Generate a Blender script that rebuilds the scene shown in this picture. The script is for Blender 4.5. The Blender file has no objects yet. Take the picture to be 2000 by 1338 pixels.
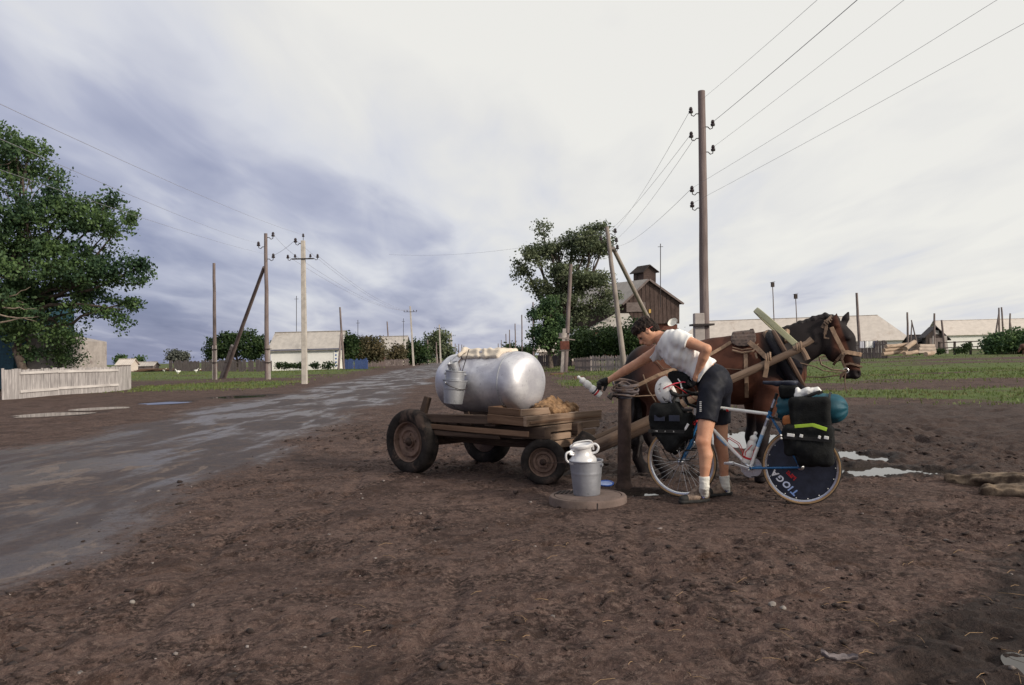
import bpy, math, random
import numpy as np
from mathutils import Vector, Matrix
random.seed(7); RNG = np.random.default_rng(7)
SC = bpy.context.scene; COL = SC.collection
D = math.radians
# ---------------------------------------------------------------- camera model (28 mm lens, eye height 1.38 m)
FPX, EYE = 1556.0, 1.38
PITCH, ROLL = math.atan(24.5/FPX), D(1.3)
_F = Vector((0, math.cos(PITCH), math.sin(PITCH))); _R0 = Vector((1,0,0)); _U0 = Vector((0,-math.sin(PITCH), math.cos(PITCH)))
_R = _R0*math.cos(ROLL) - _U0*math.sin(ROLL); _U = _U0*math.cos(ROLL) + _R0*math.sin(ROLL)
CAM = Vector((0,0,EYE))
def ray(px, py): return _F + _R*((px-1000)/FPX) + _U*((669-py)/FPX)
def W(px, py, Y):
    d = ray(px, py); return CAM + d*(Y/d.y)
def G(px, py, z=0.0):
    d = ray(px, py); return CAM + d*((z-EYE)/d.z)
def HIT(px, py, p0, n):
    d = ray(px, py); return CAM + d*((Vector(p0)-CAM).dot(n)/d.dot(n))
def HZ(px): return 693.5 - math.tan(ROLL)*(px-1000)
cam_d = bpy.data.cameras.new('camera'); cam = bpy.data.objects.new('camera', cam_d); COL.objects.link(cam)
cam_d.sensor_width = 36; cam_d.lens = 36*FPX/2000; cam_d.clip_end = 5000; cam_d.clip_start = .05
cam.matrix_world = Matrix(((_R.x,_U.x,-_F.x,0),(_R.y,_U.y,-_F.y,0),(_R.z,_U.z,-_F.z,EYE),(0,0,0,1)))
SC.camera = cam
# ---------------------------------------------------------------- node helpers
class NT:
    def __init__(s, tree): s.t = tree; s.n = tree.nodes; s.l = tree.links
    def new(s, kind, **kw):
        nd = s.n.new(kind)
        for k, v in kw.items(): setattr(nd, k, v)
        return nd
    def put(s, nd, key, v):
        i = nd.inputs[key]
        if isinstance(v, bpy.types.NodeSocket): s.l.new(v, i)
        else: i.default_value = v
    def m(s, op, a, b=None, c=None, clamp=False):
        nd = s.new('ShaderNodeMath', operation=op, use_clamp=clamp); s.put(nd,0,a)
        if b is not None: s.put(nd,1,b)
        if c is not None: s.put(nd,2,c)
        return nd.outputs[0]
    def sstep(s, v, lo, hi, a=0., b=1.):
        nd = s.new('ShaderNodeMapRange', interpolation_type='SMOOTHSTEP')
        for k, x in zip((0,1,2,3,4),(v,lo,hi,a,b)): s.put(nd,k,x)
        return nd.outputs[0]
    def noise(s, vec, scale, detail=4., rough=.55, dist=0., out=0):
        nd = s.new('ShaderNodeTexNoise')
        if vec is not None: s.put(nd,'Vector',vec)
        s.put(nd,'Scale',scale); s.put(nd,'Detail',detail); s.put(nd,'Roughness',rough); s.put(nd,'Distortion',dist)
        return nd.outputs[out]
    def mix(s, f, a, b, blend='MIX'):
        nd = s.new('ShaderNodeMix', data_type='RGBA', blend_type=blend)
        s.put(nd,0,f)
        for k, v in ((6,a),(7,b)): s.put(nd,k,v if isinstance(v,bpy.types.NodeSocket) else (*v,1))
        return nd.outputs[2]
    def map(s, vec, scale=(1,1,1), loc=(0,0,0), rot=(0,0,0)):
        nd = s.new('ShaderNodeMapping'); s.put(nd,0,vec); s.put(nd,'Location',loc); s.put(nd,'Rotation',rot); s.put(nd,'Scale',scale); return nd.outputs[0]
    def bump(s, h, strength=.5, dist=.01, normal=None):
        nd = s.new('ShaderNodeBump'); s.put(nd,'Height',h); s.put(nd,'Strength',strength); s.put(nd,'Distance',dist)
        if normal is not None: s.put(nd,'Normal',normal)
        return nd.outputs[0]
    def coord(s, which='Object'): return s.new('ShaderNodeTexCoord').outputs[which]
    def ramp(s, f, pts):
        nd = s.new('ShaderNodeValToRGB'); s.put(nd,0,f); e = nd.color_ramp.elements
        while len(e) > 1: e.remove(e[-1])
        for i,(p,c) in enumerate(pts):
            q = e[0] if i == 0 else e.new(p)
            q.position = p; q.color = (*c,1)
        return nd.outputs[0]
def mat_base(name):
    m = bpy.data.materials.new(name); m.use_nodes = True
    return m, NT(m.node_tree), m.node_tree.nodes['Principled BSDF']
def M(name, col, rough=.8, var=.25, scale=6., metal=0., bump=.0, bscale=60., col2=None, spec=.4, stain=None, stain_scale=2.5, stain_at=.55):
    m, t, b = mat_base(name); co = t.coord('Object')
    c1 = tuple(x*(1-var) for x in col); c2 = tuple(min(1,x*(1+var)) for x in col) if col2 is None else col2
    c = t.mix(t.sstep(t.noise(co,scale,6.,.62),.3,.7), c1, c2)
    if stain: c = t.mix(t.sstep(t.noise(co,stain_scale,7.,.65,.6),stain_at,stain_at+.16), c, stain)
    t.put(b,'Base Color',c); t.put(b,'Metallic',metal); t.put(b,'Specular IOR Level',spec)
    r = t.m('MULTIPLY_ADD', t.noise(co,scale*2.3,4.), .3, rough-.15, clamp=True); t.put(b,'Roughness',r)
    if bump: t.put(b,'Normal',t.bump(t.noise(co,bscale,5.,.6),bump,.01))
    return m
def WOOD(name, c1, c2, rough=.85, grain=28., crack=.6, bump=.5):
    m, t, b = mat_base(name); uv = t.coord('UV')
    g = t.noise(t.map(uv,(1.6,grain,1)),1.,7.,.68,.3); lo = t.noise(uv,.9,3.)
    c = t.mix(t.sstep(g,.28,.72), c1, c2)
    c = t.mix(t.m('MULTIPLY',t.sstep(lo,.35,.75),.55), c, tuple(x*.55 for x in c1))
    ck = t.sstep(t.noise(t.map(uv,(.9,grain*2.2,1)),1.,2.,.5),.60,.70)
    c = t.mix(t.m('MULTIPLY',ck,crack), c, tuple(x*.25 for x in c1))
    t.put(b,'Base Color',c); t.put(b,'Roughness',rough); t.put(b,'Specular IOR Level',.25)
    t.put(b,'Normal',t.bump(t.m('SUBTRACT',g,t.m('MULTIPLY',ck,.6)),bump,.006))
    return m
def LEAF(name, c1, c2, c3=None):
    m, t, b = mat_base(name); g = t.new('ShaderNodeNewGeometry')
    c = t.mix(g.outputs['Random Per Island'], c1, c2)
    c = t.mix(t.sstep(t.noise(t.coord('Object'),.55,3.),.4,.66), c, c3 or tuple(x*.55 for x in c1))
    t.put(b,'Base Color',c); t.put(b,'Roughness',.6); t.put(b,'Specular IOR Level',.3)
    tr = t.new('ShaderNodeBsdfTranslucent'); t.put(tr,0,c)
    mx = t.new('ShaderNodeMixShader'); t.put(mx,0,.28); t.l.new(b.outputs[0],mx.inputs[1]); t.l.new(tr.outputs[0],mx.inputs[2])
    t.l.new(mx.outputs[0], t.n['Material Output'].inputs[0]); return m
# ---------------------------------------------------------------- mesh builder
def V(p): return Vector(p)
def frame(d, up=None):
    d = V(d).normalized(); up = V(up) if up is not None else V((0,0,1))
    if abs(d.dot(up.normalized())) > .98: up = V((0,1,0)) if abs(d.y) < .9 else V((1,0,0))
    s = d.cross(up).normalized(); return d, s, s.cross(d).normalized()
class MB:
    def __init__(s): s.v=[]; s.f=[]; s.uv=[]
    def face(s, idx, uv): s.f.append(tuple(idx)); s.uv.extend(uv)
    def poly(s, pts):
        o = len(s.v); s.v += [V(p) for p in pts]; s.face(range(o,o+len(pts)), [(p[0],p[2]) for p in pts]); return s
    def beam(s, a, b, w, h, up=None, taper=1., jit=0.):
        "a rectangular bar from a to b: w across, h along up"
        a, b = V(a), V(b); d, x, y = frame(b-a, up); L = (b-a).length; o = len(s.v); off = (random.random()*60, random.random()*60)
        for p, k in ((a,1.),(b,taper)):
            for i, j in ((-1,-1),(1,-1),(1,1),(-1,1)):
                s.v.append(p + x*(i*w*k/2) + y*(j*h*k/2) + V((random.uniform(-jit,jit),random.uniform(-jit,jit),random.uniform(-jit,jit))))
        for q in range(4):
            r = (q+1)%4; ww = (w,h,w,h)[q]; v0 = off[1] + q*.7
            s.face((o+q,o+q+4,o+r+4,o+r), [(off[0],v0),(off[0]+L,v0),(off[0]+L,v0+ww),(off[0],v0+ww)])
        for q in ((0,1,2,3),(7,6,5,4)):
            s.face([o+i for i in q], [(off[0],off[1]),(off[0]+.02,off[1]),(off[0]+.02,off[1]+h),(off[0],off[1]+h)])
        return s
    def box(s, c, size, rz=0.):
        c = V(c); d = V((math.cos(rz),math.sin(rz),0)); return s.beam(c-d*size[0]/2, c+d*size[0]/2, size[1], size[2])
    def tube(s, pts, rad, seg=10, cap=True, flat=1., up=None, closed=False):
        pts = [V(p) for p in pts]; n = len(pts)
        rad = [rad]*n if isinstance(rad,(int,float)) else rad
        o = len(s.v); off = (random.random()*60, random.random()*60); L = 0.; Ls = []
        px = None
        for i, p in enumerate(pts):
            if closed: t = pts[(i+1)%n]-pts[i-1]
            else: t = pts[min(i+1,n-1)]-pts[max(i-1,0)]
            t = t.normalized() if t.length > 1e-9 else V((0,0,1))
            if px is None or up is not None: _, x, y = frame(t, up)
            else:
                x = (px - t*px.dot(t))
                x = x.normalized() if x.length > 1e-6 else frame(t)[1]
                y = x.cross(t)
            px = x
            if i: L += (p-pts[i-1]).length
            Ls.append(L)
            for k in range(seg):
                a = 2*math.pi*k/seg; s.v.append(p + x*(math.cos(a)*rad[i]) + y*(math.sin(a)*rad[i]*flat))
        R = n if closed else n-1
        for i in range(R):
            i2 = (i+1)%n
            for k in range(seg):
                k2 = (k+1)%seg; c = 2*math.pi*max(rad)/seg
                s.face((o+i*seg+k, o+i*seg+k2, o+i2*seg+k2, o+i2*seg+k), [(off[0]+Ls[i],off[1]+k*c),(off[0]+Ls[i],off[1]+(k+1)*c),(off[0]+Ls[min(i+1,n-1)],off[1]+(k+1)*c),(off[0]+Ls[min(i+1,n-1)],off[1]+k*c)])
        if cap and not closed:
            for b, rev in ((0,True),((n-1)*seg,False)):
                q = [o+b+k for k in range(seg)]
                s.face(q[::-1] if rev else q, [(off[0]+.01*math.cos(k),off[1]+.1*k/seg) for k in range(seg)])
        return s
    def lathe(s, prof, o3=(0,0,0), axis=(0,0,1), seg=28, arc=2*math.pi, start=0.):
        "prof: (radius, height) from bottom to top; closes on itself if the ends have radius 0"
        d, x, y = frame(axis); c = V(o3); o = len(s.v); n = len(prof); full = arc > 6.28; cols = seg if full else seg+1
        off = random.random()*40
        for r, h in prof:
            for k in range(cols):
                a = start + arc*k/seg; s.v.append(c + d*h + x*(r*math.cos(a)) + y*(r*math.sin(a)))
        for i in range(n-1):
            for k in range(seg):
                k2 = (k+1)%cols; u0 = off+k/seg*3; u1 = off+(k+1)/seg*3
                s.face((o+i*cols+k2,o+i*cols+k,o+(i+1)*cols+k,o+(i+1)*cols+k2), [(u1,prof[i][1]),(u0,prof[i][1]),(u0,prof[i+1][1]),(u1,prof[i+1][1])])
        return s
    def ball(s, c, r, seg=14, rings=9, sc=(1,1,1)):
        o0 = len(s.v); s.lathe([(max(1e-4,r*math.sin(math.pi*i/rings)), -r*math.cos(math.pi*i/rings)) for i in range(rings+1)], seg=seg)
        for i in range(o0,len(s.v)):
            q = s.v[i]; s.v[i] = V((q.x*sc[0],q.y*sc[1],q.z*sc[2])) + V(c)
        return s
    def slab(s, outline, a, b):
        "prism: outline points + extrusion from offset a to offset b (vectors)"
        o = len(s.v); n = len(outline); s.v += [V(p)+V(a) for p in outline] + [V(p)+V(b) for p in outline]
        off = random.random()*40
        e = (V(outline[1])-V(outline[0])).normalized(); e2 = (V(outline[2])-V(outline[1])); e2 = (e2-e*e2.dot(e)).normalized()
        uvp = [(off+V(p).dot(e), off+V(p).dot(e2)) for p in outline]
        s.face([o+i for i in range(n)][::-1], uvp[::-1]); s.face([o+n+i for i in range(n)], uvp)
        for i in range(n):
            j = (i+1)%n; s.face((o+i,o+j,o+n+j,o+n+i), [(off,0),(off+.5,0),(off+.5,.1),(off,.1)])
        return s
def cr(pts, n=5):
    "Catmull-Rom smoothing of a control path"
    P = [V(p) for p in pts]; P = [P[0]*2-P[1]]+P+[P[-1]*2-P[-2]]; out = []
    for i in range(1,len(P)-2):
        a,b,c,d = P[i-1:i+3]
        for k in range(n):
            t = k/n; out.append(.5*((2*b)+(c-a)*t+(2*a-5*b+4*c-d)*t*t+(3*b-a-3*c+d)*t**3))
    return out+[P[-2]]
def root_loc(o):
    while o.parent is not None: o = o.parent
    return o.location.copy()
def finish(me, smooth, obj, bevel, auto):
    if smooth:
        me.polygons.foreach_set('use_smooth', [True]*len(me.polygons))
    if bevel:
        md = obj.modifiers.new('Bevel','BEVEL'); md.width = bevel; md.segments = 2; md.limit_method = 'ANGLE'; md.harden_normals = False
    if auto is not None and smooth:
        try: me.set_sharp_from_angle(angle=D(auto))
        except Exception: pass
def part(name, mb, mat, parent=None, smooth=False, bevel=0., auto=40, loc=None, wonk=0.):
    me = bpy.data.meshes.new(name)
    base = root_loc(parent) if parent is not None else (V(loc) if loc is not None else V((0,0,0)))
    me.from_pydata([p-base for p in mb.v], [], mb.f)
    if len(mb.uv) == len(me.loops):
        u = me.uv_layers.new(name='UVMap'); u.data.foreach_set('uv', [c for q in mb.uv for c in q])
    me.materials.append(mat); o = bpy.data.objects.new(name, me); COL.objects.link(o)
    if parent is not None: o.parent = parent
    else: o.location = base
    finish(me, smooth, o, bevel, auto); me.validate(); return o
def npart(name, v, f, mat, parent=None, loc=None, smooth=True):
    "fast path for numpy meshes; f is an (n,4) or (n,3) array"
    me = bpy.data.meshes.new(name); base = root_loc(parent) if parent is not None else (V(loc) if loc is not None else V((0,0,0)))
    v = np.asarray(v,dtype=np.float32) - np.array(base,dtype=np.float32); f = np.asarray(f,dtype=np.int32); k = f.shape[1]
    me.vertices.add(len(v)); me.vertices.foreach_set('co', v.ravel()); me.loops.add(f.size); me.loops.foreach_set('vertex_index', f.ravel())
    me.polygons.add(len(f)); me.polygons.foreach_set('loop_start', np.arange(0,f.size,k,dtype=np.int32))
    if smooth: me.polygons.foreach_set('use_smooth', np.ones(len(f),dtype=bool))
    me.update(calc_edges=True); me.materials.append(mat); o = bpy.data.objects.new(name, me); COL.objects.link(o)
    if parent is not None: o.parent = parent
    else: o.location = base
    return o
def tag(o, label=None, cat=None, group=None, kind=None):
    for k, v in (('label',label),('category',cat),('group',group),('kind',kind)):
        if v: o[k] = v
    return o
def thing(name, label, cat, loc=(0,0,0), group=None):
    o = bpy.data.objects.new(name, None); COL.objects.link(o); o.location = loc; o.empty_display_size = .2; return tag(o,label,cat,group)
def copy_tree(o, parent=None):
    c = o.copy(); COL.objects.link(c)
    if parent is not None: c.parent = parent
    for ch in list(o.children): copy_tree(ch, c)
    return c
# ---------------------------------------------------------------- numpy noise
_TAB = np.random.default_rng(3).random((256,256))
def vnoise(x, y):
    xi = np.floor(x).astype(int); yi = np.floor(y).astype(int); fx = x-xi; fy = y-yi; fx = fx*fx*(3-2*fx); fy = fy*fy*(3-2*fy)
    g = lambda i,j: _TAB[i&255, j&255]
    return (g(xi,yi)*(1-fx)+g(xi+1,yi)*fx)*(1-fy) + (g(xi,yi+1)*(1-fx)+g(xi+1,yi+1)*fx)*fy
def fbm(x, y, sc, oc=4, gain=.5):
    s = 0.; a = 1.; t = 0.
    for i in range(oc):
        s = s + a*vnoise(x*sc+i*37.3, y*sc+i*17.7); t += a; a *= gain; sc *= 2.03
    return s/t
def sst(v, lo, hi):
    t = np.clip((v-lo)/(hi-lo),0,1); return t*t*(3-2*t)
# ---------------------------------------------------------------- signed-distance sculpting + surface nets
class SDF:
    def __init__(s, lo, hi, h):
        s.lo = np.array(lo,float); s.h = h; s.n = np.ceil((np.array(hi,float)-s.lo)/h).astype(int)+1
        s.f = np.full(s.n, .5, np.float32)
    def sub(s, lo, hi):
        a = np.clip(np.floor((lo-s.lo)/s.h).astype(int),0,s.n-1); b = np.clip(np.ceil((hi-s.lo)/s.h).astype(int)+1,1,s.n)
        if np.any(b <= a): return None, None
        sl = tuple(slice(i,j) for i,j in zip(a,b))
        ax = [s.lo[i]+s.h*np.arange(a[i],b[i]) for i in range(3)]
        return sl, np.stack(np.meshgrid(*ax,indexing='ij'),-1).astype(np.float32)
    def put(s, sl, d, k, sign=1):
        a = s.f[sl]
        if sign > 0:
            h = np.maximum(k-np.abs(a-d),0)/k if k > 0 else 0; s.f[sl] = np.minimum(a,d) - h*h*k*.25
        else:
            d = -d; h = np.maximum(k-np.abs(a-d),0)/k if k > 0 else 0; s.f[sl] = np.maximum(a,d) + h*h*k*.25
    def cap(s, a, b, ra, rb=None, k=.03, n=None, q=1., clip=None, sign=1):
        a = np.array(a,np.float32); b = np.array(b,np.float32); rb = ra if rb is None else rb; m = max(ra,rb)*max(1,1/q)+k+.02
        sl, P = s.sub(np.minimum(a,b)-m, np.maximum(a,b)+m)
        if sl is None: return s
        if n is not None:
            nn = np.array(n,np.float32); P0 = P; P = P + ((P-a)@nn)[...,None]*nn*(q-1); bb = b + ((b-a)@nn)*nn*(q-1)
        else: bb = b; P0 = P
        ab = bb-a; L = float(ab@ab)+1e-9; t = np.clip(((P-a)@ab)/L,0,1)
        d = np.linalg.norm(P-a-t[...,None]*ab,axis=-1) - (ra+(rb-ra)*t)
        if clip:
            for c0, cn in clip: d = np.maximum(d, (P0-np.array(c0,np.float32))@np.array(V(cn).normalized(),np.float32))
        s.put(sl,d,k,sign); return s
    def chain(s, pts, rads, k=.03, **kw):
        for i in range(len(pts)-1): s.cap(pts[i],pts[i+1],rads[i],rads[i+1],k,**kw)
        return s
    def ell(s, c, rad, axes=None, k=.03, sign=1, clip=None):
        c = np.array(c,np.float32); r = np.array(rad,np.float32); m = r.max()+k+.02
        sl, P = s.sub(c-m,c+m)
        if sl is None: return s
        Q = P-c
        if axes is not None: Q = Q@np.array([list(a) for a in axes],np.float32).T
        k0 = np.linalg.norm(Q/r,axis=-1); k1 = np.linalg.norm(Q/(r*r),axis=-1)+1e-9
        d = k0*(k0-1)/k1
        if clip:
            for c0, cn in clip: d = np.maximum(d, (P-np.array(c0,np.float32))@np.array(V(cn).normalized(),np.float32))
        s.put(sl,d,k,sign); return s
    def box(s, c, half, axes, r=.02, k=.01, sign=1):
        c = np.array(c,np.float32); hh = np.array(half,np.float32); m = np.linalg.norm(hh)+k+.02
        sl, P = s.sub(c-m,c+m)
        if sl is None: return s
        Q = np.abs((P-c)@np.array([list(a) for a in axes],np.float32).T)-(hh-r)
        d = np.linalg.norm(np.maximum(Q,0),axis=-1)+np.minimum(Q.max(-1),0)-r
        s.put(sl,d,k,sign); return s
    def pts(s):
        ax = [s.lo[i]+s.h*np.arange(s.n[i]) for i in range(3)]; return np.meshgrid(*ax,indexing='ij',sparse=True)
    def cut(s, p0, n):
        n = V(n).normalized(); X,Y,Z = s.pts(); s.f = np.maximum(s.f, ((X-p0[0])*n.x+(Y-p0[1])*n.y+(Z-p0[2])*n.z).astype(np.float32)); return s
    def wob(s, amp, fr, seed=0, dirs=4):
        r = np.random.default_rng(seed); X,Y,Z = s.pts(); w = 0
        for i in range(dirs):
            k = r.normal(size=3); k *= fr*(1+.7*i)/np.linalg.norm(k); w = w + np.sin(X*k[0]+Y*k[1]+Z*k[2]+r.random()*6+1.5*np.sin((X*k[1]-Y*k[2]+Z*k[0])*.6))/(1+.5*i)
        s.f += (amp*w).astype(np.float32); return s
    def mesh(s):
        f = s.f; f[0]=f[-1]=.5; f[:,0]=f[:,-1]=.5; f[:,:,0]=f[:,:,-1]=.5
        ins = f < 0; cnt = np.zeros(np.array(f.shape)-1,np.int8); A = []
        for i in (0,1):
            for j in (0,1):
                for k in (0,1):
                    cnt += ins[i:f.shape[0]-1+i, j:f.shape[1]-1+j, k:f.shape[2]-1+k]
        act = (cnt>0)&(cnt<8); ijk = np.argwhere(act); idx = np.full(act.shape,-1,np.int32); idx[act] = np.arange(len(ijk))
        cor = np.array([(i,j,k) for i in (0,1) for j in (0,1) for k in (0,1)]); val = np.stack([f[tuple((ijk+c).T)] for c in cor],1)
        ps = np.zeros((len(ijk),3)); ct = np.zeros(len(ijk))
        for a in range(8):
            for b in range(a+1,8):
                if np.abs(cor[a]-cor[b]).sum() != 1: continue
                x = (val[:,a]<0)!=(val[:,b]<0); t = val[:,a]/(val[:,a]-val[:,b]+1e-12)
                p = cor[a]+(cor[b]-cor[a])*t[:,None]; ps[x] += p[x]; ct[x] += 1
        v = s.lo + s.h*(ijk + ps/ct[:,None]); F = []
        for ax in range(3):
            sl0 = [slice(None)]*3; sl1 = [slice(None)]*3; sl0[ax] = slice(0,-1); sl1[ax] = slice(1,None)
            e = ins[tuple(sl0)] != ins[tuple(sl1)]; q = np.argwhere(e); u, w = [(1,2),(2,0),(0,1)][ax]
            ok = (q[:,u]>0)&(q[:,w]>0)&(q[:,u]<f.shape[u]-1)&(q[:,w]<f.shape[w]-1); q = q[ok]
            flip = ins[tuple(sl0)][tuple(q.T)]
            def cell(du,dw):
                c = q.copy(); c[:,u] -= du; c[:,w] -= dw; return idx[tuple(c.T)]
            quad = np.stack([cell(1,1),cell(0,1),cell(0,0),cell(1,0)],1); quad[~flip] = quad[~flip][:,::-1]; F.append(quad)
        return v, np.concatenate(F)
    def part(s, name, mat, parent=None, loc=None):
        v, f = s.mesh(); return npart(name, v, f, mat, parent, loc)
def P3(v): return np.array(v,float)
# ---------------------------------------------------------------- leaves
def leaf_quads(pts, size, seed=0, aspect=.7, droop=0.):
    r = np.random.default_rng(seed); n = len(pts); a = r.normal(size=(n,3)); a /= np.linalg.norm(a,axis=1)[:,None]; a[:,2] -= droop
    b = np.cross(a, r.normal(size=(n,3))); b /= np.linalg.norm(b,axis=1)[:,None]+1e-9; s = size*(.6+.8*r.random(n))[:,None]
    u = a*s*.5; w = b*s*.5*aspect; v = np.stack([pts-u, pts+w*.9-u*.1, pts+u, pts-w*.9-u*.1],1).reshape(-1,3); return v, np.arange(n*4).reshape(n,4)
def crown_points(blobs, n_cl, per, spread, seed, bias=.45):
    r = np.random.default_rng(seed); vol = np.array([b[1][0]*b[1][1]*b[1][2] for b in blobs])**.75; vol /= vol.sum(); C = []
    for (c, rad), w in zip(blobs, vol):
        k = max(3,int(n_cl*w)); d = r.normal(size=(k,3)); d /= np.linalg.norm(d,axis=1)[:,None]; q = r.random(k)**bias
        C.append(P3(c)+d*q[:,None]*P3(rad)*(.82+.36*r.random(k))[:,None])
    C = np.concatenate(C); m = r.integers(max(2,per//2), per*3//2+1, len(C)); I = np.repeat(np.arange(len(C)), m)
    sc = spread*(.55+.9*r.random(len(C)))
    return C[I] + np.clip(r.normal(size=(len(I),3)),-1.25,1.25)*sc[I][:,None]*np.array([1,1,.75]), C
def curve_pts(a, b, n=6, jit=.1, sag=0., r=None):
    r = r or random; a, b = V(a), V(b); L = (b-a).length; out = []
    for i in range(n+1):
        t = i/n; w = math.sin(math.pi*t); out.append(a.lerp(b,t) + V((r.uniform(-1,1),r.uniform(-1,1),r.uniform(-1,1)))*jit*L*w*.5 + V((0,0,-sag*4*t*(1-t))))
    return out
# ================================================================ sky, sun, film
SUN = V((.76,-.52,.42)).normalized()
wd = bpy.data.worlds.new('World'); SC.world = wd; wd.use_nodes = True; t = NT(wd.node_tree); t.n.clear()
co = t.coord('Generated'); sp = t.new('ShaderNodeSeparateXYZ'); t.put(sp,0,co); x, y, z = sp.outputs
zp = t.m('ADD', t.m('MAXIMUM', z, 0.), .11); u = t.m('DIVIDE', x, zp); v = t.m('DIVIDE', y, zp)
cb = t.new('ShaderNodeCombineXYZ'); t.put(cb,0,u); t.put(cb,1,v); plane = cb.outputs[0]
big = t.noise(t.map(plane,(.75,.30,1),(3.1,1.7,0),(0,0,D(12))),1.,4.,.5,.35)
mid = t.noise(t.map(plane,(1.5,.62,1),(7.3,2.2,0),(0,0,D(28))),1.,4.5,.5,.45)
fin = t.noise(t.map(plane,(3.6,1.25,1),(1.3,5.2,0),(0,0,D(34))),1.,4.,.5,.5)
xs_ = t.m('SUBTRACT', x, t.m('MULTIPLY', t.m('MAXIMUM', x, 0.), .55)); base = t.m('ADD', t.m('MULTIPLY_ADD', xs_, .92, .575), t.m('MULTIPLY', z, 1.2))
s_ = t.m('ADD', base, t.m('MULTIPLY', t.m('SUBTRACT', big, .5), .58))
s_ = t.m('ADD', s_, t.m('MULTIPLY', t.m('SUBTRACT', mid, .5), .62))
s_ = t.m('ADD', s_, t.m('MULTIPLY', t.m('SUBTRACT', fin, .5), .50), clamp=True)
cl = t.ramp(s_, [(0.,(.175,.20,.335)),(.22,(.26,.285,.43)),(.45,(.46,.48,.605)),(.66,(.70,.71,.765)),(.84,(.815,.805,.785)),(1.,(.885,.87,.825))])
sky = t.new('ShaderNodeTexSky', sky_type='NISHITA', sun_disc=False, sun_elevation=math.asin(SUN.z), sun_rotation=math.atan2(SUN.x,SUN.y))
b1 = t.new('ShaderNodeBackground'); t.put(b1,0,sky.outputs[0]); t.put(b1,1,.08)
b2 = t.new('ShaderNodeBackground'); t.put(b2,0,cl); t.put(b2,1,.98)
mx = t.new('ShaderNodeMixShader'); t.put(mx,0,.90); t.l.new(b1.outputs[0],mx.inputs[1]); t.l.new(b2.outputs[0],mx.inputs[2])
wo = t.new('ShaderNodeOutputWorld'); t.l.new(mx.outputs[0],wo.inputs[0])
ld = bpy.data.lights.new('sun','SUN'); ld.energy = 3.0; ld.angle = D(7); ld.color = (1.,.90,.76)
lo = bpy.data.objects.new('sun', ld); COL.objects.link(lo); lo.rotation_euler = SUN.to_track_quat('Z','Y').to_euler(); lo.location = (20,-20,20)
vs = SC.view_settings; vs.view_transform = 'Standard'; vs.look = 'None'; vs.exposure = .08; vs.gamma = 1.
SC.cycles.use_denoising = True; SC.cycles.sample_clamp_indirect = 3.; SC.cycles.sample_clamp_direct = 8.; SC.cycles.max_bounces = 6
# ================================================================ ground, road, puddles
def grow(a, b, step, g):
    out = []; x = a
    while (x < b) if b > a else (x > b):
        x += step if b > a else -step; step *= g; out.append(x)
    return out
xs = sorted(grow(-4.6,-900,.04,1.055)) + list(np.arange(-4.6,6.4,.025)) + grow(6.4,900,.04,1.055)
ys = sorted(grow(1.4,-120,.06,1.16)) + list(np.arange(1.4,10.6,.025)) + grow(10.6,1600,.028,1.028)
X, Y = np.meshgrid(np.array(xs), np.array(ys))
road_r = -3.0-.035*Y + .0*Y; road_l = -7.9-.055*Y
wig = (fbm(X,Y,.45,3)-.5)*1.6 + (fbm(X,Y,.12,2)-.5)*1.6
inside = np.minimum(road_r-X+wig, X-road_l+wig)           # metres inside the road
ROAD = sst(inside,-.75,.85)
near = 1-sst(np.hypot(X,Y),14,45)
# ground heights
h = (fbm(X,Y,.35,3)-.5)*.10*(1-ROAD) + (fbm(X,Y,.06,2)-.5)*.25*sst(Y,25,60)
CHURN = np.clip(sst(X+.25*(fbm(X,Y,.5,3)-.5)*6,-1.4,1.2)*sst(Y,7.6,9.2)*(1-sst(Y,17,21)),0,1)
SHADEC = sst(X-1.22-.95*(Y-3.29)+(fbm(X,Y,1.3,4)-.5)*.8,-.45,.55)*(1-sst(Y,5.3,6.6))  # near right corner: shadow from out of view, painted as dark wet soil
cl1 = fbm(X,Y,2.6,5,.55)-.5; cl2 = fbm(X,Y,9.,3,.6)-.5; hoof = np.clip(fbm(X+9,Y+3,5.2,2)-.60,0,1)
rough_mask = sst(fbm(X,Y,.8,3),.38,.62)
nb = (1-sst(Y,15,40))
cl3 = fbm(X+4,Y+8,17.,3,.65)-.5
h += nb*(1-ROAD)*(cl1*(.040+.04*rough_mask+.10*CHURN) + cl2*(.022+.026*rough_mask+.04*CHURN) + cl3*(.010+.016*rough_mask+.02*CHURN) - hoof*(.10*rough_mask+.22*CHURN))
h += ROAD*nb*((fbm(X,Y,1.2,4)-.5)*.02 + (fbm(X*.4,Y*.4,.6,2)-.5)*.04 + .02*(1-sst(inside,.0,1.2))-.012)
for k, xx in enumerate((-1.75,-1.55,-.35,.95,1.3,2.1)):          # wheel ruts running with the road
    xr = xx - .05*Y + .25*np.sin(Y*.7+k*2); h -= .022*np.exp(-((X-xr)/.06)**2)*(1-ROAD)*(1-CHURN)*nb*(vnoise(X*0+Y*.5+k*9,Y*0)>.42)
rp_ = np.random.default_rng(21)                                  # hoof and shoe prints trodden into the mud
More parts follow.
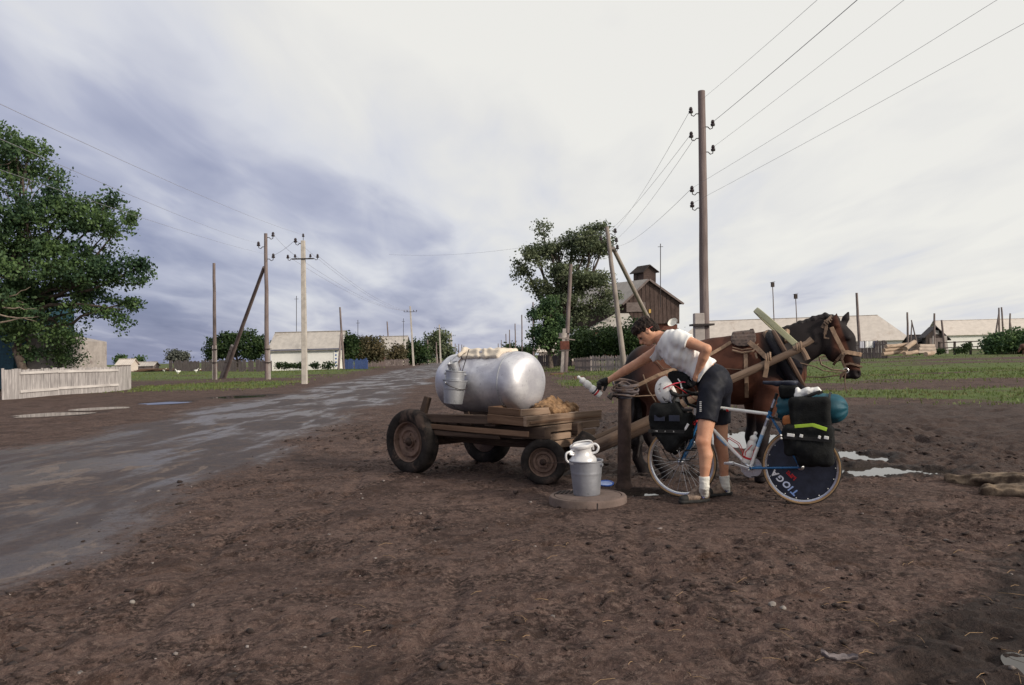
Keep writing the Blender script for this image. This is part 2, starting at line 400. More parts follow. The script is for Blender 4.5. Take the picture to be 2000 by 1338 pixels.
for k in range(330):
    a0 = rp_.uniform(-3.,5.5); b0 = 2.*(9.5/2.)**rp_.random(); th = rp_.uniform(0,6.28); big_ = rp_.random() < .75; ra,rb = (.060,.070) if big_ else (.05,.14)
    i0,i1 = np.searchsorted(xs,a0-.25),np.searchsorted(xs,a0+.25); j0,j1 = np.searchsorted(ys,b0-.25),np.searchsorted(ys,b0+.25); sx_,sy_ = X[j0:j1,i0:i1]-a0,Y[j0:j1,i0:i1]-b0
    q_ = np.hypot((sx_*math.cos(th)+sy_*math.sin(th))/ra,(-sx_*math.sin(th)+sy_*math.cos(th))/rb); dp = rp_.uniform(.008,.024)
    h[j0:j1,i0:i1] += (-dp*(1-sst(q_,.75,1.05)) + dp*.55*np.exp(-((q_-1.25)/.20)**2))*(1-ROAD[j0:j1,i0:i1])
for c, r in (((1.02,7.55),.75),((1.5,7.3),1.3),((2.5,7.05),.7)): h *= 1-.6*np.exp(-(((X-c[0])**2+(Y-c[1])**2)/r**2)**2)*(1-CHURN*.5)
PUD = [  # pixel outlines centre, half sizes, water level
 (1440,858,105,15,-.035),(1668,890,44,10,-.012),(1720,921,98,10,-.008),(1258,961,34,5,-.03),(1175,866,22,6,-.04),(1545,864,30,8,-.04),
 (125,808,46,3.2,-.02),(195,797,26,1.8,-.02),(318,786,26,1.6,-.02),(480,774,40,2.2,-.025),(2078,1322,40,40,-.035)]
pud_objs = []; WETP = np.zeros_like(X)
for px, py, hx, hy, lev in PUD:
    c = G(px,py); e = G(px+hx,py); n_ = G(px,py-hy); rx = abs(e.x-c.x); ry = max(abs(n_.y-c.y),.08)
    q = np.hypot((X-c.x)/rx,(Y-c.y)/ry) + (fbm(X,Y,2.2,3)-.5)*1.2 + (fbm(X,Y,7.,3)-.5)*.9 + (fbm(X,Y,.6,2)-.5)*.5
    w = 1-sst(q,.85,1.40); h = h*(1-w*.93) + w*(lev-.045); WETP = np.maximum(WETP, 1-sst(q,1.0,2.3)); pud_objs.append((c,rx,ry,lev))
# grass
gn = fbm(X,Y,.10,4); gs = fbm(X*.35,Y,.33,4)
def band(v,a,b,s): return sst(v,a-s,a+s)*(1-sst(v,b-s,b+s))
RG = np.maximum.reduce([band(Y+.06*X,19.5,26.5,1.3)*sst(X,2.0,5.5), band(Y+.1*X,32.5,60,2.)*sst(X,2.5,8)*.95, band(Y,60,170,8)*sst(X,6,14)*.55, band(Y,15,170,3)*sst(X,45,60)])
CG = band(Y,33,41,2)*band(X,2.2,9,1)*.9 + band(Y,48,90,4)*band(X,3,30,2)*.8
LG = band(Y,40,52,3)*band(X+.08*Y,-17,-9.2,1.5)*.9 + band(Y,62,125,5)*band(X+.1*Y,-60,-8,3)*.95 + band(Y,50,140,5)*band(X,-90,-34,4)*.7
FAR = sst(Y,120,200)*.75
GR = np.clip(np.maximum.reduce([RG,CG,LG,FAR]),0,1)*(1-ROAD); GR = GR*sst(gs,.22,.5)
h += GR*.015
# split one sheet along the road edge
nx, ny = len(xs), len(ys); idx = np.arange(nx*ny).reshape(ny,nx)
quads = np.stack([idx[:-1,:-1],idx[:-1,1:],idx[1:,1:],idx[1:,:-1]],-1).reshape(-1,4)
fr = ((ROAD[:-1,:-1]+ROAD[1:,1:])*.5 > .5).reshape(-1)
VV = np.stack([X,Y,h],-1).reshape(-1,3)
def ground_mat():
    m, t, b = mat_base('mud and road'); co = t.coord('Object')
    A = lambda n: t.new('ShaderNodeAttribute', attribute_name=n).outputs['Fac']
    n1 = t.noise(co,.9,6.,.6); n2 = t.noise(co,7.,6.,.68); n3 = t.noise(co,60.,5.,.7); n4 = t.noise(co,2.4,5.,.6,.5); n5 = t.noise(co,230.,3.,.6)
    soil = t.mix(t.sstep(n1,.3,.7), (.090,.057,.049), (.142,.094,.081))
    soil = t.mix(t.m('MULTIPLY',t.sstep(n2,.46,.66),.80), soil, (.036,.022,.020)); nA = t.noise(co,16.,4.,.66,.4); nB = t.noise(t.map(co,(1,1,1),(3.3,1.1,0)),28.,3.,.6); nC = t.noise(co,1.9,5.,.7); soil = t.mix(t.m('MULTIPLY',t.sstep(nA,.52,.60),.55), soil, (.034,.022,.019)); soil = t.mix(t.m('MULTIPLY',t.sstep(nB,.56,.66),.6), soil, (.185,.132,.112)); soil = t.mix(t.m('MULTIPLY',t.m('MULTIPLY',t.sstep(nB,.52,.44),t.sstep(nC,.46,.58)),.85), soil, (.022,.014,.012))
    soil = t.mix(t.m('MULTIPLY',t.sstep(n4,.56,.72),.6), soil, (.062,.031,.019))
    soil = t.mix(t.m('MULTIPLY',t.sstep(n3,.54,.66),.6), soil, (.175,.130,.110))
    soil = t.mix(t.m('MULTIPLY',t.sstep(n5,.53,.62),.55), soil, (.028,.019,.017))
    nP = t.noise(co,1.15,7.,.74,.3); soil = t.mix(t.m('MULTIPLY',t.sstep(nP,.54,.61),.62), soil, (.036,.023,.020))
    ch = t.sstep(t.m('ADD',A('churn'),t.m('MULTIPLY_ADD',n2,.7,-.35)),.25,.75)
    soil = t.mix(t.m('MULTIPLY',ch,.78), soil, t.mix(t.sstep(n2,.35,.6),(.030,.019,.017),(.062,.040,.033)))
    wet_shade = t.sstep(t.m('ADD',A('wet_shade'),t.m('ADD',t.m('MULTIPLY_ADD',n4,.8,-.4),t.m('MULTIPLY_ADD',nA,.7,-.35))),.25,.80)  # wet puddle rims plus the shadow painted into the corner's soil
    soil = t.mix(t.m('MULTIPLY',wet_shade,.8), soil, (.020,.015,.014))
    # road: damp compacted asphalt and dirt, with drier sandy patches drawn out along the road
    cs = t.map(co,(1.,.42,1.)); r1 = t.noise(cs,.75,6.,.6,.4); r2 = t.noise(cs,2.6,5.,.62,.8); r3 = t.noise(t.map(co,(3.0,.14,1.)),1.,4.)
    rd = t.mix(t.sstep(r1,.3,.7), (.038,.030,.036), (.066,.052,.056))
    rd = t.mix(t.m('MULTIPLY',t.sstep(r3,.5,.7),.5), rd, (.045,.038,.045))
    dry = t.sstep(t.m('MULTIPLY_ADD',t.noise(cs,.42,3.),.45,r2),.80,.88)
    rd = t.mix(t.m('MULTIPLY',dry,.75), rd, (.17,.132,.115)); rd = t.mix(t.m('MULTIPLY',t.sstep(n2,.50,.62),.42), rd, (.098,.068,.058)); rd = t.mix(t.m('MULTIPLY',t.sstep(nC,.52,.62),.55), rd, (.088,.060,.050))
    rd = t.mix(t.m('MULTIPLY',t.sstep(n3,.52,.75),.35), rd, (.125,.102,.098)); rd = t.mix(t.m('MULTIPLY',t.sstep(nA,.54,.64),.5), rd, (.030,.023,.024)); rd = t.mix(t.m('MULTIPLY',t.sstep(n5,.52,.62),.4), rd, (.10,.082,.078))
    rmask = t.sstep(t.m('ADD',A('road'),t.m('ADD',t.m('MULTIPLY_ADD',r2,1.5,-.75),t.m('MULTIPLY_ADD',n2,1.4,-.7))),.10,.95)
    c = t.mix(rmask, soil, rd)
    gsn = t.noise(t.map(co,(.35,1.,1.)),1.6,6.,.7)
    gm = t.sstep(t.m('ADD',A('grass'),t.m('MULTIPLY_ADD',gsn,1.3,-.65)),.36,.62)
    gc = t.mix(t.sstep(t.noise(co,2.2,5.,.7),.3,.7), (.064,.092,.026), (.112,.155,.046)); gc = t.mix(t.m('MULTIPLY',t.sstep(t.noise(t.map(co,(.3,1.,1.)),.55,5.,.7),.54,.66),.7), gc, (.095,.072,.050))
    c = t.mix(t.m('MULTIPLY',gm,.92), c, gc)
    t.put(b,'Base Color',c)
    wr = t.sstep(t.m('ADD',r1,t.m('MULTIPLY',r3,.3)),.60,.72)
    ro = t.m('MULTIPLY', rmask, t.m('MULTIPLY_ADD', wr, -.50, .84)); ro = t.m('ADD', ro, t.m('MULTIPLY', t.m('SUBTRACT',1.,rmask), .93))
    ro = t.m('SUBTRACT', ro, t.m('MULTIPLY', ch, .16)); ro = t.m('SUBTRACT', ro, t.m('MULTIPLY', wet_shade, .12)); ro = t.m('ADD', ro, t.m('MULTIPLY', t.m('MULTIPLY',dry,rmask), .3), clamp=True)
    t.put(b,'Roughness',ro); t.put(b,'Specular IOR Level',t.m('MULTIPLY_ADD', t.m('MAXIMUM',rmask,t.m('MULTIPLY',ch,.4)), .16, .15))
    hh = t.m('ADD', t.m('MULTIPLY_ADD',nA,.6,t.m('MULTIPLY',n2,.8)), t.m('ADD', t.m('MULTIPLY',n3,.35), t.m('MULTIPLY',n5,.12)))
    bs = t.m('MULTIPLY_ADD', rmask, -.6, .95)
    t.put(b,'Normal',t.bump(t.m('ADD',hh,t.m('MULTIPLY',nB,.5)),bs,.035)); return m
MG = ground_mat()
for nm, sel in (('ground',~fr),('road',fr)):
    q = quads[sel]; used = np.unique(q); rm = np.full(nx*ny,-1); rm[used] = np.arange(len(used))
    o = npart(nm, VV[used], rm[q], MG); tag(o, kind='structure')
    for an, arr in (('road',ROAD),('churn',CHURN),('wet_shade',np.maximum(WETP*.95,SHADEC)),('grass',GR)):
        a = o.data.attributes.new(an,'FLOAT','POINT'); a.data.foreach_set('value', arr.reshape(-1)[used].astype(np.float32))
from_x = np.array(xs); from_y = np.array(ys)
def gz(x, y):
    i = int(np.clip(np.searchsorted(from_x,x)-1,0,nx-2)); j = int(np.clip(np.searchsorted(from_y,y)-1,0,ny-2))
    return float(h[j:j+2,i:i+2].mean())
def gzs(x, y):
    i = np.clip(np.searchsorted(from_x,x),0,nx-1); j = np.clip(np.searchsorted(from_y,y),0,ny-1); return h[j,i]
def mask_at(A, x, y):
    i = np.clip(np.searchsorted(from_x,x),0,nx-1); j = np.clip(np.searchsorted(from_y,y),0,ny-1); return A[j,i]
m_, t, b = mat_base('puddle water'); t.put(b,'Base Color',(.035,.028,.024,1)); t.put(b,'Roughness',.04); t.put(b,'IOR',1.33); t.put(b,'Specular IOR Level',.5)
t.put(b,'Normal',t.bump(t.noise(t.coord('Object'),5.,2.),.06,.01)); MWATER = m_
for c, rx, ry, lev in pud_objs:
    mb = MB(); mb.poly([(c.x+1.7*rx*math.cos(a), c.y+1.7*ry*math.sin(a), lev) for a in np.linspace(0,2*math.pi,40,endpoint=False)])
    tag(part('puddle_water', mb, MWATER, loc=(c.x,c.y,lev)), kind='structure')
# ---- loose ground litter
ICO = None
def blob_scatter(name, pts, sizes, mat, flat=.6, seed=1, label=None):
    r = np.random.default_rng(seed); ph = (1+5**.5)/2
    bv = np.array([(-1,ph,0),(1,ph,0),(-1,-ph,0),(1,-ph,0),(0,-1,ph),(0,1,ph),(0,-1,-ph),(0,1,-ph),(ph,0,-1),(ph,0,1),(-ph,0,-1),(-ph,0,1)])/1.9
    bf = np.array([(0,11,5),(0,5,1),(0,1,7),(0,7,10),(0,10,11),(1,5,9),(5,11,4),(11,10,2),(10,7,6),(7,1,8),(3,9,4),(3,4,2),(3,2,6),(3,6,8),(3,8,9),(4,9,5),(2,4,11),(6,2,10),(8,6,7),(9,8,1)])
    n = len(pts); v = bv[None]*(1+.35*r.normal(size=(n,12,1))); s = sizes[:,None]*np.stack([.7+.7*r.random(n),.7+.7*r.random(n),flat*(.6+.7*r.random(n))],1); v = v*s[:,None,:]
    a = r.random(n)*6.28; ca, sa = np.cos(a)[:,None], np.sin(a)[:,None]; v = np.stack([v[...,0]*ca-v[...,1]*sa, v[...,0]*sa+v[...,1]*ca, v[...,2]],-1)+pts[:,None,:]
    o = npart(name, v.reshape(-1,3), (bf[None]+12*np.arange(n)[:,None,None]).reshape(-1,3), mat, smooth=False); return tag(o, label=label, kind='stuff')
def scatter_xy(n, x0,x1,y0,y1, seed, dens=None):
    r = np.random.default_rng(seed); x = r.uniform(x0,x1,n*3); y = y0*(y1/y0)**r.random(n*3)
    k = dens(x,y) > r.random(n*3) if dens else np.ones(n*3,bool); x, y = x[k][:n], y[k][:n]; return x, y
def clod_d(x,y): return np.clip(.12+1.2*(sst(fbm(x,y,.8,3),.45,.65))+mask_at(CHURN,x,y),0,1)*(1-mask_at(ROAD,x,y))*(1-mask_at(WETP,x,y))
x,y = scatter_xy(9000,-4,6.5,1.9,17,5,clod_d); sz = (.0035+.015*np.random.default_rng(2).random(len(x))**5)*(1+y*.09)
blob_scatter('mud_clods', np.stack([x,y,gzs(x,y)+sz*.1],1), sz, M('mud clod',(.034,.022,.019),.95,.4,9.,bump=.5), .5, 3, 'dark crumbs and clods of mud strewn over the bare ground')
x,y = scatter_xy(230,-4.5,6,1.9,11,9,lambda x,y:(1-mask_at(ROAD,x,y)*.7)*(.25+sst(-x,-1,2))); sz = .004+.011*np.random.default_rng(4).random(len(x))**2.6
blob_scatter('pebbles', np.stack([x,y,gzs(x,y)+sz*.25],1), sz, M('pebble',(.20,.17,.16),.7,.5,14.), .7, 6, 'pale pebbles scattered in the mud')
x,y = scatter_xy(230,-1.,4.2,1.95,6,15,lambda x,y: .15+sst(fbm(x,y,.9,3),.45,.6)); r_ = np.random.default_rng(8); mb = MB()
for i in range(len(x)):
    a = r_.random()*3.14; L = .02+.07*r_.random()**2; z0 = gz(x[i],y[i])+.012; bend = r_.uniform(-.3,.3)
    p = V((x[i],y[i],z0)); d1 = V((math.cos(a),math.sin(a),r_.uniform(-.1,.25)))*L; d2 = V((math.cos(a+bend),math.sin(a+bend),-.1))*L
    mb.tube([p-d1,p+V((0,0,.004)),p+d2], .0012, 4)
tag(part('straw', mb, M('straw',(.30,.19,.10),.7,.4,20.)), label='broken stalks of straw lying on the mud', kind='stuff')
# ---- short grass blades
def grass_stuff():
    r = np.random.default_rng(12); P = []
    for (x0,x1,y0,y1,n) in ((2,30,18,45,26000),(2,60,40,120,9000),(2,14,33,90,8000),(-24,-8,38,60,12000),(-50,-8,60,125,9000)):
        x = r.uniform(x0,x1,n); y = y0*(y1/y0)**r.random(n); k = mask_at(GR,x,y)*(.25+1.2*sst(fbm(x,y,.9,3),.35,.6)) > r.random(n); P.append(np.stack([x[k],y[k]],1))
    P = np.concatenate(P); n = len(P); z = gzs(P[:,0],P[:,1]); hgt = (.03+.07*r.random(n)**2)*(1+P[:,1]*.008); wd_ = .012+P[:,1]*.0006; a = r.random(n)*6.28
    b0 = np.stack([P[:,0]-np.cos(a)*wd_,P[:,1]-np.sin(a)*wd_,z-.01],1); b1 = np.stack([P[:,0]+np.cos(a)*wd_,P[:,1]+np.sin(a)*wd_,z-.01],1)
    tp = np.stack([P[:,0]+r.normal(size=n)*.02,P[:,1]+r.normal(size=n)*.02,z+hgt],1)
    v = np.stack([b0,b1,tp],1).reshape(-1,3); f = np.arange(n*3).reshape(n,3)
    tag(npart('grass', v, f, LEAF('grass blades',(.10,.135,.038),(.15,.205,.06),(.14,.135,.055)), smooth=False), label='short grazed grass on the verge and pasture', kind='stuff')
grass_stuff()
# ================================================================ background: materials
POLE_W = WOOD('weathered pole wood',(.16,.122,.118),(.27,.22,.21),.9,22.,.5)
POLE_L = WOOD('pale pole wood',(.25,.21,.19),(.38,.33,.30),.9,18.,.4)
CONC = M('pole concrete',(.46,.42,.38),.9,.16,3.,bump=.3,bscale=30.,stain=(.30,.26,.23),stain_at=.58)
STUB = M('grey concrete stub',(.37,.33,.31),.92,.18,3.,bump=.3,bscale=40.,stain=(.24,.20,.19),stain_at=.55)
IRON = M('dark iron',(.045,.036,.036),.65,.4,20.,metal=.3)
INSUL = M('dark glazed insulator',(.035,.025,.028),.25,.3,20.)
WIREM = M('wire',(.32,.31,.35),.5,.1)
GREYP = WOOD('grey fence board',(.15,.12,.115),(.27,.22,.21),.92,16.,.5)
RAILM = WOOD('pale rail board',(.50,.46,.45),(.66,.62,.60),.9,12.,.4)
PICK = WOOD('grey picket',(.27,.225,.215),(.42,.37,.36),.92,14.,.5)
WHITEP = WOOD('worn whitewashed board',(.30,.275,.275),(.50,.465,.46),.9,12.,.6)
DARKP = WOOD('dark old board',(.050,.040,.038),(.10,.078,.072),.92,16.,.5)
BARNW = WOOD('barn board',(.070,.048,.043),(.135,.095,.085),.92,10.,.6)
SLATE = M('weathered sheet roof',(.43,.395,.365),.88,.10,1.5,stain=(.31,.27,.24),stain_scale=.6,stain_at=.56)
SLATEP = M('pale sheet roof',(.57,.51,.46),.88,.08,1.,stain=(.47,.40,.35),stain_scale=.35,stain_at=.56)
WHITEW = M('whitewash',(.86,.845,.80),.9,.04,2.,stain=(.68,.64,.57),stain_scale=.5,stain_at=.62)
CREAMW = M('cream plaster',(.62,.55,.48),.9,.08,2.)
BRICK = M('red brick',(.17,.068,.052),.9,.35,14.)
BLUEP = M('blue paint',(.12,.18,.42),.7,.25,8.)
TEALP = M('teal blue paint',(.012,.055,.085),.6,.3,8.)
GLASSD = M('dark window glass',(.02,.025,.035),.15,.2,5.)
TRUNK = M('bark',(.10,.078,.066),.95,.4,5.,bump=.8,bscale=18.)
TRUNKP = M('pale bark',(.26,.205,.16),.95,.35,5.,bump=.8,bscale=18.)
LF_DARK = LEAF('dark poplar leaf',(.046,.088,.038),(.130,.205,.070),(.030,.066,.034))
LF_MID = LEAF('grey green leaf',(.105,.132,.074),(.185,.21,.115),(.070,.095,.056))
LF_BUSH = LEAF('bush leaf',(.028,.058,.020),(.062,.098,.030),(.018,.038,.017))
LF_BROWN = LEAF('brown tinged leaf',(.090,.080,.040),(.16,.125,.07),(.055,.06,.03))
LF_PALE = LEAF('pale far leaf',(.11,.125,.11),(.16,.17,.14),(.09,.10,.09))
# ---------------------------------------------------------------- utility poles
def insulator(parent, p, side, s=1., down=False):
    "a curved iron hook with a dark bell insulator; side is a unit vector away from the pole"
    s_ = V(side); m = MB(); m.tube([V(p), V(p)+s_*.05*s, V(p)+s_*.10*s-V((0,0,.05*s)), V(p)+s_*.15*s-V((0,0,.03*s)), V(p)+s_*.16*s+V((0,0,.05*s))], .011*s, 6)
    hk = part('hook', m, IRON, parent, True)
    q = V(p)+s_*.16*s+V((0,0,.03*s)); m = MB(); m.lathe([(0,-.01),(.045*s,-.01),(.05*s,.03*s),(.03*s,.05*s),(.042*s,.07*s),(.025*s,.115*s),(0,.125*s)], q, seg=12)
    part('insulator', m, INSUL, hk, True); return q+V((0,0,.07*s))
def pole(label, px_b, py_b, py_t, px_t=None, Y=None, r=.11, mat=None, stub=None, stub_px=0, conc=False, ins=(), arm=None, group='utility poles', name='utility_pole', stub_w=.24, brace=None, bands=True):
    b = G(px_b,py_b) if Y is None else W(px_b,py_b,Y); b.z = gz(b.x,b.y) if Y is None else min(b.z, gz(b.x,b.y))
    tp = W(px_t if px_t is not None else px_b, py_t, b.y); o = thing(name,label,'pole',b,group); mat = mat or POLE_W
    low = b - V((0,0,.3))
    m = MB()
    if conc: m.beam(low,tp,r*2,r*2,(0,1,0),.72); part('post',m,CONC,o,False,.02)
    else:
        n = 8; pts = [low.lerp(tp,i/n)+V((random.uniform(-1,1),random.uniform(-1,1),0))*r*.10*(0<i<n) for i in range(n+1)]
        m.tube(pts,[r*(1.08-.34*i/n) for i in range(n+1)],12); part('post',m,mat,o,True)
    ax = (tp-b)/ (tp.z-b.z)
    if stub:
        f_ = W(px_b+stub_px, stub, b.y); sb = V((b.x + (f_.x-(b+ax*(f_.z-b.z)).x), b.y-.02, b.z-.3)); m = MB(); st = V((sb.x + ax.x*(f_.z-b.z), sb.y, f_.z))
        m.beam(sb, st, stub_w, .2, (0,1,0), .92); sp = part('concrete_stub',m,STUB,o,False,.015)
        if bands:
            for k in (.55,.9):
                c = (sb.lerp(st,k)+ (b+ax*(sb.lerp(st,k).z-b.z)))/2; m = MB(); wq = abs(sb.lerp(st,k).x-(b+ax*(c.z-b.z)).x)+stub_w*.5+r+.06
                m.beam(c-V((wq*.55,0,0)),c+V((wq*.55,0,0)),.28+r,.04,(0,0,1)); part('wire_binding',m,IRON,sp)
    tops = []
    for z_px, sx in ins:
        q = W(px_b,z_px,b.y); c = b + ax*(q.z-b.z); tops.append(insulator(o, c+V((sx*r*.7,0,0)), (sx,0,0), max(1.,b.y/22)))
    for a_px, half in (arm or ()):
        q = W(px_b,a_px,b.y); c = b+ax*(q.z-b.z)-V((0,r*.8,0)); m = MB(); m.beam(c-V((half,0,0)),c+V((half,0,0)),.07,.07); ca = part('cross_arm',m,IRON,o)
        for sx in (-1,1):
            tops.append(insulator(o, c+V((sx*half*.93,0,0)), (sx,0,0), 1.7)); tops.append(insulator(o, c+V((sx*half*.55,0,.05)), (sx*.4,0,0), 1.5))
    if brace:
        (bx,by),(tx,ty),bst = brace; b2 = G(bx,by) if Y is None or Y<60 else W(bx,by,b.y-.3); b2.z = min(b2.z,gz(b2.x,b2.y)) ; t2 = W(tx,ty,b.y); m = MB(); m.tube([b2-V((0,0,.2)),b2.lerp(t2,.5),t2],[r,r*.9,r*.75],10); br = part('brace',m,mat,o,True)
        if bst:
            e = b2.lerp(t2,bst); d_ = (t2-b2).normalized(); off = V((-.22,-.03,0)); m = MB(); m.beam(b2-d_*.2+off*.8,e+off,.26,.2,(0,1,0)); part('concrete_stub',m,STUB,br,False,.015)
            for k in (.5,.85):
                c = b2.lerp(e,k)+off*.5; m = MB(); m.beam(c-V((.27,0,0)),c+V((.27,0,0)),.3,.04); part('wire_binding',m,IRON,br)
    return o, tops
mainp, MAIN = pole('tall near wooden pole with hook insulators rising behind the horse',1379,811,178,1370,r=.105,stub=612,stub_px=-15,ins=((222,-1),(248,1),(270,-1),(297,1),(376,-1),(406,-1)),stub_w=.23)
pole('thin wooden pole on a tall concrete stub beside the red letter box',1103,727,516,1115,r=.17,stub=642,stub_px=1,stub_w=.42)
abr, AT = pole('pale pole with a long diagonal brace between the tree and the barn',1222,731,443,1185,Y=50,r=.17,mat=POLE_L,brace=((1316,722),(1197,484),0),ins=((456,1),(470,-1),(474,1),(488,1)))
pole('lone wooden pole lashed to a stub, leftmost of the roadside poles',420,740,514,418,r=.15,stub=675,stub_px=-1,stub_w=.36)
lefp, LT = pole('wooden pole with a slanting brace, both lashed to concrete stubs',522,740,456,519,r=.17,stub=674,stub_px=1,stub_w=.36,brace=((436,738),(516,522),.32),ins=((482,-1),(464,1),(506,1)))
conp, CT = pole('nearest pale concrete pole with a cross arm of insulators',595,750,470,592,r=.15,conc=True,arm=((506,.62),),ins=((475,-1),))
for q in (insulator(conp, W(592,472,conp.location.y), (.05,0,1), 1.5),): CT.append(q)
pole('dark leaning pole with a prop at the corner of the whitewashed house',672,721,600,664,r=.16,brace=((661,722),(666,650),0))
pole('thin pole on a white stub in front of the second house',762,712,628,756,r=.16,stub=685,stub_px=0,stub_w=.4)
pole('pale concrete pole with a small cross arm beside the second house',808,715,598,801,r=.15,conc=True,arm=((609,.75),))
pole('far concrete pole with a cross arm in front of the road end tree',861,709,634,858,r=.17,conc=True,arm=((641,.8),))
pole('distant concrete pole, left of the pair near the vanishing road',879,707,653,878,r=.22,conc=True)
pole('distant concrete pole, right of the pair near the vanishing road',884,706,650,881,r=.22,conc=True,arm=((656,.9),))
for i,(px,pt,pb,lab) in enumerate(((836,664,712,'thin pole left of the road end tree on a white stub'),(853,668,710,'thin pole with pale foot in front of the road end tree'))):
    pole(lab,px,pb,pt,px-1,r=.15,stub=pb-18,stub_w=.35,bands=False)
for px,pt in ((889,671),(896,672),(902,673),(906,675)): pole('hair thin pole far down the road beyond the tank',px,703,pt,px,r=.2,group='faint poles at the end of the road')
for px,pb,pt,lab,rr in ((1042,712,590,'dark pole against the left edge of the big tree',.13),(1020,707,615,'tall thin pole just left of the dark tree crown',.14),(1007,705,632,'thin pole with a side bracket left of the big tree',.15),
    (996,703,644,'short far pole, fourth from the big tree along the right roadside',.17),(989,702,652,'short far pole, fifth from the big tree along the right roadside',.18),(980,700,664,'tiny far pole, sixth from the big tree along the right roadside',.2),(974,700,671,'tiny far pole, farthest of the right roadside row',.22)):
    pole(lab,px,pb,pt,px-1,r=rr,group='poles along the right roadside')
pole('bare dark pole rising beside the horse head',1680,697,572,1673,Y=105,r=.20)
pole('thin pole at the right end of the long pale barn',1774,692,610,1772,Y=140,r=.20)
pole('short leaning prop pole right of the long pale barn',1796,690,625,1780,Y=140,r=.13,brace=((1777,690),(1781,630),0))
pole('pole on a white stub in front of the dark gabled shed',1824,682,612,1825,Y=138,r=.2,stub=656,stub_px=0,stub_w=.5,bands=False)
pole('leaning pole on a white stub right of the dark gabled shed',1846,682,625,1839,Y=138,r=.2,stub=656,stub_px=0,stub_w=.5,bands=False)
pole('paired poles spread at the foot, left frame behind the dark bush',1952,676,601,1951,Y=150,r=.18,brace=((1939,676),(1951,612),0))
pole('slanting single pole touching the spread frame behind the dark bush',1962,676,600,1956,Y=150,r=.18)
pole('low spread pair of poles, rightmost frame above the dark bush',1970,674,612,1973,Y=150,r=.18,brace=((1981,674),(1973,630),0))
for px,pb,pt,lab in ((1515,690,551,'tall mast with a nest box, nearer the horse back'),(1560,690,574,'shorter mast with a nest box, nearer the horse head')):
    o,_ = pole(lab,px,pb,pt+8,px-6,Y=62,r=.045,group='nest box masts',name='nest_box_mast'); o['category']='mast'
    q = W(px-6,pt+4,62); m = MB(); m.beam(q-V((0,0,.22)),q+V((0,0,.14)),.22,.22,(0,1,0)); m.beam(q+V((-.17,0,.13)),q+V((.17,0,.2)),.3,.02); part('nest_box',m,DARKP,o)
for px,pb,pt,Yd,lab in ((1290,600,476,90,'slender aerial mast on the barn roof'),(579,690,578,118,'slender aerial mast behind the whitewashed house'),(788,690,622,150,'slender aerial mast behind the second house'),(699,690,625,130,'faint aerial mast above the brown bush')):
    m = MB(); a = W(px,pb,Yd); m.tube([a,W(px,pt,Yd)],.045,6); 
    tp = W(px,pt+6,Yd); m.tube([tp-V((.3,0,0)),tp+V((.3,0,0))],.03,5); tag(part('aerial_mast',m,IRON,loc=a,smooth=True),lab,'aerial')
# ---------------------------------------------------------------- wires
def wire(label, a, b, sag=.3, r=.007, n=14, group='overhead wires'):
    m = MB(); a,b = V(a),V(b); m.tube([a.lerp(b,i/n)-V((0,0,sag*4*(i/n)*(1-i/n))) for i in range(n+1)], r, 5)
    return tag(part('power_wire',m,WIREM,loc=a,smooth=True),label,'wire',group)
def toward(a, px, py, Y): return W(px,py,Y)
seconds = ((1571,5,'first'),(1652,2,'second'),(1740,3,'third'),(1912,5,'fourth'),(2000,28,'fifth'))
ups = [W(1376,190,17), MAIN[1], MAIN[3], MAIN[4], MAIN[5]]
for q,(px,py,nm) in zip(ups,seconds):
    e = W(px,py,9.5 if nm!='fifth' else 9.0); d_ = (e-q); e2 = q + d_*3.2; wire(f'wire rising right from the near pole, {nm} from the left at the photo top', q, e2, .12, .0026 if nm!='second' else .0050)
for q,e,nm in zip((MAIN[0],MAIN[2],MAIN[2]+V((.05,0,-.12)),MAIN[4]),(W(1196,455,50),AT[1],W(1200,470,50),AT[3]),('topmost','second','third','lowest')):
    wire(f'wire from the near pole back to the braced pole, {nm} of four', q, e, .25, .0045)
for q,px,py,nm in ((CT[-1],0,160,'uppermost'),(LT[0],0,228,'middle'),(LT[2],60,318,'lowest')):
    Y1 = 11. if nm!='lowest' else 14.; e = W(px,py,Y1); e2 = q+(e-q)*1.5; wire(f'{nm} of the wires slanting down from the upper left to the roadside poles', q, e2, .35, .004)
far_c = W(801,607,112)
for i,q in enumerate(CT[:4]): wire('wire running on along the road between the concrete poles, '+('outer left','inner left','outer right','inner right')[i]+' insulator', q, far_c+V((.35*(i-1.5),0,.1*(i%2))), .9, .007)
for q,e,nm in ((LT[1],CT[2],'upper'),(LT[2],CT[0],'lower')): wire(f'short {nm} wire from the wooden pole to the concrete pole', q, e, .1, .010)
wire('long level wire from the braced pole to the left across the big tree', AT[0], W(760,497,70), .6, .006)
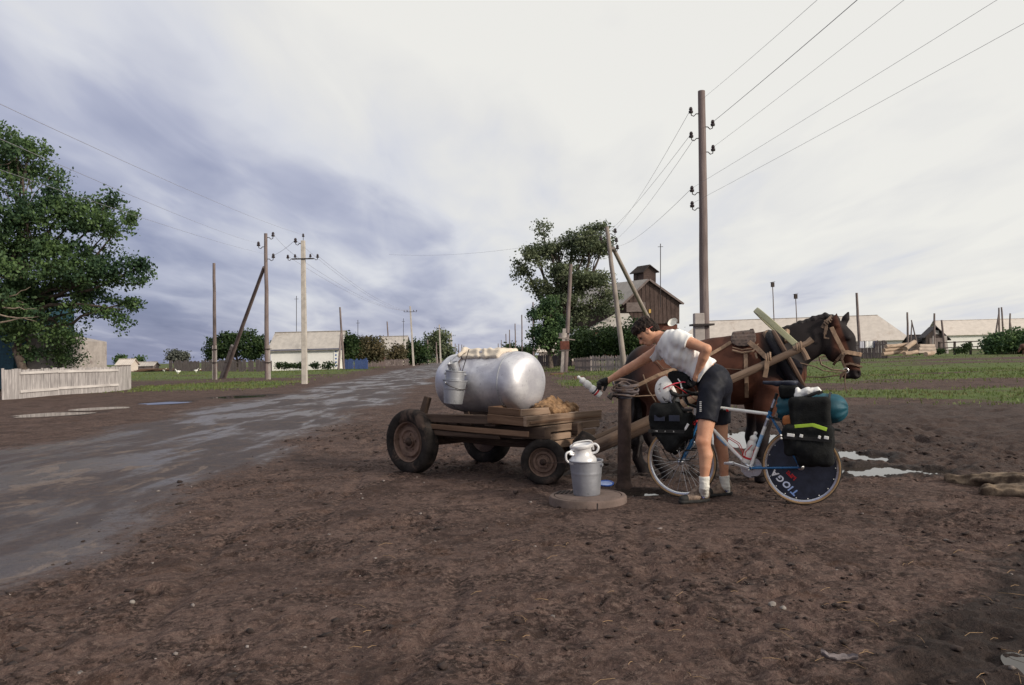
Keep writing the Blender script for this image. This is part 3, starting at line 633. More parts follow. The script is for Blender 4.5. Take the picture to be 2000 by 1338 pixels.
# ---------------------------------------------------------------- buildings
def wall_box(name, mat, parent, a, b, depth_dir, depth, z0, z1):
    a,b = V(a),V(b); n = V(depth_dir).normalized()*depth; m = MB()
    pts = [V((a.x,a.y,z0)),V((b.x,b.y,z0)),V((b.x,b.y,0))+V((n.x,n.y,z0)),V((a.x,a.y,0))+V((n.x,n.y,z0))]
    m.slab(pts,(0,0,0),(0,0,z1-z0)); return part(name,m,mat,parent)
def gable_house(name,label,cat,px0,px1,Y,dirx,length_end,zb,zw,zr,depth,wall,roof,over=.35,hip=0.,rib=.9,windows=(),gable_mat=None,group=None):
    "front wall from pixel px0 to px1 at distance Y, turned by dirx radians; ridge parallel to the front"
    a = W(px0,HZ(px0),Y); a.z = 0; L = length_end; d = V((math.cos(dirx),math.sin(dirx),0)); n = V((-d.y,d.x,0)); b = a+d*L
    o = thing(name,label,cat,(a+b)/2+V((0,0,zb)),group); z0 = zb-.5
    m = MB(); P = lambda u,w,z: a+d*u+n*w+V((0,0,z))
    prof = [P(0,0,z0),P(0,depth,z0),P(0,depth,zw),P(0,depth/2,zr),P(0,0,zw)] if not hip else [P(0,0,z0),P(0,depth,z0),P(0,depth,zw),P(0,0,zw)]; m.slab(prof,(0,0,0),d*L); w = part('wall',m,wall,o)
    # roof: two corrugated slopes with real thickness
    s = (zr-zw)/(depth/2); m = MB(); N = max(8,int((L+2*over)/rib)); rows = 3
    for sd in (0,1):
        w_e = -over if sd==0 else depth+over; nn = N*2; g = []
        for j in range(rows+1):
            t = j/rows; row = []
            for i in range(nn+1):
                u = -over+(L+2*over)*i/nn; hp = hip*t
                u = min(max(u, -over+hp),L+over-hp) if hip else u
                ww = w_e+(depth/2-w_e)*t; zz = zw - over*s + (zr-zw+over*s)*t + .09 + .025*(i%2)
                row.append(P(u,ww,zz))
            g.append(row)
        o0 = len(m.v)
        for row in g: m.v += row
        for row in g: m.v += [p-V((0,0,.10)) for p in row]
        K = nn+1; S = (rows+1)*K
        for j in range(rows):
            for i in range(nn):
                q = [o0+j*K+i,o0+j*K+i+1,o0+(j+1)*K+i+1,o0+(j+1)*K+i]; m.face(q,[(0,0)]*4); m.face([S+k for k in q][::-1],[(0,0)]*4)
        for i in range(nn): m.face((o0+i,o0+S+i,o0+S+i+1,o0+i+1),[(0,0)]*4)
        for j in range(rows):
            for e in (0,nn): m.face((o0+j*K+e,o0+(j+1)*K+e,o0+S+(j+1)*K+e,o0+S+j*K+e),[(0,0)]*4)
    rf = part('roof',m,roof,o)
    m = MB(); m.beam(P(-over+hip,depth/2,zr+.13),P(L+over-hip,depth/2,zr+.13),.3,.08); part('ridge_cap',m,roof,rf)
    for (u0,u1,za,zb2) in windows:
        m = MB(); m.beam(P(u0,-.02,(za+zb2)/2),P(u1,-.02,(za+zb2)/2),.10,zb2-za); f_ = part('window',m,WHITEP,o)
        m = MB(); m.beam(P(u0+.1,-.05,(za+zb2)/2),P(u1-.1,-.05,(za+zb2)/2),.10,zb2-za-.2); part('pane',m,GLASSD,f_)
    return o, P, (a,b,d,n)
hs,P,_ = gable_house('white_house','whitewashed house with a pale sheet roof and blue quoin marks','house',529,660,112,D(-3),9.7,-.1,2.95,5.3,6.,WHITEW,SLATE,.4)
m = MB(); m.beam(P(-.4,-.42,2.82),P(10.1,-.42,2.82),.06,.16); part('fascia',m,M('grey blue fascia',(.16,.16,.22)),hs)
m = MB(); m.beam(P(9.3,-.03,-.2),P(9.3,-.03,2.8),.62,.05,(0,1,0)); pl = part('pilaster',m,WHITEW,hs)
for k in range(5):
    m = MB(); c = P(9.3,-.07,.45+.5*k); m.beam(c-V((.11,0,0)),c+V((.11,0,0)),.03,.22); part('quoin_mark',m,BLUEP,pl)
m = MB(); m.slab([P(9.75,0,2.7),P(9.75,3,5.1),P(9.75,6,2.7)],(0,0,0),(.05,0,0)); part('gable_boarding',m,BLUEP,hs)
h2,P,_ = gable_house('cream_house','smaller cream house with a steep pale roof past the brown bush','house',744,787,150,D(-4),4.4,0,2.9,5.4,5.,CREAMW,SLATE,.4,windows=((1.2,2.0,1.0,2.1),))
m = MB(); m.slab([P(4.82,-.4,2.6),P(4.82,2.5,5.3),P(4.82,5.4,2.6)],(0,0,0),(.06,0,0)); part('gable_boarding',m,DARKP,h2)
m = MB(); m.beam(P(.3,-.06,-.2),P(.3,-.06,2.0),1.0,.1,(0,1,0)); part('door',m,BRICK,h2)
# dark wooden mill barn with a roof turret: gable faces the viewer
def barn():
    Yb = 92.; f = lambda px,py: W(px,py,Yb); o = thing('wooden_barn','tall dark board barn with a roof turret and brick chimney','barn',(f(1268,690).x,Yb,0))
    dep = V((-.62,.78,0))*11
    A,B,C,Dd,E = f(1222,634),f(1327,632),f(1327,590),f(1267,547),f(1222,590)
    m = MB(); m.slab([A,B,C,Dd,E],(0,0,0),dep)
    for k in range(13):
        x0 = A.x+(B.x-A.x)*(k+.5)/13; t_ = abs(x0-Dd.x)/(B.x-Dd.x if x0>Dd.x else Dd.x-A.x); top = Dd.z+(E.z-Dd.z)*min(t_,1)-.25
        m.beam((x0,Yb-.03,A.z+.05),(x0,Yb-.03,top),.42,.05,(0,1,0),1.,.01)
    w = part('wall',m,BARNW,o)
    lo = f(1230,634); m = MB(); m.slab([f(1245,690),f(1324,690),f(1324,633),f(1245,633)],(0,.3,0),dep*.9+V((0,.3,0))); part('lower_storey',m,BRICK,o)
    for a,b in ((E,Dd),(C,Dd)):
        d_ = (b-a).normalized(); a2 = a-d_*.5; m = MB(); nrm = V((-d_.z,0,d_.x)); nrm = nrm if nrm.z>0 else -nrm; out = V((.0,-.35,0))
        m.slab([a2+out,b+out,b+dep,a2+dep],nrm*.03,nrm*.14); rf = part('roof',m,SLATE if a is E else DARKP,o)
        m = MB(); m.beam(a2+out*1.05+nrm*.05,b+out*1.05+nrm*.05,.05,.22,nrm); part('barge_board',m,POLE_W,rf)
    # lean-to at the left
    m = MB(); m.slab([f(1209,634),f(1222,634),f(1222,592),f(1209,602)],(0,1.,0),dep*.5+V((0,1.,0))); part('lean_to',m,DARKP,o)
    m = MB(); m.slab([f(1205,600),f(1223,588),f(1223,588)+dep*.6,f(1205,600)+dep*.6],(0,0,.03),(0,0,.14)); part('lean_to_roof',m,SLATE,o)
    m = MB(); m.beam(f(1240,600)-V((1.,.15,0)),f(1240,600)+V((1.2,-.15,0)),.1,1.1); part('pale_patch',m,GREYP,w)
    # turret
    tc = (Dd+dep*.25); g = lambda px,py: W(px,py,Yb+dep.y*.25)
    a,b,c,d2,e = g(1257,556),g(1281,556),g(1281,530),g(1269,519),g(1257,530); m = MB(); m.slab([a,b,c,d2,e],(0,0,0),(-1.,1.3,0)); tu = part('turret',m,BARNW,o)
    for a_,b_ in ((e,d2),(c,d2)):
        q = (b_-a_).normalized(); a3 = a_-q*.3; m = MB(); m.slab([a3+V((.15,-.25,0)),b_+V((0,-.25,0)),b_+V((-1.2,1.6,0)),a3+V((-1.2,1.6,0))],(0,0,.03),(0,0,.13)); part('turret_roof',m,DARKP,tu)
    m = MB(); k = W(1249,560,Yb+4); m.beam(k-V((0,0,1)),W(1249,528,Yb+4),.5,.5,(0,1,0)); kk = W(1249,529,Yb+4); m.beam(kk-V((0,0,.15)),kk,.6,.6,(0,1,0)); part('chimney',m,BRICK,o)
    m = MB(); c = W(1243,580,Yb+5); m.tube([c-V((0,0,.5)),c+V((0,0,2.6))],.06,6); part('flue_pipe',m,IRON,o)
    m = MB(); c = f(1269,608); m.beam(c-V((.12,.12,0)),c+V((.12,-.12,0)),.06,.42); part('small_sign',m,M('yellow sign',(.62,.40,.12)),o)
    m = MB(); c = f(1318,628); m.lathe([(0,0),(.35,.02),(.55,.15),(.6,.2)],c-V((.3,.6,.2)),(-.5,-.6,.6),20); part('satellite_dish',m,WHITEW,o)
    m = MB(); m.slab([f(1322,690),f(1352,690),f(1345,672),f(1327,640)],(0,.6,0),(0,3.,0)); part('side_ramp',m,GREYP,o)
    return o
barn()
def hip_house():
    Yb = 84.; f = lambda px,py,y=Yb: W(px,py,y); o = thing('hip_roofed_house','low house with a broad pale hipped roof in front of the barn','house',(f(1195,690).x,Yb,0))
    m = MB(); m.slab([f(1160,700),f(1238,700),f(1238,640),f(1160,640)],(0,.4,0),(0,7,0)); part('wall',m,BRICK,o)
    a,b,c,d_ = f(1152,642),f(1246,640),f(1228,612,Yb+3.6),f(1203,612,Yb+3.6); e,g = f(1246,640)+V((0,7.6,0)),f(1152,642)+V((0,7.6,0))
    m = MB(); i = len(m.v); m.v += [a,b,c,d_,e,g]+[p-V((0,0,.14)) for p in (a,b,c,d_,e,g)]
    for q in ((0,1,2,3),(1,4,2),(4,5,3,2),(5,0,3)): m.face(q,[(0,0)]*len(q)); m.face([6+k for k in q][::-1],[(0,0)]*len(q))
    for q in ((0,1),(1,4),(4,5),(5,0)): m.face((q[0],6+q[0],6+q[1],q[1]),[(0,0)]*4)
    part('roof',m,SLATE,o); m = MB(); c0 = f(1200,650); m.beam(c0-V((.5,.0,0)),c0+V((.5,0,0)),.9,1.2); w = part('window',m,DARKP,o)
hip_house()
gable_house('long_barn','long low barn under a pale sheet roof behind the horse','barn',1318,1776,196,D(-20),52,0,3.2,8.7,13.,WHITEW,SLATEP,.6,hip=6.4,rib=2.2)
gable_house('far_barn','second long barn with a pale roof at the right edge','barn',1846,2100,205,D(-6),70,.8,4.2,7.8,11.,WHITEW,SLATEP,.6,rib=2.2)
# small dark gabled shed
def shed():
    Yb = 146.; f = lambda px,py: W(px,py,Yb); o = thing('dark_shed','small dark wooden shed with a pointed gable and tiny window','shed',(f(1826,680).x,Yb,f(1826,680).z))
    m = MB(); m.slab([f(1808,684),f(1848,684),f(1848,658),f(1826,642),f(1808,658)],(0,0,0),(2.4,6,0)); part('wall',m,DARKP,o)
    for a,b in ((f(1803,661),f(1826,639)),(f(1855,665),f(1826,639))):
        m = MB(); m.slab([a+V((0,-.5,0)),b+V((0,-.5,0)),b+V((2.3,6.5,0)),a+V((2.3,6.5,0))],(0,0,.02),(0,0,.2)); part('roof',m,M('tarred roof',(.035,.028,.034),.8,.2),o)
    m = MB(); c = f(1830,649); m.beam(c-V((.35,.06,0)),c+V((.35,-.06,0)),.06,.7); w = part('window',m,WHITEP,o)
    m = MB(); c = f(1828,672); m.beam(c-V((1.2,.05,0)),c+V((1.2,-.05,0)),.08,2.2); part('door',m,GREYP,o)
shed()
gable_house('low_outhouse','low dark outhouse between the long barn and the gabled shed','shed',1786,1812,152,0,2.8,.6,2.2,3.4,4.,DARKP,M('dark felt roof',(.05,.042,.045)),.3)
gable_house('roadside_cottage','cream cottage with a pale roof half hidden behind the dark tree','house',1052,1094,150,D(-3),7.,0,2.2,4.3,5.,CREAMW,SLATEP,.5)
gable_house('far_cottage','tiny far cottage with a pale roof left of the grey plank fence','house',228,252,150,0,2.6,0,1.3,2.2,3.,CREAMW,SLATEP,.3)
gable_house('far_hut','low far hut roof above the white fence end','house',262,288,170,0,4.,0,.9,1.6,3.,GREYP,SLATE,.3)
def blue_house():
    Yb = 43.; f = lambda px,py: W(px,py,Yb); o = thing('teal_house','teal boarded house with a pale grey side wall behind the left tree','house',(f(20,716).x,Yb,0))
    m = MB(); m.slab([f(-160,760),f(26,760),f(26,590),f(-160,590)],(0,0,0),(0,6,0)); part('boarded_wall',m,TEALP,o)
    m = MB(); m.slab([f(27,760),f(98,760),f(98,664),f(27,650)],(0,1.2,0),(0,6,0)); part('plaster_wall',m,STUB,o)
    m = MB(); c = f(-30,640); m.beam(c-V((.5,.03,0)),c+V((.5,-.03,0)),.08,1.3); part('window',m,WHITEP,o)
    m = MB(); m.slab([f(-170,580),f(24,588),f(24,588)+V((0,7,0)),f(-170,580)+V((0,7,0))],(0,-.3,0),(0,-.3,.14)); part('roof',m,DARKP,o)
blue_house()
# ---------------------------------------------------------------- fences
def pickets(name,label,cat,pts,w,hgt,mat,gap=.01,rails=(.3,.85),rail_front=False,jit=.03,post=None,thick=.025,group=None):
    "board fence along ground points; every board is a real plank in one panel per stretch"
    o = thing(name,label,cat,pts[0],group)
    for i in range(len(pts)-1):
        a,b = V(pts[i]),V(pts[i+1]); L = (b-a).length; d = (b-a)/L; n = V((d.y,-d.x,0)); n = n if n.y<0 else -n; m = MB(); x = 0.
        while x < L:
            ww = w*random.uniform(.8,1.15); p = a+d*(x+ww/2); hh = hgt*random.uniform(1-jit,1+jit); tl = random.uniform(-.02,.02)
            if random.random() > (.02 if jit<.08 else .06): m.beam(p-V((0,0,.1)),p+V((d.x*tl,d.y*tl,hh)),ww,thick,n,random.uniform(.93,1.))
            x += ww+gap*random.uniform(.3,1.6)
        pn = part('board_panel',m,mat,o)
        for r_ in rails:
            q = n*(thick/2+.025 if rail_front else -thick/2-.025)+V((0,0,hgt*r_)); m = MB(); m.beam(a+q,b+q+V((0,0,random.uniform(-.04,.04))),.06,.11); part('rail',m,(RAILM if rail_front else mat),pn)
        if post:
            m = MB(); q = a-n*.10; m.beam(q-V((0,0,.2)),q+V((0,0,hgt*.97)),post,post,n); part('post',m,mat,o)
    return o
g0 = lambda px,py: V((G(px,py).x,G(px,py).y,0))
fp = [g0(-60,786),g0(38,777),g0(108,773),g0(165,769)]; 
pickets('board_fence','white worn board fence below the left tree','fence',[g0(-140,790),g0(38,777.5)],.125,1.27,WHITEP,.008,(),post=.1)
pickets('board_gate','white board gate panel with outside rails beside the fence corner','gate',[g0(38,777.5),g0(112,772)],.13,1.25,WHITEP,.008,(.22,.86),True,post=.11)
pickets('board_fence','white board fence stretch with outside rails left of the gate end','fence',[g0(112,772),g0(230,764)],.13,1.24,WHITEP,.008,(.26,.88),True,post=.11)
pickets('board_fence','short plain white board stretch ending the left fence','fence',[g0(230,764),g0(254,762)],.12,1.26,WHITEP,.006,(.3,),post=.1)
def yfence(px0,px1,Y0,Y1): 
    a = W(px0,HZ(px0),Y0); b = W(px1,HZ(px1),Y1); a.z=gz(a.x,a.y); b.z=gz(b.x,b.y); return [a,b]
pickets('plank_fence','long grey plank fence left of the whitewashed house','fence',yfence(330,530,118,108),.35,1.55,GREYP,.03,(.3,.8),jit=.09)
pickets('picket_fence','thin grey picket fence under the green hedge','fence',yfence(1152,1300,62,55),.085,1.15,PICK,.045,(.3,.8),jit=.06,post=.12)
pickets('picket_fence','greyer older picket stretch right of the letter box pole','fence',yfence(1122,1152,66,62.3),.09,1.05,GREYP,.03,(.3,.8),jit=.06,post=.12)
pickets('plank_fence','dark plank fence in the shade of the big tree','fence',yfence(1050,1116,100,84),.16,1.35,DARKP,.03,(.3,.8),jit=.07)
pickets('plank_fence','blue painted fence beside the propped pole','fence',yfence(672,718,108,106),.17,1.35,BLUEP,.02,(.3,.8),jit=.12)
pickets('plank_fence','grey garden fence in front of the cream house','fence',yfence(716,800,132,132),.2,1.1,GREYP,.03,(.3,.8),jit=.09)
pickets('plank_fence','grey plank fence behind the horse nose with washing hung over it','fence',yfence(1668,1732,96,92),.17,2.0,GREYP,.02,(.3,.8),jit=.06)
pickets('plank_fence','dark old fence under the bush at the right edge','fence',yfence(1922,2030,112,108),.17,1.9,DARKP,.02,(.3,.8),jit=.08)
# rail paddock
o = thing('paddock_rail','open post and rail paddock between the shed and the dark bush','fence',W(1862,676,118))
for px in (1834,1864,1895,1925):
    a = W(px,HZ(px),112); m = MB(); m.beam((a.x,a.y,-.3),(a.x+.05,a.y,1.9),.24,.24,(0,1,0)); part('post',m,DARKP,o)
for z_ in (1.75,1.0):
    a,b = W(1834,HZ(1834),112),W(1925,HZ(1925),112); m = MB(); m.tube([(a.x,a.y-.15,z_),(b.x,b.y-.15,z_+.1)],.07,7); part('rail',m,DARKP,o,True)
# washing on the plank fence, red letter box, piles
for px,wd_,mt,lab in ((1683,.5,(.55,.55,.62),'pale bluish cloth hung over the plank fence'),(1697,.9,(.75,.74,.74),'white sheet hung over the plank fence'),(1710,.55,(.12,.12,.18),'dark cloth hung over the plank fence')):
    a = W(px,HZ(px),93.5); m = MB(); y0 = a.y-.12
    pts = []
    for i in range(7):
        u = -wd_/2+wd_*i/6; pts.append((a.x+u, y0-.03*math.sin(i*2.1), 2.06))
    for i in range(6):
        p,q = V(pts[i]),V(pts[i+1]); m.slab([p,q,q-V((0,-.02,.75+.05*(i%2))),p-V((0,-.02,.75+.05*((i+1)%2)))],(0,-.02,0),(0,.03,0))
    tag(part('washing',m,M('cloth '+str(px),mt,.9,.1),loc=(a.x,y0,2.)),lab,'washing','washing on the fence')
def letter_box():
    q = W(1102,676,58.6); o = thing('letter_box','small rust red box under a tilted board on the stub pole','letter box',q); s = .062*1
    m = MB(); m.beam(q+V((-.42,-.42,-.32)),q+V((.42,-.42,-.32)),.5,.0+.06); part('shelf',m,GREYP,o)
    m = MB(); m.beam(q+V((-.33,-.42,.05)),q+V((.33,-.42,.05)),.4,.62); part('box',m,M('rust red paint',(.14,.045,.03),.7,.3),o,False,.02)
    m = MB(); m.beam(q+V((-.45,-.42,.62)),q+V((.75,-.42,.42)),.6,.07); part('lid_board',m,POLE_L,o)
    m = MB(); m.tube([q+V((-.1,-.3,.62)),q+V((-.1,-.3,.95))],[.26,.3],10); part('cap',m,STUB,o,True)
letter_box()
def pile(name,label,cat,c,n,dx,dz,mk,mat,pname):
    o = thing(name,label,cat,c); m = MB()
    mk(m); part(pname,m,mat,o); return o
LOGC = WOOD('fresh cut log',(.34,.245,.18),(.50,.39,.31),.9,14.,.3)
def log_at(label,p0,p1,r,mat=None):
    m = MB(); n = 5; m.tube([V(p0).lerp(V(p1),i/n)+V((0,0,random.uniform(-.02,.02))) for i in range(n+1)],[r*random.uniform(.92,1.05) for _ in range(n+1)],10); tag(part('log',m,mat or LOGC,loc=p0,smooth=True),label,'log','sawn logs by the plank fence')
for i,(x0,y0,x1,y1,r,lab) in enumerate(((1724,692,1770,686,.30,'pale log lying lowest in front of the pile'),(1726,684,1768,680,.28,'long pale log second from the ground'),(1730,677,1772,673,.27,'upper log crossing the left pile'),
     (1766,691,1796,687,.30,'short log end facing the viewer below the planks'),(1768,681,1786,668,.34,'tilted thick log at the middle of the pile'),(1808,692,1822,690,.32,'separate short log at the right of the pile'))):
    a,b = W(x0,y0,88),W(x1,y1,90); log_at(lab,(a.x,a.y,max(a.z,.25)),(b.x,b.y,max(b.z,.25)),r*.8)
for k,(x0,x1,y) in enumerate(((1786,1820,687),(1787,1819,681),(1788,1817,675))):
    a,b = W(x0,y,90),W(x1,y,91); m = MB(); m.beam(a,b,1.2,.30); tag(part('timber_baulk',m,WOOD('pale timber',(.40,.32,.27),(.55,.46,.40),.9,10.,.2),loc=a),('bottom','middle','top')[k]+' pale squared timber of the right hand stack','timber','pale squared timbers')
def brick_pile():
    q = g0(424,723); q.z = gz(q.x,q.y); o = thing('brick_pile','heap of orange bricks behind the lashed poles','brick pile',q); m = MB(); r = random.Random(4)
    for i in range(330):
        u = r.gauss(0,1.); v_ = r.gauss(0,.45); hh = max(.05,1.05*math.exp(-(u/1.25)**2-(v_/.6)**2)); z_ = r.random()**.5*hh
        a = r.random()*3.14; dd = V((math.cos(a),math.sin(a),r.uniform(-.5,.5))).normalized()*.14; c = q+V((u*1.5,v_*1.2,z_)); m.beam(c-dd,c+dd,.14,.09)
    part('brick_heap',m,M('orange brick',(.42,.125,.06),.9,.3,3.),o)
brick_pile()
o = thing('timber_stack','low stack of brown boards beyond the white fence end','timber stack',g0(305,724))
for i in range(8):
    a = g0(256+i*3,727); b = g0(372+random.randint(-8,8),725); z_ = .1+.12*(i//2); m = MB(); m.beam(a+V((0,.3*(i%2),z_)),b+V((0,.3*(i%2),z_)),.25,.1); part('board',m,WOOD('brown board',(.16,.085,.055),(.27,.16,.11)),o)
def goose(px,py,face,lab,s=1.):
    q = g0(px,py); q.z = gz(q.x,q.y); m = MB(); c = q+V((0,0,.32*s)); m.ball(c,.22*s,10,7,(1.5,.9,.85)) if False else None
    S = SDF(c-V((.6,.4,.4)),c+V((.6,.4,.6)),.035); S.ell(c,(.30*s,.17*s,.17*s),k=.02); f_ = face
    S.cap(c+V((.22*f_,0,.05))*s,c+V((.36*f_,0,.32))*s,.07*s,.05*s,.06); S.ell(c+V((.40*f_,0,.35))*s,(.09*s,.05*s,.055*s),k=.03); S.cap(c+V((-.25*f_,0,.05))*s,c+V((-.42*f_,0,.10))*s,.09*s,.03*s,.05)
    S.cap(c+V((0,.06,-.12)),c+V((0,.06,-.32)),.035,.03,.02); S.cap(c+V((0,-.06,-.12)),c+V((0,-.06,-.32)),.035,.03,.02)
    tag(S.part('goose',WHITEW,loc=q),lab,'goose','white geese on the verge')
goose(321,726,1,'white goose beside the brown board stack',.8); goose(348,730,-1,'white goose nearest the track, right of the board stack',.85); goose(383,727,1,'white goose left of the orange bricks',.75); goose(389,726,-1,'white goose touching the orange brick heap',.75)
# brown cow cut by the right edge
def cow():
    q = W(2003,690,95); q.z = 0; S = SDF(q-V((1.2,.5,.1)),q+V((1.4,.5,1.7)),.05); c = q+V((.25,0,1.0))
    S.cap(c+V((-.55,0,.02)),c+V((.6,0,.05)),.33,.36,.1); S.cap(c+V((-.6,0,0)),c+V((-.95,0,-.30)),.20,.13,.1); S.cap(c+V((-.95,0,-.30)),c+V((-1.1,0,-.62)),.13,.085,.05)
    for sx in (-.5,.6):
        for sy in (-.17,.17): S.chain([c+V((sx,sy,-.2)),c+V((sx+.05,sy,-.58)),c+V((sx,sy,-1.)),],[.13,.08,.06],.05)
    S.cap(c+V((.9,0,.2)),c+V((.98,0,-.4)),.05,.03,.04); S.ell(c+V((-.98,.13,-.18)),(.04,.1,.05),k=.03); S.ell(c+V((-.98,-.13,-.18)),(.04,.1,.05),k=.03)
    tag(S.part('cow',M('brown hide',(.085,.038,.026),.8,.3,3.),loc=q),'brown cow grazing at the right edge by the dark bush','cow')
cow()
# ---------------------------------------------------------------- trees and bushes
def tree(name,label,cat,base,blobs,leaf,size,n_cl,per,spread,seed,trunk_r=.2,bark=None,limbs=True,group=None,fork=.35,lean=0.,twigs=30,droop=0.,top=None,bias=.45,sub_=0):
    o = thing(name,label,cat,base,group); r = random.Random(seed)
    if sub_:
        q = np.random.default_rng(seed+100); nb_ = []
        for c,rd in blobs:
            for _ in range(sub_):
                d = q.normal(size=3); d /= np.linalg.norm(d); f_ = .30+.30*q.random(); nb_.append((tuple(P3(c)+d*P3(rd)*(q.random()**.4)*.92), (rd[0]*f_,rd[1]*f_,rd[2]*f_*.72)))
        src = nb_
    else: src = blobs
    pts,C = crown_points(src,n_cl,per,spread,seed,bias); pts[:,2] = np.maximum(pts[:,2], .08+.1*np.random.default_rng(seed).random(len(pts)))
    v,f = leaf_quads(pts,size,seed,.72,droop); npart('crown',v,f,leaf,o,smooth=False); bark = bark or TRUNK
    base = V(base)
    if limbs:
        tp = V(top) if top is not None else V(np.mean([b[0] for b in blobs],0)); m = MB(); path = curve_pts(base-V((0,0,.2)),tp,7,.06,r=r); m.tube(path,[trunk_r*(1.25 if i==0 else 1-.75*i/7) for i in range(8)],10); tk = part('trunk',m,bark,o,True)
        sel = np.random.default_rng(seed).choice(len(C),min(twigs,len(C)),replace=False); near_ = [min(range(len(blobs)),key=lambda b:(V(blobs[b][0])-V(C[k])).length) for k in sel]
        for bi,(c,rad) in enumerate(blobs):
            s = path[min(6,max(2,int(7*fork+r.random()*2)))]; m = MB(); q = curve_pts(s,V(c)+V((0,0,rad[2]*.2)),5,.12,r=r); m.tube(q,[trunk_r*.5*(1-.8*i/5) for i in range(6)],7)
            for k,nb in zip(sel,near_):
                if nb == bi: j_ = 3+int(r.random()*3); m.tube(curve_pts(q[j_]-(q[j_]-q[j_-1])*.02,V(C[k]),3,.15,r=r),[trunk_r*.16,trunk_r*.11,trunk_r*.07,trunk_r*.03],5)
            lb = part('limb',m,bark,tk,True)
    return o
def BL(Y, *spec):
    "blobs from pixel centre and pixel radii at distance Y"
    return [(tuple(W(px,py,Y+dy)), (rx/FPX*Y, max(rx,ry)*.9/FPX*Y, ry/FPX*Y)) for px,py,rx,ry,dy in spec]
bl = BL(41,(30,320,80,62,0),(-60,330,120,90,1),(60,420,100,70,-.5),(150,430,62,50,.5),(60,520,120,75,-1),(205,470,55,60,0),(205,530,72,42,-.6),(120,560,100,60,.6),(235,610,38,30,0),(-60,480,110,100,0),(45,600,80,45,-1),(170,600,60,38,.8),(120,390,50,38,0),(245,545,45,26,0),(5,280,40,38,0),(275,522,26,10,0),(252,425,16,14,.3),(262,590,22,10,.2),(60,285,26,18,.2),(215,390,30,18,0),(70,650,55,30,.6),(20,610,60,45,.3),(140,645,34,26,.8),(60,690,30,16,.9),(-20,560,80,50,-.6),(0,640,40,30,-.4))
bs_ = g0(36,768)
tree('poplar_tree','large dark leafy poplar leaning over the white fence','tree',(W(45,716,42).x,42,0),bl,LF_DARK,.17,3900,14,.21,5,.26,TRUNK,twigs=70,fork=.45,top=W(20,470,41.5),sub_=9)
bl = BL(43.5,(118,650,28,30,0),(112,690,30,28,0),(140,665,24,24,0),(95,640,22,25,0),(135,700,34,16,0))
tree('sapling','slim dark sapling standing right of the pale house wall','tree',(W(115,716,43.5).x,43.5,0),bl,LF_DARK,.12,330,12,.2,8,.08,TRUNK,top=W(118,640,43.5),twigs=20)
m = MB(); r_ = random.Random(3)                                         # bare broken boughs low in the poplar
for (x0,y0,x1,y1) in ((-10,612,72,628),(0,590,60,560),(-10,632,75,618),(5,600,72,604)):
    m.tube(curve_pts(W(x0,y0,38.6),W(x1,y1,38.4),6,.07,r=r_),[.045-.006*i for i in range(7)],6)
tag(part('bare_bough',m,TRUNKP,loc=W(0,620,38.6),smooth=True),'pale bare boughs hanging across the front of the poplar','branch')
bl = BL(86,(1040,500,34,42,0),(1045,560,36,28,0),(1090,490,42,44,1),(1140,475,48,38,0),(1180,480,30,40,0),(1100,550,55,36,-1),(1150,540,55,40,1),(1185,580,26,22,0),(1110,600,60,30,0),(1160,600,42,28,0),(1110,640,44,34,0),(1060,450,16,18,0),(1165,448,28,16,0),(1020,525,18,24,0))
tree('tall_tree','tall grey green tree with an open crown right of the road','tree',(W(1096,700,88).x,88,0),bl,LF_MID,.26,2150,14,.38,11,.55,TRUNK,twigs=60,fork=.3,top=W(1118,470,87),bias=.6,sub_=8)
bl = BL(80,(1060,620,30,24,0),(1050,660,26,24,0),(1088,650,30,30,0),(1075,600,22,18,0),(1105,672,26,20,0))
tree('dark_tree','low dark leafy tree at the foot of the tall tree','tree',(W(1074,705,80).x,80,0),bl,LF_DARK,.24,900,12,.36,13,.3,TRUNK,twigs=20,fork=.3,sub_=7)
for k,(x0,rx,ry,yy,Yd,lab,lf) in enumerate(((1140,34,26,668,70,'dark green hedge bush left of the braced pole',LF_BUSH),(1192,36,28,664,68,'dark green hedge bush behind the braced pole',LF_BUSH),(1240,34,34,660,66,'dark green hedge bush behind the bent cyclist head',LF_BUSH),(1300,40,24,672,68,'dark green hedge bush right of the cyclist head',LF_BUSH))):
    bl = BL(Yd,(x0,yy,rx,ry,0),(x0-12,yy+12,rx*.8,ry*.8,.4),(x0+14,yy+14,rx*.8,ry*.7,-.4))
    tree('hedge_bush',lab,'bush',(W(x0,700,Yd).x,Yd,0),bl,lf,.20,700,12,.34,20+k,.12,TRUNK,limbs=False,group='hedge behind the picket fence')
bl = BL(125,(430,675,28,24,0),(455,665,26,22,0),(485,672,26,26,0),(510,680,18,20,0),(420,690,18,16,0),(460,690,50,16,0))
tree('round_tree','round green tree behind the grey plank fence','tree',(W(465,712,125).x,125,0),bl,LF_BUSH,.38,900,12,.5,31,.3,TRUNK,limbs=True,twigs=10,sub_=6)
bl = BL(116,(700,678,24,18,0),(728,680,26,22,0),(715,692,36,12,0)); tree('brown_bush','reddish brown bush beside the whitewashed house','bush',(W(716,712,116).x,116,0),bl,LF_BROWN,.34,620,12,.5,33,.2,TRUNKP,twigs=25)
bl = BL(114,(685,668,13,16,0),(690,690,14,14,0)); tree('green_bush','dark green bush against the right end of the whitewashed house','bush',(W(687,712,114).x,114,0),bl,LF_BUSH,.34,220,12,.45,34,.1,limbs=False)
bl = BL(135,(778,690,14,16,0),(770,698,14,10,0)); tree('green_bush','small green bush in front of the cream house','bush',(W(776,708,135).x,135,0),bl,LF_BROWN,.38,200,10,.5,35,.1,limbs=False)
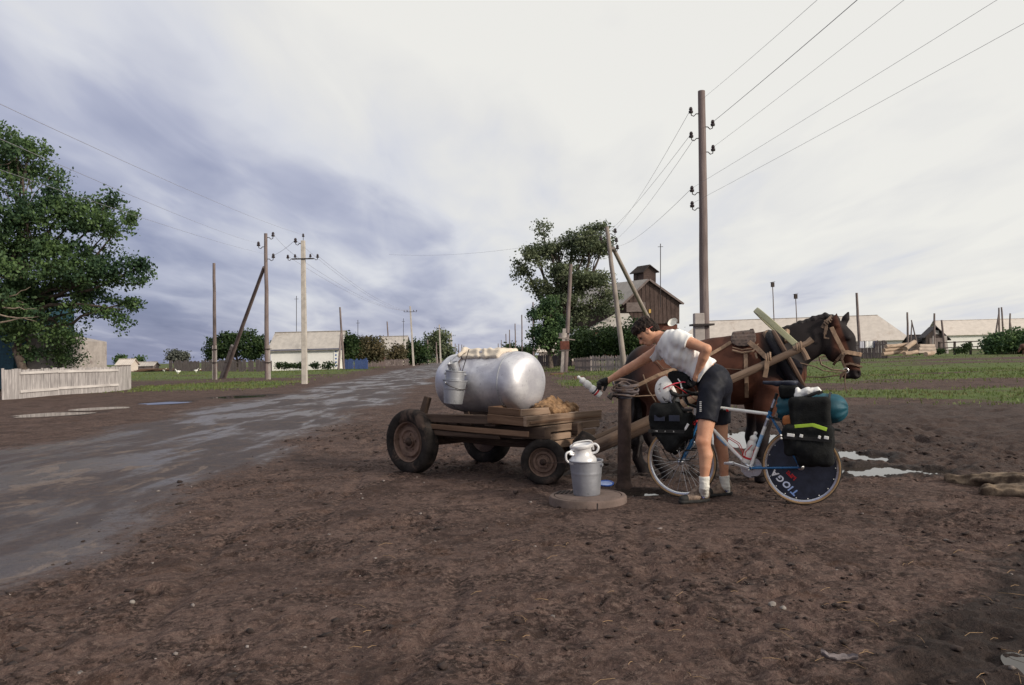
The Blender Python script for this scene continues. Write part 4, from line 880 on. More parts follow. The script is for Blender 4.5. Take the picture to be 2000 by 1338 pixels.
bl = BL(140,(815,685,20,20,0),(805,695,18,14,0),(826,695,14,12,0)); tree('green_bush','round green bush between the cream house and the concrete poles','bush',(W(815,710,140).x,140,0),bl,LF_BUSH,.42,420,11,.6,36,.1,limbs=False)
bl = BL(190,(845,665,10,16,0),(862,660,14,14,0),(855,680,22,12,0),(875,690,12,12,0),(840,690,10,12,0)); tree('road_end_tree','loose green tree at the far left side of the road','tree',(W(857,705,190).x,190,0),bl,LF_MID,.6,420,10,.8,37,.35,twigs=12)
bl = BL(260,(995,685,13,14,0),(1012,690,14,9,0),(1030,688,14,10,0)); tree('far_tree','small far tree behind the right roadside poles','tree',(W(1005,702,260).x,260,0),bl,LF_BUSH,.8,300,9,1.,38,.35,twigs=6)
bl = BL(108,(1955,668,30,18,0),(1985,664,30,18,0),(2015,668,40,20,0),(1940,678,18,12,0)); tree('dark_bush','broad dark green bush over the old fence at the right edge','bush',(W(1970,690,108).x,108,0),bl,LF_DARK,.36,900,12,.5,39,.15,limbs=False)
for k,(px,py,rx,ry,lab) in enumerate(((1871,684,8,5,'small weed clump left of the paddock post'),(1890,676,7,6,'small dark weed clump inside the paddock'),(1836,686,9,3,'low weed clump right of the logs'),(1882,685,12,4,'spreading weed clump by the paddock post'),(1798,686,8,4,'weed clump between the log piles'))):
    bl = BL(100,(px,py,rx,ry,0)); bl = [((c[0],c[1],max(c[2],.15)),rd) for c,rd in bl]; tree('weed_clump',lab,'weeds',(bl[0][0][0],100,0),bl,LF_BUSH,.2,60,8,.2,50+k,limbs=False,group='weed clumps near the paddock')
for k,(px,py,rx,ry,Yd,lf,lab) in enumerate(((340,694,12,8,170,LF_PALE,'pale grey far tree above the grey fence, left one'),(358,696,9,6,170,LF_PALE,'pale grey far tree above the grey fence, right one'),(272,704,7,6,190,LF_DARK,'dark far bush beside the low hut'),(235,701,8,6,190,LF_DARK,'dark far bush above the white fence end'),(150,692,18,14,60,LF_BUSH,'grey green bush behind the sapling'))):
    bl = BL(Yd,(px,py,rx,ry,0),(px-rx*.3,py+ry*.6,rx*.7,ry*.7,0)); tree('far_bush',lab,'bush',(bl[0][0][0],Yd,0),bl,lf,.5 if Yd>100 else .16,120 if Yd>100 else 400,9,.6 if Yd>100 else .3,60+k,.1,limbs=True,twigs=4)
for k,px in enumerate((545,560,574,590,615,640)):
    bl = BL(109,(px,714,6+3*(k%3),4+2*(k%2),0)); tree('weed_clump','low weeds at the foot of the whitewashed house, '+('first','second','third','fourth','fifth','sixth')[k]+' from its left corner','weeds',(bl[0][0][0],109,0),bl,LF_BUSH,.25,40,9,.25,70+k,limbs=False,group='weeds along the whitewashed wall')
bl = BL(41,(215,762,14,5,0),(190,766,10,3,0)); bl = [((c[0],c[1],max(c[2],.12)),rd) for c,rd in bl]; tree('weed_clump','green weeds at the foot of the white fence end','weeds',(bl[0][0][0],41,0),bl,LF_BUSH,.08,120,10,.12,81,limbs=False)
# ================================================================ water cart
CO, CA, CK = V((-.77,9.8,0)), V((.77,-.64,0)).normalized(), V((.64,.77,0)).normalized()
def C(a,b,z): return CO+CA*a+CK*b+V((0,0,z))
def ALU(name, base, rough, dark):
    m,t,b = mat_base(name); co = t.coord('Object'); n = t.noise(co,3.2,6.,.62,.4); n2 = t.noise(co,26.,4.,.6); n3 = t.noise(t.map(co,(1,1,5)),6.,3.)
    c = t.mix(t.sstep(n,.35,.68), base, dark); c = t.mix(t.m('MULTIPLY',t.sstep(n2,.62,.72),.5), c, tuple(x*.4 for x in dark)); c = t.mix(t.m('MULTIPLY',t.sstep(n3,.5,.7),.3),c,dark)
    t.put(b,'Base Color',c); t.put(b,'Metallic',.80); t.put(b,'Roughness',t.m('MULTIPLY_ADD',n,.25,rough-.05)); t.put(b,'Normal',t.bump(t.noise(co,5.,3.),.16,.03)); return m
TANKM = ALU('dull aluminium',(.76,.75,.78),.46,(.50,.49,.54)); GALV = ALU('galvanised sheet',(.42,.43,.47),.52,(.28,.29,.33)); PAILM = ALU('bright zinc',(.52,.53,.56),.46,(.36,.37,.40))
CANM = M('worn white enamel',(.70,.69,.70),.35,.08,6.,metal=.25,stain=(.40,.39,.40),stain_at=.62)
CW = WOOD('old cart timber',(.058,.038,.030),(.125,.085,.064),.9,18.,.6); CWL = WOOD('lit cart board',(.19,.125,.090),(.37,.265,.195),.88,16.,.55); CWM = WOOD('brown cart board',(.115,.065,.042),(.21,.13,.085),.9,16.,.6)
RUB = M('muddy rubber',(.026,.022,.021),.9,.4,9.,bump=.5,bscale=60.,spec=.15,stain=(.095,.066,.054),stain_scale=4.,stain_at=.52); RIMM = M('rusty rim',(.145,.092,.072),.8,.35,8.,stain=(.075,.038,.026),stain_scale=7.)
RUST = M('rust brown iron',(.058,.036,.030),.75,.4,9.,metal=.25,bump=.4,bscale=50.,stain=(.16,.075,.045),stain_scale=4.,stain_at=.58)
ROPE = M('tan rope leather',(.33,.21,.135),.85,.25,30.,bump=.6,bscale=90.); DROPE = M('dark rope',(.09,.065,.055),.9,.3,30.); LEATH = M('harness leather',(.125,.080,.055),.6,.4,18.,bump=.3,bscale=60.); LEATHL = M('worn tan strap',(.27,.180,.122),.7,.3,18.,bump=.3)
cart = thing('water_cart','low four wheeled wooden cart carrying the water tank, with mismatched car tyres','cart',C(.7,0,0))
def wheel(parent, c, axis, R, w, name='wheel', hubr=.05):
    ax = V(axis).normalized(); m = MB(); r = R*.60; rs = [(.02,w*.10),(.03,w*.28),(hubr+.02,w*.28),(hubr+.025,w*.16),(r*.52,w*.14),(r*.6,w*.24),(r*.74,w*.24),(r*.82,w*.08),(r*.93,w*.10),(r*.97,w*.36),(r*1.03,w*.40),(r*1.04,w*.33),(r*.99,-w*.3),(.05,-w*.3)]
    m.lathe(rs,c,ax,36); d,x,y = frame(ax)
    for k in range(5):
        a = k*2*math.pi/5+.4; p = V(c)+x*(r*.40*math.cos(a))+y*(r*.40*math.sin(a))+ax*w*.16; m.tube([p,p+ax*w*.10],.013,6)
    wh = part(name,m,RIMM,parent,True,auto=35)
    m = MB(); prof = []; N = 18
    for i in range(N+1):
        t = -math.pi*.90+2*math.pi*.90*i/N; a = abs(t)/math.pi
        rr = (r+R)/2 + (R-r)/2*1.0*math.copysign(abs(math.cos(t))**.75,math.cos(t)); hh = w/2*math.copysign(abs(math.sin(t))**.62,math.sin(t)); prof.append((rr,hh))
    m.lathe(prof,c,ax,64)
    part('tyre',m,RUB,wh,True,auto=35)
    m = MB(); m.lathe([(0,w*.52),(.022,w*.5),(.03,w*.40),(hubr,w*.34),(hubr+.01,w*.1)],c,ax,16); m.tube([V(c)+ax*w*.5,V(c)+ax*(w*.5+.03)],.012,8); part('hub',m,RUST,wh,True)
    return wh
wheel(cart,V((-1.215,9.50,.38)),-CK,.385,.20); wheel(cart,C(0,.65,.37),CK,.38,.20)
SA = V((.22,.975,0)).normalized(); FA = C(1.5,.01,0)
for s in (-1,1): wheel(cart,FA+SA*(.37*s)+V((0,0,.24)),SA*s,.245,.15,hubr=.035)
m = MB(); m.beam(V((-1.17,9.55,.37)),C(0,.62,.36),.11,.12); part('axle',m,CW,cart,False,.008)
m = MB(); m.beam(FA-SA*.36+V((0,0,.25)),FA+SA*.36+V((0,0,.25)),.09,.10); m.beam(FA-SA*.30+V((0,0,.34)),FA+SA*.30+V((0,0,.34)),.12,.10); part('axle',m,CW,cart,False,.008)
m = MB(); p = FA-SA*.45+V((0,0,.235)); m.tube([p,W(1085,904,8.25),W(1106,903,8.05)],.006,6); part('hitch_rod',m,RUST,cart,True)
m = MB(); m.tube([FA+V((0,0,.38)),FA+V((0,0,.60))],[.10,.11],16); m.beam(FA+V((0,0,.40))-CA*.16,FA+V((0,0,.40))+CA*.1,.12,.08); part('turntable',m,IRON,cart,True,auto=30)
for b in (-.30,.30):
    m = MB(); m.beam(C(-.18,b,.52),C(1.72,b,.54),.11,.13,None,1.,.005); part('chassis_beam',m,CW,cart,False,.01)
m = MB(); m.tube([C(-.1,-.05,.40),C(.8,0,.37),C(1.5,.02,.38)],.05,8); part('reach_pole',m,CW,cart,True)
for i,a in enumerate(np.linspace(-.1,1.05,7)):
    m = MB(); m.beam(C(a,-.47+.02*(i%3),.62),C(a+.02,.5-.02*(i%2),.62),.155,.04,None,1.,.006); part('bed_plank',m,CW,cart,False,.006)
m = MB(); m.beam(C(-.18,-.46,.66),C(1.10,-.47,.67),.05,.10,None,1.,.006); part('side_board',m,CW,cart,False,.008)
m = MB(); m.beam(C(-.05,-.50,.575),C(1.62,-.50,.545),.035,.055,None,1.,.008); part('side_board',m,CWM,cart,False,.008)
m = MB(); m.beam(C(.15,-.49,.50),C(1.2,-.485,.485),.03,.05,None,.8,.008); part('side_board',m,CW,cart,False,.008)
m = MB(); m.beam(C(-.18,.46,.66),C(1.2,.47,.67),.05,.12); part('side_board',m,CW,cart,False,.008)
m = MB(); m.beam(C(-.10,-.44,.55),W(836,775,9.52),.07,.09,CA,.9); part('stake',m,CW,cart,False,.01)
m = MB(); m.beam(C(-.10,.44,.55),C(-.22,.46,.95),.07,.09,CA,.9); part('stake',m,CW,cart,False,.01)
# front tray and platform
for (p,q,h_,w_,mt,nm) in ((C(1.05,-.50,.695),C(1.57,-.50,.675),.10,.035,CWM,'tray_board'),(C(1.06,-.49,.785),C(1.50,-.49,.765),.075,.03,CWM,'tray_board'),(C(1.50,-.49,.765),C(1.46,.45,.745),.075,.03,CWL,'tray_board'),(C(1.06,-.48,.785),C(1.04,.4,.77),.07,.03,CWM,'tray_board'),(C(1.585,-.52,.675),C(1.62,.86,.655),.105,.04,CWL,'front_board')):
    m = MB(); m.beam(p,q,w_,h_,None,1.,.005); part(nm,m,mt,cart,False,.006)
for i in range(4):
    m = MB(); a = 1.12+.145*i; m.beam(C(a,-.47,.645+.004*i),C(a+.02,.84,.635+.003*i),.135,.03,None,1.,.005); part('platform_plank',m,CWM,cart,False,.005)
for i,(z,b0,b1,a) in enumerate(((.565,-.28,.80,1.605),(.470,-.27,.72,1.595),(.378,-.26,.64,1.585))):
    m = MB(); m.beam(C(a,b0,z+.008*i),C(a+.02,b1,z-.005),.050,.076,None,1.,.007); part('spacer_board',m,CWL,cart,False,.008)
m = MB(); q = W(1136,862,8.75); m.lathe([(0,.02),(.11,.0),(.13,.05),(.10,.2),(0,.22)],q-V((.02,.05,.10)),(.4,.1,.6),14); part('grease_pot',m,RUB,cart,True)
# shafts run to the horse (its plane is set up here)
HA, HX = V((1.34,8.9,0)), V((1.6,-.5,0)).normalized(); HN = V((HX.y,-HX.x,0)); HN = HN if HN.y<0 else -HN
def HP(px,py,lat=0.): return HIT(px,py,HA+HN*lat,HN)
SHW = WOOD('shaft pole wood',(.15,.10,.075),(.27,.19,.14),.85,14.,.5)
sh_n0, sh_n1 = W(1140,880,8.45), HP(1563,681,.43)
m = MB(); m.tube([sh_n0,sh_n0.lerp(sh_n1,.33)+V((0,0,-.005)),sh_n0.lerp(sh_n1,.66)+V((0,0,.02)),sh_n1],[.050,.050,.044,.036],10); sh1 = part('shaft',m,SHW,cart,True)
f0 = sh_n0+V((.12,.72,.0)); f1 = sh_n1-HN*.86; m = MB(); m.tube([f0,f0.lerp(f1,.5),f1],[.05,.047,.036],10); part('shaft',m,SHW,cart,True)
m = MB(); m.tube([W(1145,888,8.42),W(1215,858,8.35),W(1300,822,8.25)],[.035,.04,.03],8); part('trace_pole',m,CW,cart,True)
m = MB(); m.beam(sh_n0,f0,.10,.11); part('shaft_bar',m,CW,cart,False,.01)
# ---- tank
tank = thing('water_tank','dented grey aluminium water tank with domed ends lying on the cart','tank',C(.66,0,.72))
TC, TR, TL = C(.66,0,1.066), .350, .40; DENT = CA*.47-CK*.20-V((0,0,.27)); DENT2 = CA*.58+CK*.05-V((0,0,.02))
def radial(name, prof, c, ax, mat, parent, seg=96, dent=.006, seed=0):
    m = MB(); m.lathe(prof,c,ax,seg); r = np.random.default_rng(seed)
    for i,p in enumerate(m.v):
        q = p-V(c); rad = q-V(ax)*q.dot(V(ax)); L = rad.length
        if L>.02:
            k = math.sin(q.x*9+seed)*math.sin(q.y*8.+1.3)*math.sin(q.z*10+.6)+.5*math.sin(q.x*21+q.z*17)-3.2*math.exp(-((q-DENT).length/.075)**2)-2.*math.exp(-((q-DENT2).length/.10)**2); m.v[i] = p+rad/L*(dent*k)
    return part(name,m,mat,parent,True,auto=50)
prof = [(TR,-TL+.8*i/14) for i in range(15)]; radial('barrel',prof,TC,CA,TANKM,tank,seed=1)
for s in (-1,1):
    prof = [(TR*math.cos(t)**.50 if t<1.56 else 0.0001, TL+(.235 if s>0 else .29)*math.sin(t)**.70) for t in (np.linspace(0,1,26)**1.3)*math.pi/2]
    e = radial('domed_end',prof,TC,CA*s,TANKM,tank,dent=.0055,seed=2+s)
    m = MB(); d,x,y = frame(CA); m.tube([TC+CA*(TL*s)+x*((TR+.001)*math.cos(a))+y*((TR+.001)*math.sin(a)) for a in np.linspace(0,2*math.pi,72,endpoint=False)],.0085,6,closed=True); part('weld_seam',m,PAILM,e,True)
m = MB(); m.lathe([(.17,-.05),(.17,.012),(.16,.022),(0,.024)],TC+CA*.02+V((0,0,TR)),(0,0,1),30); part('hatch_collar',m,TANKM,tank,True,auto=35)
def cloth_on_tank():
    c = TC+V((0,0,TR+.024))+CA*.03; S = SDF(c-V((.55,.45,.2)),c+V((.55,.45,.2)),.008); ax_ = (CA,CK,V((0,0,1)))
    S.box(c-V((0,0,.012)),(.27,.16,.022),ax_,.019,.03); S.ell(c+CA*.05,(.22,.15,.028),ax_,.02); S.box(c-CK*.16-V((0,0,.045)),(.27,.07,.022),(CA,(CK+V((0,0,.55))).normalized(),(V((0,0,1))-CK*.55).normalized()),.018,.04); S.ell(c-CA*.26-V((0,0,.02)),(.08,.11,.035),ax_,.05); S.ell(c-CA*.31-CK*.12+V((0,0,.0)),(.04,.055,.042),ax_,.04); S.cap(c-CA*.30-CK*.16,c-CA*.33-CK*.21-V((0,0,.05)),.02,.03,.03)
    X,Yy,Z = S.pts(); u = (X-c.x)*CA.x+(Yy-c.y)*CA.y; w = (X-c.x)*CK.x+(Yy-c.y)*CK.y
    S.f += (.006*np.sin(w*55+9*np.sin(u*7))+.004*np.sin(u*34+w*22)+.012*(u+.3)*0).astype(np.float32)
    return tag(S.part('cover_cloth',M('cream canvas',(.66,.575,.475),.95,.10,5.,bump=.4,bscale=120.),loc=c),'crumpled cream canvas tied over the tank hatch','cloth')
cloth_on_tank()
m = MB(); q0 = W(912,694,8.98); q0 = TC-CA*.31-CK*.12+V((0,0,TR+.02))
path = [q0+V((.02,.1,.02)),q0]; d_,x_,y_ = frame(CA)
for a in np.linspace(2.0,3.35,9):                                        # down the near side of the barrel
    path.append(TC-CA*.25 + CK*(math.cos(a)*(TR+.012)) + V((0,0,math.sin(a)*(TR+.012))))
m.tube(path,.006,7); k0 = path[3]; m.tube([k0,k0+V((-.05,-.06,-.05)),W(900,723,9.02)],.004,6); m.ball(k0,.022,10,7); m.ball(k0+V((.02,-.01,.03)),.018,8,6)
tag(part('tank_rope',m,DROPE,loc=q0,smooth=True),'dark rope knotted beside the canvas and hanging down the tank side','rope')
# ---- pails
def pail(name,label,c,r1,r0,h_,mat,axis=(0,0,1),handle=True,cat='bucket',hand_down=True,open_=True,ang=0.):
    o = thing(name,label,cat,c); ax = V(axis).normalized(); m = MB(); prof = [(0,.012),(r0*.96,.012),(r0,0),(r0*1.02,.01),(r0+(r1-r0)*.55,h_*.55),(r0+(r1-r0)*.60,h_*.605),(r0+(r1-r0)*.63+.0015,h_*.635),(r0+(r1-r0)*.665,h_*.665),(r0+(r1-r0)*.72,h_*.72),(r1-.004,h_-.03),(r1-.002,h_-.012),(r1+.006,h_-.006),(r1+.006,h_+.004),(r1-.003,h_+.002),(r1-.008,h_-.02),(r0*.97,.03),(0,.03)]
    m.lathe(prof,c,ax,40); b = part('body',m,mat,o,True,auto=40); d,x,y = frame(ax); x,y = x*math.cos(ang)+y*math.sin(ang), y*math.cos(ang)-x*math.sin(ang); t_ = V(c)+ax*(h_-.035)
    for s in (-1,1):
        m = MB(); m.tube([t_+x*(s*(r1-.005)),t_+x*(s*(r1+.012))],.016,8); part('ear',m,mat,b,True)
    if handle:
        m = MB(); pts = [t_+x*((r1+.008)*math.cos(a))+(y*.85+ax*-.35).normalized()*((r1+.02)*math.sin(a)) for a in np.linspace(0,math.pi,16)]; m.tube(pts,.0042,6); part('bail_handle',m,IRON,b,True)
    return o
pc = W(885,788,9.04); lean = V((.10,.0,.99))
pail('bucket','galvanised bucket hung on the tank side, holding a second pail',pc,.136,.104,.265,PAILM,lean,True,ang=2.4)
pail('bucket','narrower bright pail nested inside the bucket hung on the tank',pc+lean.normalized()*.115,.112,.092,.255,PAILM,lean,False)
m = MB(); q = pc+lean.normalized()*.36; L0 = q+V((.055,-.02,.0)); m.tube([L0-V((.0,.0,.06)),W(916,682,9.0)],.0048,7); tag(part('ladle_stick',m,DARKP,loc=q,smooth=True),'dark stick leaning out of the nested pail past the canvas','stick')
o = thing('dipper','bright metal dipper cup standing in the nested pail','ladle',q)
m = MB(); m.lathe([(0,-.05),(.050,-.045),(.062,.02),(.064,.075),(.059,.075),(.054,.02),(0,-.03)],q+V((-.015,0,.035)),(-.25,-.2,1),22); part('cup',m,PAILM,o,True,auto=40)
m = MB(); m.tube([q+V((-.045,-.05,.02)),q+V((-.05,-.055,.14))],.006,6); part('handle',m,PAILM,o,True)
# ---- sheepskin seat pad
def fleece():
    c = C(1.38,.28,.72); S = SDF(c-V((.5,.5,.15)),c+V((.5,.5,.3)),.010); ax_ = (CK,CA,V((0,0,1)))
    S.ell(c+V((0,0,.02)),(.36,.17,.07),ax_,.03); S.ell(c-CK*.17+V((0,0,.05)),(.13,.11,.075),ax_,.05); S.ell(c+CK*.02-CA*.05+V((0,0,.075)),(.15,.10,.085),ax_,.05); S.ell(c+CK*.24+V((0,0,.03)),(.16,.12,.055),ax_,.05)
    X,Yy,Z = S.pts(); r = np.random.default_rng(4)
    for k in range(9):
        d = r.normal(size=3); d *= (38+9*k)/np.linalg.norm(d); S.f += (.0045*np.sin(X*d[0]+Yy*d[1]+Z*d[2]+k*1.7+np.sin(X*31+Z*27))).astype(np.float32)
    tag(S.part('sheepskin',M('tan fleece',(.12,.060,.028),.98,.4,13.,col2=(.34,.205,.11),bump=1.,bscale=70.,stain=(.06,.028,.014),stain_scale=6.,stain_at=.53),loc=c),'shaggy tan sheepskin thrown over the front of the cart','sheepskin')
fleece()
def hide_under():
    c = C(1.44,.30,.695); S = SDF(c-V((.5,.4,.06)),c+V((.5,.4,.06)),.008); S.ell(c,(.30,.16,.022),(CK,CA,V((0,0,1))),.01); S.wob(.004,30,4)
    tag(S.part('folded_cloth',M('pale cloth',(.55,.44,.36),.95,.15,8.),loc=c),'pale folded cloth under the sheepskin on the cart front','cloth')
hide_under()
# ================================================================ standpipe, well cover, bucket, can
pb = G(1219,952); pt = HIT(1220,776,(pb.x,pb.y,0),V((0,1,0)))
o = pump = thing('standpipe','rust brown iron standpipe wound with rope at its top','standpipe',pb)
m = MB(); ax = (pt-pb); Hh = ax.length; m.lathe([(.098,-.06),(.094,.02),(.078,.05),(.071,.075),(.069,.12),(.068,Hh*.80),(.0665,Hh*.82),(.0665,Hh-.005)],pb,ax,28); part('pipe',m,RUST,o,True,auto=40)
m = MB(); m.lathe([(.066,Hh-.01),(.078,Hh-.008),(.080,Hh+.03),(.072,Hh+.05),(.05,Hh+.07),(.045,Hh+.12),(0,Hh+.13)],pb,ax,24); part('cap',m,M('worn grey iron',(.11,.105,.12),.55,.35,18.,metal=.5),o,True,auto=40)
m = MB(); s0 = pt+V((-.03,-.01,-.005)); m.tube([s0,s0+V((-.05,-.01,.03)),s0+V((-.105,-.02,.035)),s0+V((-.135,-.025,.0))],[.03,.028,.027,.030],10); part('spout',m,IRON,o,True)
m = MB(); m.beam(pt+V((.01,.02,.10)),pt+V((-.06,-.02,.13)),.05,.028); part('lever',m,IRON,o,False,.008)
m = MB(); r = random.Random(6); tcr = pt+V((.0,0,.03)); pts = []
for i in range(120):
    a = i*.24; k = i/120; rr = .086+.020*math.sin(i*.13)+.014*math.sin(a*.5+1); pts.append(tcr+V((.01+rr*1.22*math.cos(a), rr*math.sin(a), .125*k-.005+.030*math.sin(a*.83+k*5)+.012*math.sin(a*1.9))))
m.tube(pts,.0165,8,flat=.6); tag(part('rein_rope',m,M('tan and grey rein',(.20,.125,.085),.85,.4,9.,col2=(.13,.115,.13),bump=.5),loc=tcr,smooth=True),'tan leather rein wound many times round the standpipe top','rein')
wc = G(1148,966,.065); o = thing('well_cover','round concrete cover with an inset iron grating under the bucket','manhole cover',(wc.x,wc.y,0))
CCM = M('earth stained concrete',(.135,.098,.086),.92,.25,5.,bump=.5,bscale=45.,stain=(.085,.057,.047),stain_scale=3.5,stain_at=.56)
m = MB(); m.lathe([(.362,-.08),(.360,.045),(.350,.062),(.330,.066),(.318,.064),(.316,.052),(.308,.052),(.306,.064),(0,.067)],(wc.x,wc.y,0),(0,0,1),64); part('ring',m,CCM,o,True,auto=35)
m = MB(); gc = G(1104,961,.07)
for i in range(5):
    for j in range(4): p = gc+V((-.08+.042*i+.012*j,-.06+.042*j,.0)); m.beam(p-V((.012,0,0)),p+V((.012,0,0)),.024,.008)
part('grating',m,IRON,o)
m = MB(); e = G(1166,990,.03); m.beam(e+V((.0,-.004,-.05)),e+V((.004,-.004,.03)),.012,.01,(0,1,0)); part('crack',m,IRON,o)
bc = G(1146,965,.068); bc = V((bc.x,bc.y,.068))
pail('bucket','galvanised steel bucket on the well cover with a milk can in it',bc,.155,.122,.315,GALV,(0,0,1),True,ang=.5)
def milk_can():
    ax = V((-.10,-.03,1)).normalized(); c = bc+V((-.006,0,.10)); o = thing('milk_can','white enamel milk can with a clamped lid standing in the bucket','milk can',c)
    m = MB(); m.lathe([(0,0),(.118,0),(.122,.01),(.122,.19),(.128,.205),(.126,.225),(.115,.245),(.100,.262),(.092,.278),(.089,.30),(.089,.338),(.092,.343),(.092,.348)],c,ax,36); part('body',m,CANM,o,True,auto=50)
    m = MB(); t_ = c+ax*.345; m.lathe([(.090,-.012),(.104,-.010),(.109,.002),(.107,.016),(.098,.024),(.088,.018),(.080,.006),(.05,.006),(.03,.014),(0,.016)],t_,ax,34); ld_ = part('lid',m,CANM,o,True,auto=40)
    m = MB(); m.tube(cr([t_+V((-.10,-.05,.0)),t_+V((-.06,-.07,.045)),t_+V((.06,-.045,.060)),t_+V((.10,-.02,.035)),t_+V((.112,0,-.03))]),.0105,8,flat=.7); part('clamp_bar',m,CANM,ld_,True)
    m = MB(); h0 = c+ax*.235
    m.tube(cr([h0+V((.075,-.02,.05)),h0+V((.125,-.03,.06)),h0+V((.145,-.03,.105)),h0+V((.115,-.02,.135)),h0+V((.08,-.02,.12))]),.011,8); part('carry_handle',m,CANM,o,True)
    m = MB(); m.tube(cr([h0+V((-.075,-.05,.055)),h0+V((-.125,-.07,.07)),h0+V((-.158,-.08,.055)),h0+V((-.160,-.08,.005)),h0+V((-.140,-.07,-.025))]),.010,8); m.tube(cr([h0+V((-.07,-.05,.085)),h0+V((-.11,-.06,.08)),h0+V((-.125,-.065,.055)),h0+V((-.09,-.055,.04))]),.012,8); part('carry_handle',m,CANM,o,True)
milk_can()
lc = G(1183,947,.07); o = thing('enamel_lid','small blue rimmed enamel lid lying behind the bucket','lid',lc)
m = MB(); m.lathe([(0,.012),(.055,.012),(.066,.016)],lc,(0,-.18,1),28); part('plate',m,M('pale blue enamel',(.28,.36,.62),.3,.1),o,True)
m = MB(); m.lathe([(.064,.014),(.078,.024),(.083,.022),(.080,.012),(.064,.002)],lc,(0,-.18,1),28); part('rim',m,M('deep blue enamel',(.03,.09,.36),.3,.15),o,True)
# ---- weathered log and curved bark scrap
def old_log():
    a,b = G(1862,951), G(2120,978); d = (b-a).normalized(); n = V((-d.y,d.x,0)); o = thing('old_log','split weathered log lying in the mud at the right edge','log',a+V((.5,0,0)))
    def lump(name,p,q,ra,rb,mat,seed,fl=.62):
        S = SDF(np.minimum(p,q)-.25,np.maximum(p,q)+.25,.010); S.cap(p,q,ra,rb,.02,(0,0,1),1/fl); X,Yy,Z = S.pts(); u = (X-p.x)*d.x+(Yy-p.y)*d.y; w = (X-p.x)*n.x+(Yy-p.y)*n.y
        S.f += (.011*np.sin(w*70+Z*46+2.4*np.sin(u*6+seed))+.010*np.sin(w*28-Z*60+1.2*np.sin(u*9))+.014*np.sin(u*7+seed)*np.sin(w*11+Z*14)+.007*np.sin(u*33+w*40)).astype(np.float32); return S.part(name,mat,o)
    WL = M('bleached rotten wood',(.105,.072,.054),.95,.45,9.,col2=(.25,.185,.13),bump=1.,bscale=30.,stain=(.055,.034,.025),stain_scale=5.,stain_at=.55)
    lump('upper_half',a+V((.05,.12,.06)),b+V((0,.20,.12)),.075,.15,WL,1.); lump('lower_half',G(1935,966)+V((0,.0,.035)),b+V((.1,-.06,.05)),.10,.13,WL,2.6)
old_log()
def bark():
    c = G(1640,1284,.03); m = MB(); d = V((.955,-.30,0)); n = V((.30,.955,0)); N,K = 14,6; L,w_ = .15,.052; g = []
    for i in range(N+1):
        t_ = i/N*2-1; row = []
        for k in range(K+1):
            s = k/K*2-1; ww = w_*(1-.55*max(0,t_)**2)*(.72+.28*(1-abs(t_))); row.append(c+d*(t_*L*.5)+n*(s*ww*.5+.010*math.sin(t_*3))+V((0,0,.022*t_*t_*(1 if t_<0 else .6)+.016*s*s-.010+.003*math.sin(i*1.7+k))))
        g.append(row)
    for up in (0,-.006):
        for row in g: m.v += [p+V((0,0,up)) for p in row]
    S = (N+1)*(K+1)
    for i in range(N):
        for k in range(K): q = [i*(K+1)+k,(i+1)*(K+1)+k,(i+1)*(K+1)+k+1,i*(K+1)+k+1]; m.face(q[::-1],[(0,0)]*4); m.face([S+j for j in q],[(0,0)]*4)
    rim = [k for k in range(K+1)]+[i*(K+1)+K for i in range(1,N+1)]+[N*(K+1)+k for k in range(K-1,-1,-1)]+[i*(K+1) for i in range(N-1,0,-1)]
    for i in range(len(rim)): a,b = rim[i],rim[(i+1)%len(rim)]; m.face((a,b,S+b,S+a),[(0,0)]*4)
    tag(part('scrap_piece',m,M('grey scrap',(.16,.135,.140),.75,.3,30.,bump=.3),loc=c,smooth=True),'curled grey scrap of sheet lying in the foreground mud','scrap')
bark()
for px,py,s_,lab in ((1508,1172,.020,'small white stone, left of the two together in the mud'),(1530,1181,.019,'small white stone, right of the two together in the mud'),(258,1180,.016,'pale stone at the lower left of the foreground')):
    q = G(px,py); q.z = gz(q.x,q.y)+.008; S = SDF(q-V((.05,)*3),q+V((.05,)*3),.004); S.ell(q,(s_,s_*.75,s_*.7),k=.01); S.wob(.002,90,int(px)); tag(S.part('stone',M('pale stone '+str(px),(.22,.195,.18),.8,.2,30.),loc=q),lab,'stone','pale stones in the mud')
def offcut():
    for px,py,w_,lab in ((1130,740,.5,'short brown board lying on the mud behind the held bottle'),(1088,733,.9,'flat reddish board lying beyond the tank')):
        q = G(px,py); m = MB(); m.beam(q+V((-w_/2,0,.06)),q+V((w_/2,.1,.08)),.25,.14); tag(part('board',m,CWM,loc=q,bevel=.01),lab,'board')
offcut()
